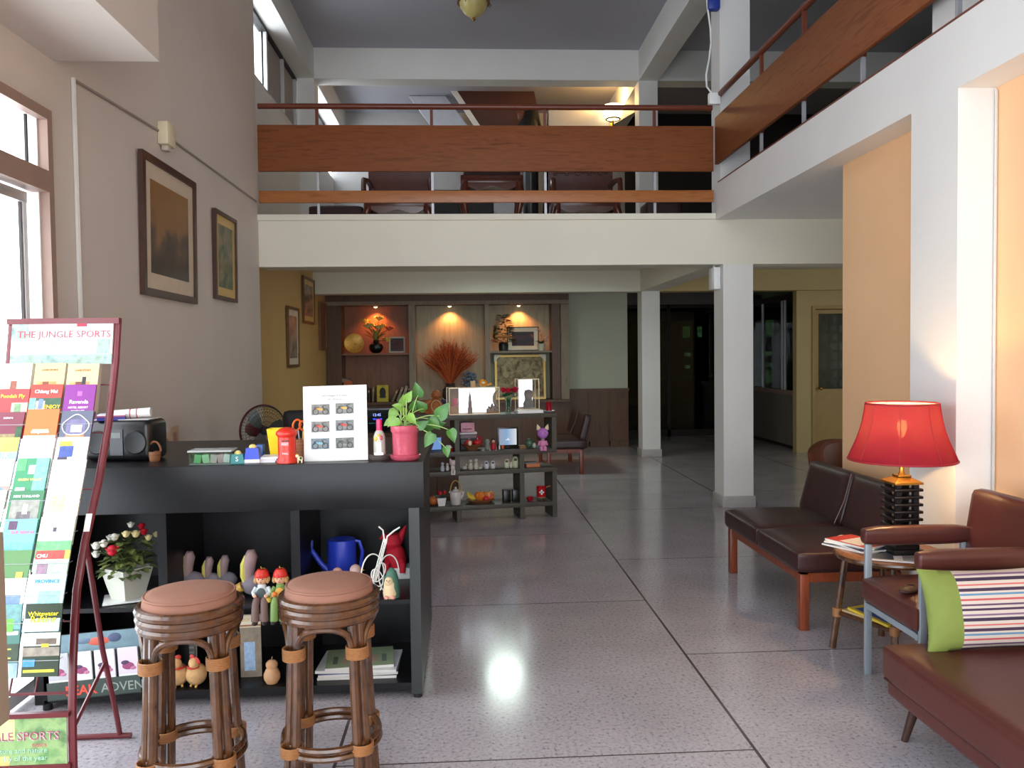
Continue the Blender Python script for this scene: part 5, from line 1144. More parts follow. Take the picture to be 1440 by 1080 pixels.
# second board
P2 = Z2
o = G(); o.box((0,0,.05), (.13,.10,.09), mat((206,150,166), .5, var=.15, vs=20), bev=.004); o.b2((-.05,-.0505,.03), (.04,-.05,.04), mat((110,60,80), .5)); o.add([(-.055,-.05,.095),(.05,-.05,.095),(.04,.04,.105),(-.05,.04,.105)], [(0,1,2,3)], mat((226,206,214), .5)); tag(o.build('pink_box', None, sp(657,P2+.165,.16), (0,0,ang)), 'pink patterned box on top of the books in the upper left of the shelf', 'box')
for i, (c, w, hh, lab) in enumerate([((50,48,52),.15,.10,'dark box file at the bottom of the stack under the pink box'),((216,210,216),.165,.02,'white book between the pink box and the dark box file'),((120,110,116),.155,.035,'grey book under the white book in the shelf stack')]):
    z = (0,.145,.105)[i]; o = G(); o.b2((-w/2,-.05,0), (w/2,.06,(hh if i else .103)), mat(c, .5), bev=.003); tag(o.build('stacked_book', None, sp(658,P2+z,.19), (0,0,ang)), lab, 'book')
t = thing('basket_of_reds', 'shallow wicker basket of red cloth toys on the display shelf', 'basket', sp(664,P2,.10)); g = G(); g.lathe([(0,0),(.04,0),(.045,.01),(.09,.045),(.11,.06),(.105,.06),(.08,.045),(.03,.014),(0,.012)], WICK, n=28, sy=.7); g.build('basket', t)
for i, (dx, dz, r, c, lab) in enumerate([(-.03,.065,.040,(206,50,36),'round orange-red cloth ball with white stem in the wicker basket'),(.05,.07,.036,(190,26,36),'glossy red apple-shaped toy on the right in the wicker basket'),(-.055,.045,.026,(196,40,40),'small red piece at the left edge of the wicker basket')]):
    o = G(); o.ell((0,0,0), (r,r*.8,r*.85), mat(c, .4)); o.cyl((0,0,r*.7), (.004,0,r*1.25), .004, mat((210,190,150), .5)); tag(o.build('red_toy', None, sp(664,P2,.10)+Vector((dx,0,dz))), lab, 'toy')
o = G(); o.box((0,0,.05), (.16,.02,.10), mat((150,22,36), .6), rot=(-.2,0,0), bev=.004); tag(o.build('red_card', None, sp(667,P2+.02,.20), (0,0,ang)), 'dark red card leaning behind the wicker basket', 'card')
o = G(); o.ell((0,0,.035), (.016,.012,.012), mat((226,214,180), .5)); o.ell((0,0,.02), (.018,.014,.02), mat((226,214,180), .5)); tag(o.build('white_trinket', None, sp(661,P2+.05,.03)), 'tiny cream trinket on the front of the wicker basket', 'ornament')
o = G(); o.lathe([(0,0),(.022,0),(.025,.03),(.018,.06),(.024,.075),(.018,.095),(0,.1)], mat((126,134,122), .5, var=.15, vs=30), n=16); tag(o.build('stone_figurine', None, sp(685.5,P2,.10)), 'grey-green stone figurine left of the red doll', 'figurine')
t = thing('kimono_doll', 'small doll with black hair and a red dress beside the digital photo frame', 'doll', sp(694,P2,.09)); g = G(); g.lathe([(0,0),(.026,0),(.027,.02),(.02,.05),(.016,.062),(0,.064)], mat((176,22,46), .5), n=18); g.build('dress', t); g = G(); g.ell((0,-.002,.078), (.016,.015,.017), SKIN); hd = g.build('head', t); g = G(); g.ell((0,.005,.084), (.021,.017,.019), BLKP); g.build('hair', hd)
o = G(); o.ell((0,0,.016), (.009,.008,.016), WH); o.ell((0,-.002,.034), .008, WH); tag(o.build('white_trinket', None, sp(702.5,P2,.05)), 'tiny white figure between the red doll and the photo frame', 'ornament')
o = G(); o.ell((0,0,.016), (.012,.009,.014), mat((206,96,50), .5)); o.ell((0,0,.032), (.015,.009,.009), mat((206,96,50), .5)); tag(o.build('orange_trinket', None, sp(707,P2,.05)), 'tiny orange figure in front of the photo frame', 'ornament')
t = thing('digital_photo_frame', 'black digital photo frame with a glowing blue picture on the shelf', 'photo frame', sp(714.5,P2,.12), ang-.03); g = G(); g.b2((-.102,0,0), (.102,.025,.205), BLKP, bev=.005); g.build('frame', t)
def skygrad():
    m = bpy.data.materials.new('screen_blue'); m.use_nodes = True; nt = m.node_tree; nt.nodes.clear(); o = nt.nodes.new('ShaderNodeOutputMaterial'); e = nt.nodes.new('ShaderNodeEmission'); tc = nt.nodes.new('ShaderNodeTexCoord'); sp_ = nt.nodes.new('ShaderNodeSeparateXYZ'); r = nt.nodes.new('ShaderNodeValToRGB'); mr = nt.nodes.new('ShaderNodeMapRange')
    nt.links.new(tc.outputs['Object'], sp_.inputs[0]); nt.links.new(sp_.outputs['X'], mr.inputs['Value']); mr.inputs['From Min'].default_value = -.085; mr.inputs['From Max'].default_value = .085; nt.links.new(mr.outputs[0], r.inputs['Fac'])
    el = r.color_ramp.elements; el[0].color = (*lin((170,176,196)), 1); el[1].color = (*lin((240,246,250)), 1); x = el.new(.45); x.color = (*lin((150,186,226)), 1)
    nt.links.new(r.outputs['Color'], e.inputs['Color']); e.inputs['Strength'].default_value = .8; nt.links.new(e.outputs[0], o.inputs['Surface']); return m
g = G(); g.b2((-.084,-.002,.035), (.084,0,.188), skygrad()); sc = g.build('screen', t); g = G(); g.b2((-.022,-.004,.08), (.018,-.002,.088), emit((240,244,246), .9, 'boat_light')); g.add([(-.006,-.003,.088),(.010,-.003,.088),(.0,-.003,.106)], [(0,1,2)], emit((246,248,250), .9, 'sail_light')); g.build('boat_picture', sc); g = G(); g.text('photo', .009, mat((150,150,150), .4), 0, .012, n=.001); g.build('lettering', t)
o = G(); o.b2((-.03,-.04,0), (.03,.04,.025), mat((130,90,50), .5)); tag(o.build('wooden_block', None, sp(734,P2,.12), (0,0,ang)), 'brown wooden block right of the photo frame', 'block')
t = thing('glazed_turtle', 'green glazed round turtle ornament with a white head beside the purple cat', 'ornament', sp(746,P2,.10)); GRN = mat((70,96,74), .3, var=.2, vs=30); g = G(); g.ell((-.008,0,.045), (.046,.04,.045), GRN); g.build('shell', t); g = G(); g.ell((.036,-.02,.026), (.018,.018,.026), mat((180,194,180), .35)); g.build('head', t)
t = thing('purple_cat', 'purple cat doll with a pale-eared round head sitting on the shelf edge', 'doll', sp(763.5,P2,.03)); PU = mat((184,116,194), .45, var=.05, vs=20); PUL = mat((206,130,170), .5); EARC = mat((226,206,170), .5)
g = G(); g.ell((0,0,.04), (.034,.028,.045), PUL); g.build('body', t); g = G(); g.ell((0,0,.085), (.02,.018,.02), mat((150,120,140), .5)); g.build('scarf', t)
g = G(); g.ell((0,-.005,.145), (.054,.045,.052), PU); hd = g.build('head', t)
for s_ in (-1,1):
    g = G(); g.lathe([(.022,0),(.016,.025),(0,.055)], EARC, (s_*.036,-.002,.180), 10, rot=(0,.3*s_,0), sy=.6); g.build('ear', hd)
    g = G(); g.ell((s_*.02,-.047,.15), (.006,.003,.003), BLKP, u=8, v=6); g.build('eye', hd)
    g = G(); g.tube([(s_*.016,-.02,.015),(s_*.018,-.04,.012),(s_*.014,-.05,-.02)], [.016,.016,.018], PUL, 10); g.build('leg', t)
    g = G(); g.tube([(s_*.03,0,.07),(s_*.042,-.012,.03)], [.010,.009], PUL, 8); g.build('arm', t)
t = thing('red_tin', 'red and white round tin in the left bay of the shelf', 'tin', sp(631,P2,.10)); g = G(); g.lathe([(0,0),(.042,0),(.042,.03),(0,.03)], mat((170,30,44), .35), n=24); g.build('tin_body', t); g = G(); g.lathe([(0,.03),(.036,.03),(.022,.055),(0,.058)], WH, n=20); g.build('lid', t)
t = thing('tablet_screen', 'small pale blue lit screen in the left bay beyond the counter corner', 'screen', sp(617,P2,.20), ang); g = G(); g.b2((-.075,0,0), (.03,.012,.125), BLKP, bev=.003); g.build('case', t); g = G(); g.b2((-.07,-.002,.006), (.025,0,.119), emit((130,170,236), .75, 'tablet_glow')); g.build('screen', t)
# third board
P3 = Z3
CW = mat((214,204,198), .5, var=.08, vs=40)
t = thing('white_cat', 'white cat doll with dangling legs on the third shelf', 'doll', sp(637,P3,.03)); g = G(); g.ell((0,0,.03), (.024,.02,.032), CW); g.build('body', t); g = G(); g.ell((0,-.004,.078), (.034,.028,.028), mat((220,196,196), .5)); hd = g.build('head', t)
for s_ in (-1,1): g = G(); g.lathe([(.012,0),(.008,.014),(0,.028)], CW, (s_*.021,0,.096), 8, rot=(0,.3*s_,0)); g.build('ear', hd); g = G(); g.tube([(s_*.010,-.015,.01),(s_*.012,-.035,.008),(s_*.010,-.045,-.03)], .010, CW, 8); g.build('leg', t)
g = G()
for s_ in (-1,1): g.ell((s_*.012,-.031,.08), (.004,.002,.003), BLKP, u=8, v=6)
g.build('face', hd)
def bird(px, rgb, H, lab, kind, grp, dy=.10):
    t = thing('miniature_bird', lab, 'ornament', sp(px,P3,dy), 0, grp); m = mat(rgb, .45, var=.15, vs=50); k = H/.1
    if kind == 'duck':
        g = G(); g.ell((0,0,.028*k), (.04*k,.026*k,.028*k), m); g.build('body', t); g = G(); g.tube([(.02*k,0,.03*k),(.026*k,0,.06*k)], .010*k, m, 8); g.ell((.028*k,-.004,.074*k), (.017*k,.014*k,.015*k), m); g.build('head', t)
    elif kind == 'tall':
        g = G(); g.lathe([(0,0),(.020*k,0),(.026*k,.02*k),(.018*k,.055*k),(.013*k,.065*k),(0,.066*k)], m, n=16); g.build('body', t); g = G(); g.ell((0,-.003,.082*k), (.018*k,.016*k,.017*k), m); g.build('head', t)
    else:
        g = G(); g.lathe([(0,0),(.022*k,.0),(.031*k,.03*k),(.028*k,.06*k),(.018*k,.086*k),(0,.096*k)], m, n=18); g.build('body', t); g = G(); g.ell((0,-.020*k,.065*k), (.014*k,.010*k,.014*k), mat((60,60,60), .5)); g.build('face', t)
GR_ = 'miniature birds on the third shelf'
bird(622,(176,186,196),.085,'small blue-grey bird ornament at the far left of the third shelf','tall',GR_,.06); bird(629,(220,214,206),.07,'small white bird ornament just left of the white cat doll','tall',GR_)
bird(653,(196,192,180),.062,'low grey-white duck ornament, first right of the shelf upright','duck',GR_); bird(661.5,(190,186,172),.095,'grey-white tall bird right of the first low duck','tall',GR_); bird(669.5,(196,194,180),.10,'taller grey-white bird in the middle of the third shelf group','tall',GR_); bird(675,(180,176,164),.055,'low grey duck right of the taller grey bird','duck',GR_,.07)
bird(684,(212,210,216),.082,'white rounded penguin ornament, left of the two','egg',GR_); bird(693,(212,210,216),.082,'white rounded penguin ornament, right of the two','egg',GR_)
bird(712.5,(206,206,176),.095,'cream rounded owl ornament left of the tiny white one','egg',GR_); bird(718.5,(226,222,206),.055,'tiny white ornament between the two cream owls','tall',GR_); bird(724.5,(196,196,160),.115,'taller cream owl ornament beside the shelf upright','egg',GR_)
o = G(); o.b2((-.065,-.05,0), (.065,.05,.034), mat((190,112,70), .5), bev=.003); tag(o.build('orange_book', None, sp(748,P3,.10), (0,0,ang)), 'orange book lying in the right bay of the third shelf', 'book')
o = G(); o.b2((-.07,-.05,0), (.05,.05,.012), mat((120,116,116), .5), bev=.002); tag(o.build('grey_book', None, sp(746,P3+.034,.11), (0,0,ang)), 'thin grey book on top of the orange book', 'book')
# fourth board
P4 = Z4
o = G(); o.ell((0,0,.042), (.048,.045,.042), mat((190,104,44), .45)); o.cyl((0,0,.08), (.004,0,.095), .005, mat((110,90,50), .6)); tag(o.build('orange_gourd', None, sp(608,P4,.13)), 'orange round gourd at the far left of the lowest shelf', 'gourd')
t = thing('small_planter', 'small white square planter with red and green foliage', 'planter', sp(619.5,P4,.08), ang); a_, b_, h = .030, .042, .075
g = G(); g.add([(-a_,-a_,0),(a_,-a_,0),(a_,a_,0),(-a_,a_,0),(-b_,-b_,h),(b_,-b_,h),(b_,b_,h),(-b_,b_,h)], [(3,2,1,0),(0,1,5,4),(1,2,6,5),(2,3,7,6),(3,0,4,7),(4,5,6,7)], WH); g.build('pot', t)
g = G()
for i in range(26): a = i*2.4; g.leaf((.02*math.cos(a),.02*math.sin(a),h), (math.cos(a),math.sin(a),.8), .045, .03, mat((36,66,50), .5), heart=False)
g.build('foliage', t, sharp=60); g = G()
for i in range(22): a = i*2.1; g.ell((.03*math.cos(a),.03*math.sin(a),h+.045+.008*math.sin(i)), .014, mat((190,30,40), .5), u=8, v=6)
g.build('flowers', t)
t = thing('teapot', 'white marbled teapot with an arched bamboo handle on the lowest shelf', 'teapot', sp(640,P4,.10), .1); TP = mat((206,200,196), .25, var=.15, vs=18)
g = G(); g.lathe([(0,0),(.042,0),(.046,.01),(.052,.06),(.056,.09),(.05,.118),(.03,.13),(0,.132)], TP, n=28); g.build('body', t); g = G(); g.lathe([(0,.128),(.032,.13),(.026,.142),(.008,.146),(.012,.158),(.006,.166),(0,.167)], TP, n=20); g.build('lid', t)
g = G(); g.tube([(.045,0,.06),(.068,0,.085),(.075,0,.12)], [.016,.011,.008], TP, 10); g.build('spout', t); g = G(); g.tube([(-.048+0*q, 0, .115) if False else (.05*math.cos(a), 0, .12+.105*math.sin(a)) for q, a in [(q, PI*q/16) for q in range(17)]], .0055, mat((186,146,76), .5), 8); g.build('handle', t)
for s_ in (-1,1): g = G(); g.ring((s_*.05,0,.118), .010, .004, TP, 12, 6, rot=(PI/2,0,0)); g.build('handle_lug', t)
t = thing('fruit_dish', 'low wicker dish of fruit on the lowest shelf', 'dish', sp(675,P4,.12)); g = G(); g.lathe([(0,0),(.09,0),(.135,.03),(.13,.033),(.085,.008),(0,.006)], WICK, n=32, sy=.7); g.build('bowl', t); g = G(); g.ring((0,0,.032), .133, .004, WICK, 32, 6, sy=.7); g.build('rim', t)
FD = sp(675,P4,.12)
def fruit(name, lab, cat, fn, dx, dz): o = G(); fn(o); tag(o.build(name, None, FD+Vector((dx,0,dz))), lab, cat)
YB = mat((214,184,56), .45, var=.06)
for i in range(2): fruit('banana', ('yellow banana at the left of the wicker fruit dish','greenish yellow banana behind the first in the wicker dish')[i], 'banana', lambda o: o.tube([(-.06,.0+.02*i,.045),(-.045,.02*i,.012),(-.01,.02*i,-.008),(.03,.02*i,-.002)], [.008,.019,.02,.009], YB if i == 0 else mat((190,176,70), .45), 10), -.065, .05+.012*i)
fruit('pumpkin', 'small ribbed orange pumpkin in the middle of the wicker dish', 'pumpkin', lambda o: (o.lathe([(0,-.04),(.03,-.038),(.052,-.01),(.052,.02),(.035,.042),(.01,.046),(0,.042)], mat((214,120,44), .45), n=32, wob=lambda t_, z: 1+.07*math.cos(8*t_)), o.cyl((0,0,.04), (.005,0,.06), .005, mat((120,110,60), .6))), -.004, .062)
fruit('apple', 'large yellow and red apple at the right of the wicker dish', 'apple', lambda o: (o.lathe([(0,-.036),(.02,-.042),(.045,-.02),(.05,.01),(.038,.036),(.014,.042),(0,.034)], ramp_mat('apple_skin', [(.4,(226,176,90)),(.55,(214,130,70)),(.68,(186,46,40))], (1,1,1), 9, rough=.3), n=24), o.cyl((0,0,.034), (.003,0,.055), .003, DWOOD)), .082, .066)
fruit('red_apple', 'small red apple at the front right of the wicker dish', 'apple', lambda o: o.ell((0,-.04,0), (.03,.028,.028), mat((186,44,40), .35)), .05, .045)
for px, lab in ((711.5,'square black vase on the lowest shelf, left of the pair'),(724.5,'square black vase on the lowest shelf, right of the pair beside the upright')):
    t = thing('black_vase', lab, 'vase', sp(px,P4,.11), ang, 'square black vases'); g = G(); g.b2((-.036,-.036,0), (.036,.036,.112), BLKP, bev=.006); g.build('body', t); g = G(); g.b2((-.038,-.038,.108), (.038,.038,.116), BLKP, bev=.003); g.build('rim', t)
o = G(); o.lathe([(0,0),(.02,0),(.033,.02),(.034,.034),(.02,.046),(0,.047)], mat((150,24,40), .3), n=20); tag(o.build('red_pot_lid', None, sp(744.5,P4,.08)), 'small round dark red pot on the lowest shelf right bay', 'pot')
t = thing('fondue_pot', 'red fondue pot with a white cross on a thin wooden-handled stand', 'pot', sp(760.5,P4,.10)); RSW = mat((190,26,36), .3)
g = G(); g.lathe([(0,.03),(.040,.03),(.045,.04),(.046,.125),(.050,.13),(.044,.132),(.040,.05),(0,.045)], RSW, n=30); g.build('pot', t); g = G(); g.b2((-.007,-.0485,.06), (.007,-.044,.105), WH); g.b2((-.022,-.0485,.075), (.022,-.044,.089), WH); g.build('white_cross', t)
g = G(); g.ring((0,0,.03), .044, .004, mat((150,120,80), .4), 24, 6); 
for q in range(3): a = 2*PI*q/3+.5; g.cyl((.04*math.cos(a),.04*math.sin(a),.03), (.048*math.cos(a),.048*math.sin(a),0), .004, mat((130,90,50), .5))
g.build('stand', t); g = G(); g.tube([(.045,0,.12),(.08,0,.132),(.105,.0,.138)], .007, mat((150,90,50), .5), 8); g.build('handle', t)
# laughing figurine on a side cabinet beyond
p = at(614,589,8.6)
t = thing('corner_cabinet', 'dark small cabinet behind the left end of the display shelf', 'cabinet', (p.x,8.6,0)); g = G(); g.b2((-.22,-.18,.05), (.22,.18,p.z), DWOOD, bev=.004); g.build('body', t); g = G(); g.b2((-.20,-.19,.1), (-.005,-.18,p.z-.06), DWOOD); g.b2((.005,-.19,.1), (.20,-.18,p.z-.06), DWOOD); g.build('door', t); g = G(); g.b2((-.2,-.16,0), (.2,.16,.05), DWOOD); g.build('plinth', t)
t = thing('buddha_figurine', 'orange laughing seated figurine in dark blue robes beside the glass case', 'figurine', p); BUO = mat((170,98,52), .45, var=.1, vs=20); BUB = mat((34,36,64), .5, var=.3, vs=40)
g = G(); g.lathe([(0,0),(.11,0),(.125,.03),(.115,.08),(.09,.14),(.06,.19),(.04,.215),(0,.22)], BUO, n=24, sy=.8); g.build('body', t); g = G(); g.ell((0,-.02,.255), (.048,.046,.05), BUO); hd = g.build('head', t)
g = G(); 
for s_ in (-1,1): g.ell((s_*.047,-.015,.245), (.008,.012,.022), BUO); g.ell((s_*.018,-.062,.262), (.008,.003,.003), BLKP)
g.ell((0,-.066,.25), (.009,.008,.010), BUO); g.ell((0,-.062,.232), (.016,.004,.004), mat((110,40,36), .5)); g.build('face', hd)
for s_ in (-1,1): g = G(); g.tube([(s_*.05,-.0,.19),(s_*.12,-.01,.15),(s_*.13,-.05,.08),(s_*.07,-.09,.06)], [.03,.036,.034,.022], BUO if s_ < 0 else BUB, 10); g.build('sleeve', t); g = G(); g.ell((s_*.11,-.05,.035), (.075,.07,.036), BUB); g.build('robe', t)
g = G(); g.ring((0,-.075,.14), .05, .006, mat((196,160,120), .5), 26, 6, rot=(PI/2-.3,0,0), sy=1.2); g.build('beads', t)
# ================================================================ back wall cabinet
CY0, CY1 = 13.05, 13.49
t = thing('wall_cabinet', 'long built-in dark wood display cabinet along the back wall', 'cabinet', (0,0,0))
XA, XB = -2.19, 1.655
g = G(); g.b2((XA,CY0,2.37), (XB,CY1,2.775), DWOOD); g.b2((XA,CY0-.03,2.36), (XB,CY0,2.42), GREYWOOD); g.build('fascia', t)
bays = [(at(482,490,13.2).x, at(576,490,13.2).x), (at(585,490,13.2).x, at(682,490,13.2).x), (at(689,490,13.2).x, at(775,490,13.2).x)]
PALEP = ramp_mat('pale_panel', [(.3,(158,152,128)),(.7,(178,172,146))], (8,8,1), 3, rough=.6)
for (x0, x1), m, nm in zip(bays, (RWOOD,PALEP,PALEP), 'abc'): g = G(); g.b2((x0,CY1-.02,.80), (x1,CY1,2.37), m); g.build('back_panel', t)
def cpost(x0, x1, m): g = G(); g.b2((x0,CY0,.83), (x1,CY1,2.37), m); g.build('post', t)
cpost(XA, bays[0][0], DWOOD); cpost(bays[0][1], bays[1][0], GREYWOOD); cpost(bays[1][1], bays[2][0], GREYWOOD); cpost(bays[2][1], XB-.14, DWOOD); cpost(XB-.13, XB, GREYWOOD)
g = G(); g.b2((bays[0][0],CY0+.05,1.575), (bays[0][1],CY1-.02,1.605), RWOOD); g.build('shelf', t)
g = G(); g.b2((bays[2][0],CY0+.02,1.585), (bays[2][1],CY1-.02,1.615), GREYWOOD); g.build('shelf', t)
g = G(); g.b2((XA,CY0-.10,.79), (XB,CY1,.83), DWOOD); g.build('counter', t)
for x0, x1 in bays:
    for k in range(2):
        w = (x1-x0)/2; g = G(); g.b2((x0+k*w+.01,CY0-.02,.10), (x0+(k+1)*w-.01,CY0,.78), DWOOD); d = g.build('door', t); g = G(); g.ell((x0+(w-.04 if k == 0 else w+.04),CY0-.03,.6), .015, BRASS); g.build('knob', d)
g = G(); g.b2((XA,CY0,0), (XB,CY1,.788), DWOOD); g.build('base', t)
for i, px in enumerate((527,632,730)):
    p = at(px,428,13.22); d = thing('downlight', ('small lit downlight over the vase of yellow flowers','small lit downlight over the dried orange plumes','small lit downlight over the framed sunset picture')[i], 'lamp', (p.x,13.34,2.358), 0, 'cabinet downlights')
    g = G(); g.lathe([(.035,.012),(.048,.012),(.05,0),(.045,-.006),(.035,0)], mat((200,180,140), .3, metal=.6), n=24); g.build('trim_ring', d); g = G(); g.lathe([(0,.008),(.034,.008),(.02,-.018),(0,-.022)], emit((255,214,160), 9, 'downlight_bulb'), n=18); g.build('bulb', d)
    light('downlight_spot', 'SPOT', (p.x,13.36,2.31), 30, (255,162,90), spot_size=2.2, spot_blend=.7, shadow_soft_size=.03)
# bay 1
p = at(497,482,13.2); t = thing('gold_plate', 'round gold display plate on the red wood shelf', 'plate', (p.x,13.28,1.606), .3, rot=(-.12,0,.25))
GOLD = mat((196,150,64), .35, metal=.35, var=.15, vs=16)
g = G(); g.lathe([(0,0),(.11,.004),(.145,.014),(.16,.022),(.158,.026),(.11,.012),(0,.008)], GOLD, (0,0,.16), 40, rot=(PI/2,0,0)); g.build('dish', t); g = G()
for i in range(12): a = 2*PI*i/12; g.ell((.115*math.cos(a),-.010,.16+.115*math.sin(a)), (.012,.004,.012), mat((120,84,40), .5))
g.cyl((0,-.012,.16), (.04,-.012,.14), .004, mat((110,70,30), .5)); g.build('raised_pattern', t)
p = at(528,480,13.2); t = thing('flower_vase', 'round black vase of yellow and pink flowers under a downlight', 'vase of flowers', (p.x,13.28,1.606))
g = G(); g.lathe([(0,0),(.05,0),(.10,.04),(.115,.09),(.10,.14),(.05,.165),(.04,.20),(.045,.21),(.035,.21),(.03,.17),(0,.16)], BLKP, n=28); g.build('vase', t)
FY = mat((246,214,110), .6, var=.1); FYG = mat((232,216,140), .6); FP = mat((226,110,90), .6); rnd = random.Random(5)
g = G(); tips = []
for (dx, dz) in ((-.17,.52),(-.13,.44),(-.08,.46),(.06,.56),(.03,.42),(.10,.44),(.22,.40),(.18,.22),(-.15,.36),(0,.36)): g.tube([(0,0,.18),(dx*.4,-.01,.18+(dz-.18)*.55),(dx,-.02,dz)], .006, mat((110,110,60), .6), 6); tips.append((dx,dz))
for i in range(9): a = rnd.uniform(-1,1); g.leaf((0,0,.2), (a,rnd.uniform(-.4,0),1.0), .22, .05, mat((150,150,80), .6), heart=False)
g.build('stems', t, sharp=60)
for i, (dx, dz) in enumerate(tips[:8]):
    m = FP if i == 6 else (FYG if i in (1,4) else FY); g = G()
    for q in range(14): a = q*2.4; g.leaf((dx,-.02,dz-.05), (math.cos(a)*.6,math.sin(a)*.6,.9-.03*q), .12, .045, m, heart=False, curl=.15)
    g.build('flower', t, sharp=60)
p = at(558,483,13.2); t = thing('framed_photo', 'small pale-framed square photo with a dark red picture on the cabinet shelf', 'photo frame', (p.x,13.25,1.606), 0, rot=(-.1,0,0)); PF = mat((206,190,170), .4)
def frame(t, w, h, fw, mF, mP, d=.02, passe=None):
    g = G(); g.b2((-w/2,-d,0), (w/2,0,fw), mF); g.b2((-w/2,-d,h-fw), (w/2,0,h), mF); g.b2((-w/2,-d,fw), (-w/2+fw,0,h-fw), mF); g.b2((w/2-fw,-d,fw), (w/2,0,h-fw), mF); g.build('frame', t)
    if passe:
        g = G(); q, m = passe; g.b2((-w/2+fw,-d*.5,fw), (w/2-fw,-.004,h-fw), m); g.build('mount', t); g = G(); g.b2((-w/2+fw+q,-d*.5-.002,fw+q), (w/2-fw-q,-d*.5,h-fw-q), mP); g.build('picture', t)
    else: g = G(); g.b2((-w/2+fw,-d*.5,fw), (w/2-fw,-.003,h-fw), mP); g.build('picture', t)
frame(t, .26, .26, .025, PF, ramp_mat('dark_red_picture', [(.4,(40,14,16)),(.6,(110,26,30))], (1,1,1), 9), passe=(.03,BLKP))
CB = .83
t = thing('yellow_book', 'yellow book with a dark statue cover facing out on the cabinet counter', 'book', (at(538,560,13.1).x,13.12,CB), 0, rot=(-.08,0,0)); g = G(); g.b2((-.09,0,0), (.09,.03,.265), mat((196,180,50), .5)); g.build('cover', t); g = G(); g.ell((0,-.001,.15), (.05,.004,.08), mat((50,50,40), .6)); g.b2((-.05,-.002,.06), (.05,0,.10), mat((60,58,46), .6)); g.text('THAI', .03, mat((90,84,30), .5), 0, .235, n=.001); g.build('cover_picture', t)
BKS = [(508,.24,.03,(70,50,40),.0),(512,.22,.025,(120,60,50),.02),(516,.23,.03,(90,84,80),.0),(520,.21,.03,(60,40,36),-.03),(525,.24,.028,(130,120,100),.06),(552,.22,.035,(130,112,84),.42),(559,.25,.04,(150,140,116),.36),(565,.27,.045,(166,156,130),.33),(571,.26,.03,(34,40,64),.27),(575,.27,.03,(196,206,226),.25)]
BLB = ['brown book at the left of the cabinet counter row','red-brown book second in the cabinet counter row','grey book in the cabinet counter row left of the yellow book','dark brown short book in the cabinet counter row','tan book just left of the yellow statue book','leaning tan book just right of the yellow statue book','leaning pale tan book in the middle of the leaning group','leaning thick cream book beside the navy one','leaning navy book against the pale blue folder','leaning pale blue folder at the right end of the books']
for (px, h, w, c, tl), lab in zip(BKS, BLB):
    o = G(); o.b2((0,0,0), (w,.17,h), mat(c, .5)); o.b2((.003,.004,.003), (w-.003,.174,h+.002), mat((206,198,180), .7)) if False else None; o.b2((w*.15,-.0015,h*.7), (w*.85,0,h*.85), mat((200,180,130), .5)); tag(o.build('book', None, (at(px,560,13.15).x-.02,13.14,CB+(w*math.sin(tl) if tl > 0 else 0)*0+ .001), (0,tl,0)), lab, 'book', 'books on the cabinet counter')
t = thing('incense_box', 'orange and grey slanted box on a dark stand left of the books', 'box', (at(489,545,13.1).x,13.12,CB)); g = G(); g.b2((-.10,-.05,0), (.10,.08,.17), mat((110,50,34), .5), bev=.004); g.build('stand', t); g = G(); g.box((.0,0,.27), (.13,.10,.16), mat((186,96,46), .5), rot=(.1,.22,.1)); g.box((-.02,-.0,.345), (.135,.105,.06), mat((130,120,114), .5), rot=(.1,.22,.1)); g.build('slanted_box', t)
# bay 2: dried plumes
p = at(633,540,13.0); t = thing('dried_plumes', 'big spray of dried rust-orange plumes in a dark jar on the cabinet', 'dried flowers', (p.x,13.08,CB))
g = G(); g.lathe([(0,0),(.09,0),(.13,.08),(.12,.18),(.07,.25),(.08,.28),(.07,.28),(.06,.24),(0,.22)], mat((60,50,48), .4), n=26); g.build('jar', t)
PLM = mat((196,92,42), .8, var=.25, vs=30); PLM2 = mat((140,56,28), .8, var=.25, vs=30); rnd = random.Random(11); g = G()
for i in range(420):
    a = rnd.gauss(0,.42); a = max(-.74,min(.74,a)); L = rnd.uniform(.44,.74)*(1-.12*abs(a)); b = rnd.uniform(-.5,.25)
    d = Vector((math.sin(a), b*.5, math.cos(a))); e = d*L+Vector((0,0,.25)); mid = d*L*.55+Vector((0,0,.27))
    m = PLM if rnd.random() < .6 else PLM2; g.tube([(0,0,.24), mid, e+Vector((math.sin(a)*.06,0,-.03))], [.0025,.004,.002], m, 3)
    for k in range(3): q = mid.lerp(e, rnd.random()); dd = d+Vector((rnd.uniform(-.6,.6),rnd.uniform(-.6,.6),rnd.uniform(-.5,.3))); g.tube([q, q+dd*.07], [.003,.0015], m, 3)
g.build('plumes', t)
t = thing('blue_hydrangea', 'grey-blue flower clump low on the right of the dried plumes', 'flowers', (at(660,530,13.0).x,13.14,CB)); rnd = random.Random(4); g = G(); BH_ = mat((110,124,140), .7, var=.15, vs=20)
for i in range(80): v = Vector((rnd.gauss(0,1),rnd.gauss(0,.6),rnd.gauss(0,1))).normalized(); g.ell(Vector((0,0,.34))+v*rnd.uniform(.06,.13), .022, BH_, u=6, v=5)
g.build('flower_heads', t); g = G(); g.lathe([(0,0),(.06,0),(.07,.10),(.05,.24),(0,.24)], mat((60,60,66), .4), n=20); g.build('pot', t)
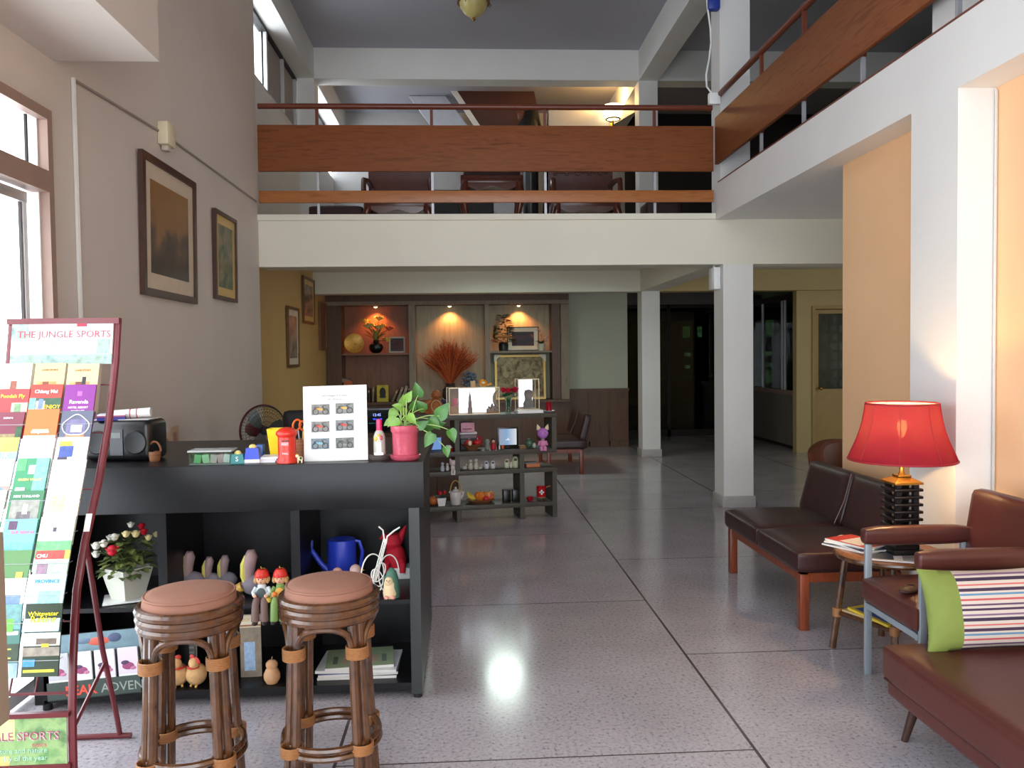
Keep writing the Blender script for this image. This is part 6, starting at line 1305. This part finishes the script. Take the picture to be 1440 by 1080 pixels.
# bay 3
S3 = 1.616
p = at(736,480,13.2); t = thing('framed_sunset', 'cream-mounted picture of a dark red sunset on the right cabinet shelf', 'picture', (p.x,13.30,S3), 0, rot=(-.06,0,0)); frame(t, .52, .39, .015, BLKP, ramp_mat('sunset_picture', [(.42,(26,16,24)),(.58,(70,26,40)),(.72,(170,84,70))], (1,1,2.5), 4), passe=(.065,mat((250,236,204), .5)))
p = at(708,490,13.2); t = thing('floral_arrangement', 'tall dark flower arrangement with an orange band on the right cabinet shelf', 'flowers', (p.x,13.17,S3)); rnd = random.Random(9)
g = G(); g.lathe([(0,0),(.07,0),(.08,.10),(.06,.14),(0,.14)], mat((28,34,32), .4), n=20); g.build('pot', t); g = G(); FG = [mat((60,74,50), .6, var=.2), mat((110,120,80), .6), mat((90,60,44), .6)]
for i in range(150): z = rnd.uniform(.12,.58); r = .14*(1-((z-.12)/.5)**1.4)+.012; a = rnd.uniform(0,2*PI); g.leaf((r*math.cos(a)*.8+.0,r*math.sin(a)*.6,z), (math.cos(a),math.sin(a),.4), .10, .06, rnd.choice(FG), heart=False)
for i in range(30): z = rnd.uniform(.2,.40); g.ell((-.13+rnd.uniform(-.03,.03)*(.45-z)*4,rnd.uniform(-.03,.03),z), .02, rnd.choice(FG), u=6, v=5)
g.build('foliage', t, sharp=60); g = G()
for i in range(16): a = 2*PI*i/16; g.ell((.12*math.cos(a),.09*math.sin(a),.235), (.024,.02,.024), mat((214,150,90), .6), u=8, v=6)
g.build('orange_blooms', t)
p = at(761,490,13.2); t = thing('potted_orchid', 'small orchid in a pale cup at the right end of the cabinet shelf', 'plant', (p.x,13.16,S3)); g = G(); g.lathe([(0,0),(.05,0),(.065,.11),(.058,.11),(.045,.02),(0,.02)], mat((196,196,176), .4), n=20); g.build('pot', t); g = G(); g.tube([(0,0,.09),(.01,0,.2),(-.02,0,.30),(-.07,0,.34)], .004, FG[1], 6); g.tube([(0,0,.09),(.03,0,.17),(.09,0,.22)], .004, FG[1], 6)
for i in range(6): g.leaf((0,0,.1), (math.cos(i),math.sin(i),.9), .13, .05, FG[0], heart=False)
for q in ((-.06,0,.34),(-.03,0,.33),(.06,0,.2),(.09,0,.22),(.0,0,.27)): g.ell(q, (.022,.014,.018), mat((206,166,160), .6), u=8, v=6)
g.build('foliage', t, sharp=60)
p = at(733,555,12.98); t = thing('relief_artwork', 'tan carved relief panel in a gilt frame leaning on the right of the cabinet', 'artwork', (p.x,13.16,CB), 0, rot=(-.10,0,0))
STONE = ramp_mat('carved_stone', [(.35,(96,84,60)),(.5,(150,134,100)),(.65,(176,160,124))], (1,1,1), 7, rough=.7, dist=1.5, bump=1.0)
frame(t, .82, .72, .035, mat((176,146,80), .35, metal=.4), STONE, d=.05)
for sx in (-1,1): g = G(); g.add([(sx*.42,-.056,.725),(sx*.42,-.056,.60),(sx*.30,-.056,.725)], [(0,1,2) if sx > 0 else (0,2,1)], mat((206,200,180), .5)); g.build('corner_guard', t)
g = G()
for i in range(26): rnd = random.Random(i); g.ell((rnd.uniform(-.32,.32),-.027,rnd.uniform(.12,.60)), (rnd.uniform(.03,.09),.02,rnd.uniform(.05,.14)), STONE, rot=(0,rnd.uniform(-.8,.8),0))
g.build('relief_carving', t)
t = thing('security_camera', 'small white dome camera at the ceiling by the cabinet right corner', 'camera', (at(799,411,12.6).x+.02,12.6,2.775)); g = G(); g.lathe([(0,0),(.05,0),(.05,-.03),(.035,-.06),(0,-.075)], WH, n=22); g.cyl((0,0,-.03), (0,0,-.22), .02, WH); g.build('mount', t); g = G(); g.ell((0,-.02,-.24), (.045,.06,.04), WH); hd = g.build('camera_body', t); g = G(); g.ell((0,-.072,-.245), (.02,.012,.02), BLKP); g.build('lens', hd)
# ================================================================ pictures on the left walls
def wallpic(name, label, y0, y1, z0, z1, x, mF, mP, mnt, fw=.04, d=.03, tiltz=0, gold=False):
    t = thing(name, label, 'painting', (x+.002,(y0+y1)/2,z0), PI/2, None, rot=(0.012,0,PI/2)); frame(t, y1-y0, z1-z0, fw, mF, mP, d, (mnt[0],mnt[1]) if mnt else None); return t
DFR = mat((70,44,34), .4, var=.1); MNT = mat((206,188,164), .6); MNTG = mat((206,170,96), .4)
LANDS = ramp_mat('dusk_mountain_painting', [(.30,(40,30,28)),(.46,(78,56,38)),(.6,(128,88,48)),(.75,(146,104,58))], (1,1.4,.9), 3.2, rough=.4, dist=1.0)
def landscape():
    m = bpy.data.materials.new('dusk_mountain'); m.use_nodes = True; nt = m.node_tree; b = nt.nodes['Principled BSDF']; b.inputs['Roughness'].default_value = .45
    tc = nt.nodes.new('ShaderNodeTexCoord'); sp_ = nt.nodes.new('ShaderNodeSeparateXYZ'); n = nt.nodes.new('ShaderNodeTexNoise'); n.inputs['Scale'].default_value = 4; n.inputs['Detail'].default_value = 8
    nt.links.new(tc.outputs['Object'], n.inputs['Vector']); nt.links.new(tc.outputs['Object'], sp_.inputs[0])
    ma = nt.nodes.new('ShaderNodeMath'); ma.operation = 'MULTIPLY_ADD'; ma.inputs[1].default_value = .9; nt.links.new(n.outputs['Fac'], ma.inputs[0]); nt.links.new(sp_.outputs['Z'], ma.inputs[2])
    r = nt.nodes.new('ShaderNodeValToRGB'); mr = nt.nodes.new('ShaderNodeMapRange'); mr.inputs['From Min'].default_value = .3; mr.inputs['From Max'].default_value = 1.3; nt.links.new(ma.outputs[0], mr.inputs['Value']); nt.links.new(mr.outputs[0], r.inputs['Fac'])
    el = r.color_ramp.elements
    for _ in range(3): el.new(.5)
    for e, (p_, c) in zip(el, [(0,(48,30,22)),(.35,(60,46,38)),(.52,(84,64,46)),(.62,(134,94,50)),(1,(150,110,62))]): e.position = p_; e.color = (*lin(c), 1)
    nt.links.new(r.outputs['Color'], b.inputs['Base Color']); return m
wallpic('framed_painting', 'large dusk mountain painting in a dark frame on the left wall', 5.07, 6.05, 1.945, 2.815, -1.96, DFR, landscape(), (.10,MNT), .045)
wallpic('framed_painting', 'narrower green garden painting with a gold inner edge on the left wall', 6.51, 7.10, 2.02, 2.72, -1.96, DFR, ramp_mat('garden_painting', [(.36,(44,56,34)),(.5,(92,100,60)),(.62,(130,110,80)),(.72,(176,130,110))], (1,1,1), 7, rough=.4, dist=.6), (.07,MNTG), .03)
wallpic('framed_painting', 'gilt framed picture, lowest and nearest on the yellow wall', 10.18, 10.85, 1.43, 2.19, -2.2, mat((110,80,50), .35, metal=.3), ramp_mat('grey_picture', [(.4,(90,84,74)),(.6,(150,140,120))], (1,1,1), 6, rough=.3), (.08,MNT), .035)
wallpic('framed_painting', 'gilt framed picture, highest on the yellow wall with an orange sunset', 11.2, 12.0, 2.02, 2.66, -2.2, mat((110,80,50), .35, metal=.3), ramp_mat('sunset_lake', [(.38,(70,60,56)),(.52,(130,110,90)),(.66,(196,130,60))], (1,1,2), 4, rough=.3), (.07,MNTG), .035)
wallpic('framed_painting', 'brown framed picture farthest along the yellow wall by the cabinet', 12.42, 12.98, 1.66, 2.38, -2.2, mat((120,80,46), .4), ramp_mat('brown_picture', [(.4,(90,54,34)),(.6,(120,76,48))], (1,1,1), 6, rough=.35), None, .04)
# ================================================================ dark glazed room and office at the back
t = thing('glazed_screen', 'dark wooden glazed screen at the end of the hall between the columns', 'screen', (0,0,0))
g = G()
for x in (2.72,at(940,500,15.05).x,5.1): g.b2((x-.03,15.02,0), (x+.03,15.1,2.45), DARKW)
g.b2((2.69,15.02,2.38), (5.14,15.1,2.45), DARKW); g.b2((2.69,15.02,0), (5.14,15.1,.12), DARKW); g.build('frame', t)
g = G(); g.b2((2.69,15.05,.12), (5.14,15.056,2.38), DGLASS); g.build('glass', t)
t = thing('bar_counter', 'long dark counter with a pale top edge seen through the glazed screen', 'counter', (0,0,0)); g = G(); g.b2((3.6,16.4,0), (6.0,16.9,1.02), DARKW); g.build('body', t); g = G(); g.b2((3.55,16.32,1.02), (6.05,16.95,1.06), mat((176,170,166), .4)); g.build('worktop', t)
GLEAF = bpy.data.materials.new('garden_daylight'); GLEAF.use_nodes = True; nt = GLEAF.node_tree; nt.nodes.clear(); o_ = nt.nodes.new('ShaderNodeOutputMaterial'); e_ = nt.nodes.new('ShaderNodeEmission'); n_ = nt.nodes.new('ShaderNodeTexNoise'); n_.inputs['Scale'].default_value = 14; n_.inputs['Detail'].default_value = 6; r_ = nt.nodes.new('ShaderNodeValToRGB'); tc_ = nt.nodes.new('ShaderNodeTexCoord')
nt.links.new(tc_.outputs['Object'], n_.inputs['Vector']); nt.links.new(n_.outputs['Fac'], r_.inputs['Fac']); nt.links.new(r_.outputs['Color'], e_.inputs['Color']); nt.links.new(e_.outputs[0], o_.inputs['Surface']); e_.inputs['Strength'].default_value = .75
el = r_.color_ramp.elements; el[0].position = .35; el[0].color = (*lin((60,96,50)), 1); el[1].position = .62; el[1].color = (*lin((226,240,206)), 1); x_ = el.new(.5); x_.color = (*lin((130,180,96)), 1)
k = 3
def lit(px0, py0, px1, py1, y=18.97):
    global k
    a, b = at(px0,py0,y), at(px1,py1,y); w = bpy.data.objects.new('window_%d' % k, None); COL.objects.link(w); w['kind'] = 'structure'; k += 1
    x0, x1 = sorted((a.x,b.x)); z0, z1 = sorted((a.z,b.z)); g = G(); e = .04
    g.b2((x0-e,y-.03,z0-e), (x1+e,y+.03,z0), DARKW); g.b2((x0-e,y-.03,z1), (x1+e,y+.03,z1+e), DARKW); g.b2((x0-e,y-.03,z0), (x0,y+.03,z1), DARKW); g.b2((x1,y-.03,z0), (x1+e,y+.03,z1), DARKW); g.build('window_frame', w)
    g = G(); g.b2((x0,y,z0), (x1,y+.01,z1), GLEAF); g.build('pane', w)
for q in ((960,459,970,475),(980,459,987,474),(962,496,971,501),(962,513,970,518),(1076,450,1088,473),(1075,494,1086,500),(1075,510,1086,516),(1076,521,1087,538),(1054,457,1060,472)): lit(*q)
t = thing('office_partition', 'office partition with dark-framed sliding glass over grey-green panels, right rear', 'partition', (0,0,0)); PNL = ramp_mat('office_panel', [(.3,(104,100,88)),(.7,(124,120,106))], (12,12,1), 3, rough=.5)
g = G(); g.b2((5.16,12.4,.05), (5.22,14.95,.86), PNL); g.build('lower_panel', t)
g = G(); g.b2((5.12,12.36,.86), (5.26,14.95,.93), BROWNFR); g.b2((5.14,12.36,2.38), (5.24,14.95,2.47), DARKW); g.b2((5.14,12.36,0), (5.24,12.44,2.47), DARKW); g.b2((5.15,12.4,0), (5.23,14.95,.05), DARKW); g.build('frame', t)
g = G()
for y in (13.0,13.12,14.0): g.b2((5.16,y,.93), (5.20,y+.035,2.38), ALU)
g.build('sliding_sash', t); g = G(); g.b2((5.178,12.44,.93), (5.182,14.95,2.38), DGLASS); g.build('glass', t)
t = thing('tile_pillar', 'pale green glass-block strip inside the office window', 'pillar', (at(1064,480,17.5).x,17.5,0)); g = G()
for i in range(12): g.b2((-.10,-.05,.02+i*.24), (.10,.05,.24+i*.24), mat(((110,134,124),(126,150,138),(96,120,112))[i % 3], .25), bev=.01)
g.build('blocks', t); g = G(); g.b2((-.11,-.04,0), (.11,.06,.02), DARKW); g.build('base', t)
t = thing('water_bottle', 'blue water bottle standing inside the office window', 'bottle', (5.62,14.0,.93)); 
g = G(); g.lathe([(0,0),(.05,0),(.055,.02),(.05,.12),(.055,.16),(.04,.22),(.015,.25),(.015,.28),(0,.28)], mat((50,90,160), .2), n=20); g.build('body', t); g = G(); g.lathe([(0,.28),(.018,.28),(.018,.30),(0,.30)], mat((220,226,236), .4), n=16); g.build('cap', t)
t = thing('office_shelf', 'narrow dark desk inside the office window', 'desk', (0,0,0)); g = G(); g.b2((5.45,12.6,.89), (5.85,14.9,.93), DARKW); g.build('top', t); g = G(); g.b2((5.8,12.6,0), (5.84,14.9,.89), DARKW); g.build('panel', t)
g = G(); g.b2((5.03,12.2,0), (5.27,12.34,2.47), PALEYEL); g.b2((5.27,12.2,2.24), (9,12.34,2.47), PALEYEL); g.b2((6.15,12.2,0), (9,12.34,2.24), PALEYEL); struct('wall_office', g)
d = bpy.data.objects.new('door_1', None); COL.objects.link(d); d['kind'] = 'structure'; DYEL = mat((176,148,92), .5)
g = G(); g.b2((5.27,12.18,0), (5.32,12.34,2.24), DYEL); g.b2((6.10,12.18,0), (6.15,12.34,2.24), DYEL); g.b2((5.32,12.18,2.19), (6.10,12.34,2.24), DYEL); g.build('door_frame', d)
g = G(); g.b2((5.33,12.22,.01), (6.09,12.26,.97), DYEL); g.b2((5.33,12.22,2.12), (6.09,12.26,2.18), DYEL); g.b2((5.33,12.22,.97), (5.38,12.26,2.12), DYEL); g.b2((6.04,12.22,.97), (6.09,12.26,2.12), DYEL); g.build('door_leaf', d)
g = G(); g.b2((5.38,12.235,.97), (6.04,12.245,2.12), mat((40,50,46), .12)); g.build('door_glass', d); g = G()
for i in range(8):
    for j in range(4): g.b2((5.40+j*.16+(.08 if i % 2 else 0)-.04*(i%2),12.2335,1.0+i*.14), (5.40+j*.16+.12,12.235,1.0+i*.14+.11), mat(((34,44,40),(28,37,34),(40,50,45))[(i+j) % 3], .2))
g.build('glass_blocks', d); g = G(); g.cyl((5.40,12.17,.98), (5.40,12.22,.98), .018, BRASS); g.ell((5.40,12.165,.98), .026, BRASS); g.build('door_knob', d)
t = thing('emergency_light', 'white emergency light box with a lamp head on the near column', 'emergency light', (2.545,8.13,2.20)); g = G(); g.b2((-.07,-.09,-.02), (0,.09,.20), WH, bev=.008); g.build('battery_box', t); g = G(); g.lathe([(0,0),(.03,0),(.055,.07),(.05,.075),(0,.06)], WH, (-.06,-.03,.25), 20, rot=(.9,-.5,0)); g.cyl((-.04,0,.19), (-.05,-.01,.26), .012, WH); g.build('lamp_head', t)
# ================================================================ upper floor
CAR = mat((92,40,24), .3, var=.2, vs=14, coat=.4); UPH = mat((58,30,30), .5, var=.1)
UZ = 2.91
def carved(name, label, x0, x1, y, back, cat, seat_z=.42, rows=True):
    t = thing(name, label, cat, ((x0+x1)/2,y,UZ)); w = x1-x0
    g = G(); g.b2((-w/2,-.05,seat_z-.09), (w/2,.50,seat_z), CAR, bev=.012); g.build('seat_rail', t)
    g = G(); g.cushion((0,.22,seat_z+.03), (w-.06,.5,.08), UPH, puff=.01); g.build('seat_cushion', t)
    for x in (-w/2+.06,w/2-.06):
        for yy in (0,.45): g = G(); s_ = math.copysign(1,x); g.tube([(x,yy,seat_z-.06),(x+s_*.035,yy-.03,seat_z*.6),(x-s_*.005,yy,seat_z*.25),(x+s_*.04,yy-.04,.02)], [.055,.045,.026,.034], CAR, 10); g.ell((x+s_*.035,yy-.05,.025), (.045,.05,.025), CAR); g.build('leg', t)
    g = G(); pts = []
    for i in range(25): u = i/24; pts.append((-w/2+w*u, -.045, seat_z-.09-.05*(.5-.5*math.cos(4*PI*u))-.03*math.sin(PI*u)))
    g.prism([(-w/2,-.05,seat_z-.06)]+pts+[(w/2,-.05,seat_z-.06)], (0,.025,0), CAR); g.build('apron', t)
    if back:
        g = G(); g.b2((-w/2,.46,seat_z), (w/2,.50,back-.16), CAR); g.prism([(-w/2,.46,back-.16)]+[(-w/2+w*i/16,.46,back-.10+.10*math.sin(PI*i/16)+.03*math.sin(5*PI*i/16)**2) for i in range(17)]+[(w/2,.46,back-.16)], (0,.04,0), CAR); bk_ = g.build('backrest', t)
        g = G()
        for i in range(max(4,int(w*14))):
            u = -w/2+.08+(w-.16)*i/max(3,int(w*14)-1); g.ring((u,.455,back-.13+.02*(i%2)), .026, .010, CAR, 14, 6, rot=(PI/2,0,0)); g.ell((u,.45,back-.13+.02*(i%2)), .012, mat((150,90,60), .15, coat=1.0), u=8, v=6)
        g.build('carving', bk_)
        for s_ in (-1,1): g = G(); g.tube([(s_*(w/2-.03),.47,seat_z+.24),(s_*(w/2-.02),.2,seat_z+.25),(s_*(w/2-.0),.0,seat_z+.22),(s_*(w/2),-.03,seat_z+.1),(s_*(w/2-.03),.02,seat_z)], .03, CAR, 8); g.build('armrest', t)
    return t
def ux(px, y): return at(px,280,y).x
carved('carved_armchair', 'carved dark wood armchair behind the mezzanine rail, left of the low table', ux(512,9.3), ux(606,9.3), 9.3, .98, 'armchair', .40)
carved('carved_settee', 'wide carved dark wood settee behind the mezzanine rail, right of the low table', ux(778,9.4), ux(872,9.4), 9.4, .95, 'settee', .42)
carved('low_table', 'low carved wood table with bowed legs behind the middle of the mezzanine rail', ux(648,9.0), ux(736,9.0), 9.0, None, 'table', .60)
t = thing('dark_sofa', 'dark maroon sofa low behind the left end of the mezzanine rail', 'sofa', (ux(476,9.8),9.8,UZ)); g = G(); g.cushion((0,0,.28), (.62,.5,.2), UPH, puff=.02); g.build('seat_cushion', t); g = G(); g.b2((-.33,-.26,.06), (.33,.27,.18), CAR, bev=.01); g.build('frame', t)
for x in (-.28,.28):
    for y in (-.2,.2): g = G(); g.cyl((x,y,0), (x,y,.08), .025, CAR); g.build('leg', t)
t = thing('dark_stool', 'dark padded stool behind the right end of the mezzanine rail', 'stool', (ux(928,9.6),9.6,UZ)); g = G(); g.cushion((0,0,.30), (.40,.40,.2), UPH, puff=.02); g.build('seat_cushion', t)
for x in (-.15,.15):
    for y in (-.15,.15): g = G(); g.cyl((x,y,0), (x*.8,y*.8,.22), .022, CAR); g.build('leg', t)
t = thing('dark_chest', 'tall black cupboard under the stairs on the upper floor', 'cupboard', (ux(645,13.0),13.0,UZ)); g = G(); g.b2((-.55,0,.05), (.55,.5,1.25), BLACKW, bev=.01); g.build('body', t)
for k2 in (-1,1): g = G(); g.b2((min(0,k2*.53)+.004,-.015,.1), (max(0,k2*.53)-.004,0,1.2), BLACKW); g.build('door', t)
g = G(); g.b2((-.5,.02,0), (.5,.48,.05), BLACKW); g.build('plinth', t)
# stairs descending to the right at the rear of the upper floor
t = thing('staircase', 'white-sided staircase rising to the left at the rear of the upper floor', 'stairs', (0,14.2,0))
A = at(575,135,14.2); B = at(775,330,14.2)
g = G(); g.prism([(A.x,0,A.z),(A.x+.62,0,A.z),(B.x+.5,0,UZ+.02),(B.x-.18,0,UZ+.02)], (0,.06,0), mat((206,208,216), .6)); g.build('stringer', t)
g = G(); n_ = 14
for i in range(n_): u = i/n_; x = A.x+.45+(B.x-A.x-.1)*u; z = A.z-.2+(UZ+.1-A.z+.2)*u; g.b2((x,.06,z-.08), (x+.32,.95,z), mat((150,120,100), .5))
g.build('treads', t)
C0 = at(640,125,14.0); C1 = at(690,180,14.0); C2 = at(765,180,14.0); C3 = at(745,125,14.0)
t = thing('stair_canopy', 'dark brown sloping board above the stairs at the rear of the upper floor', 'stair soffit', (0,13.95,0)); g = G(); g.prism([(C0.x,0,C0.z+.3),(C0.x,0,C0.z),(C1.x,0,C1.z-.25),(C2.x,0,C2.z-.25),(C3.x,0,C0.z+.3)], (0,.06,0), mat((78,46,38), .5)); g.build('board', t); g = G(); g.prism([(C0.x-.10,-.01,C0.z),(C0.x,-.01,C0.z),(C1.x,-.01,C1.z-.25),(C1.x-.10,-.01,C1.z-.25)], (0,.05,0), WH); g.build('edge_trim', t)
p = at(745,172,13.5); t = thing('dark_ornament', 'black draped ornament with a brown head on the upper stair landing', 'ornament', (p.x,13.5,UZ)); g = G(); g.lathe([(0,0),(.10,0),(.12,.4),(.14,p.z-UZ-.4),(.20,p.z-UZ-.1),(.14,p.z-UZ+.14),(.05,p.z-UZ+.22),(0,p.z-UZ+.24)], BLKP, n=18); g.build('body', t); g = G(); g.ell((-.14,-.06,p.z-UZ+.10), (.07,.06,.11), mat((110,60,40), .5)); g.build('head', t)
p = at(862,157,13.15); t = thing('wall_sconce', 'glowing wall sconce at the back of the upper floor', 'lamp', (p.x,13.298,p.z)); g = G(); g.b2((-.03,-.02,-.28), (.03,0,-.1), BRASS); g.tube([(0,-.02,-.2),(0,-.12,-.22),(0,-.14,-.12)], .012, BRASS, 8); g.build('bracket', t); g = G(); g.lathe([(.11,-.12),(.15,.0),(.16,.09),(.15,.09),(.10,-.12),(0,-.12)], emit((255,222,160), 9, 'sconce_glass'), (0,-.15,0), 24); g.build('glass_shade', t); g = G(); g.ring((0,-.15,-.12), .11, .014, DARKW, 24, 6); g.build('shade_rim', t)
light('sconce_light', 'POINT', (p.x,13.14,p.z+.16), 45, (255,196,110), shadow_soft_size=.06)
t = thing('ceiling_light', 'round white ceiling light under the mezzanine, seen only as a glow mirrored in the floor', 'lamp', (.46,10.6,2.78)); g = G(); g.lathe([(0,0),(.27,0),(.28,-.03),(.26,-.05),(0,-.05)], WH, n=36); g.build('base', t); g = G(); g.lathe([(.25,-.05),(.24,-.075),(.18,-.095),(0,-.10)], emit((226,246,236), 13, 'fluorescent_diffuser'), n=36); g.build('diffuser', t)
light('ceiling_light_glow', 'AREA', (.46,10.6,2.66), 22, (226,246,236), shape='DISK', size=.46)
p = at(665,0,10.2); t = thing('ceiling_lamp', 'unlit amber bowl lamp on the dark ceiling', 'lamp', (at(666,10,10.2).x,10.2,6.0)); g = G(); g.lathe([(0,0),(.10,0),(.11,-.03),(.20,-.10),(.205,-.13),(.18,-.13),(0,-.10)], mat((120,80,56), .4), n=32); g.build('ceiling_rose', t); g = G(); g.lathe([(.175,-.13),(.165,-.18),(.12,-.25),(.05,-.30),(0,-.31)], mat((196,182,116), .3, var=.1), n=32); g.build('glass_bowl', t); g = G(); g.lathe([(0,-.30),(.018,-.305),(.022,-.325),(.01,-.345),(0,-.35)], BRASS, n=14); g.build('finial', t)
for i in range(3): a = 2*PI*i/3; g = G(); g.tube([(.19*math.cos(a),.19*math.sin(a),-.12),(.215*math.cos(a),.215*math.sin(a),-.16),(.19*math.cos(a),.19*math.sin(a),-.18)], .006, BRASS, 6); g.build('clip', t)
t = thing('column_cable', 'loose white cable looping down the upper near column', 'cable', (0,0,0)); 
g = G(); g.tube([Vector(at(px,py,7.95)) for px, py in ((992,-20),(995,10),(999,40),(1000,60),(997,85),(993,105),(994,122),(1000,130),(1004,138))], .009, WH, 6); g.build('cable', t)
o = G(); p = at(1004,138,7.95); o.b2((p.x-.05,7.93,p.z-.06), (p.x+.06,7.99,p.z+.05), WH, bev=.006); o.build('junction_box', t)
o = G(); p = at(1003,8,7.95); o.b2((p.x-.06,7.90,p.z-.05), (p.x+.06,7.99,p.z+.10), mat((40,60,150), .4), bev=.02); tag(o.build('blue_box', None), 'blue box fixed high on the upper near column', 'box')
# ================================================================ daylight, camera, view
w = bpy.data.worlds.new('daylight'); SC.world = w; w.use_nodes = True
bg = w.node_tree.nodes['Background']; bg.inputs['Color'].default_value = (.86,.93,1.0,1); bg.inputs['Strength'].default_value = 7.0
def portal(name, loc, rot, sx, sy):
    l = bpy.data.lights.new(name, 'AREA'); l.shape = 'RECTANGLE'; l.size = sx; l.size_y = sy; l.cycles.is_portal = True
    o = bpy.data.objects.new(name, l); COL.objects.link(o); o.location = loc; o.rotation_euler = rot
portal('window_portal', (-2.05,.75,1.35), (0,-PI/2,0), 2.7, 6.5)
portal('entrance_portal', (.15,-3.1,1.37), (PI/2,0,0), 4.7, 2.75)
portal('added_upper_portal', (.15,-3.1,4.15), (PI/2,0,0), 4.7, 2.1)
portal('added_corridor_portal', (9.1,7.5,1.5), (0,PI/2,0), 1.2, 3)
portal('clerestory_portal', (-2.48,11.6,5.15), (0,-PI/2,0), .8, 7.2)
cam = bpy.data.cameras.new('camera'); co = bpy.data.objects.new('camera', cam); COL.objects.link(co)
cam.sensor_width = 36; cam.lens = F/1440*36; cam.clip_start = .05
M4 = RC.to_4x4(); M4.translation = CAMP; co.matrix_world = M4
SC.camera = co
vs = SC.view_settings; vs.view_transform = 'Standard'; vs.look = 'None'; vs.gamma = 1; vs.use_curve_mapping = False; vs.exposure = 0.0
SC.cycles.use_denoising = True; SC.cycles.max_bounces = 8; SC.cycles.diffuse_bounces = 5; SC.cycles.sample_clamp_indirect = 6
SC.cycles.caustics_reflective = False; SC.cycles.caustics_refractive = False
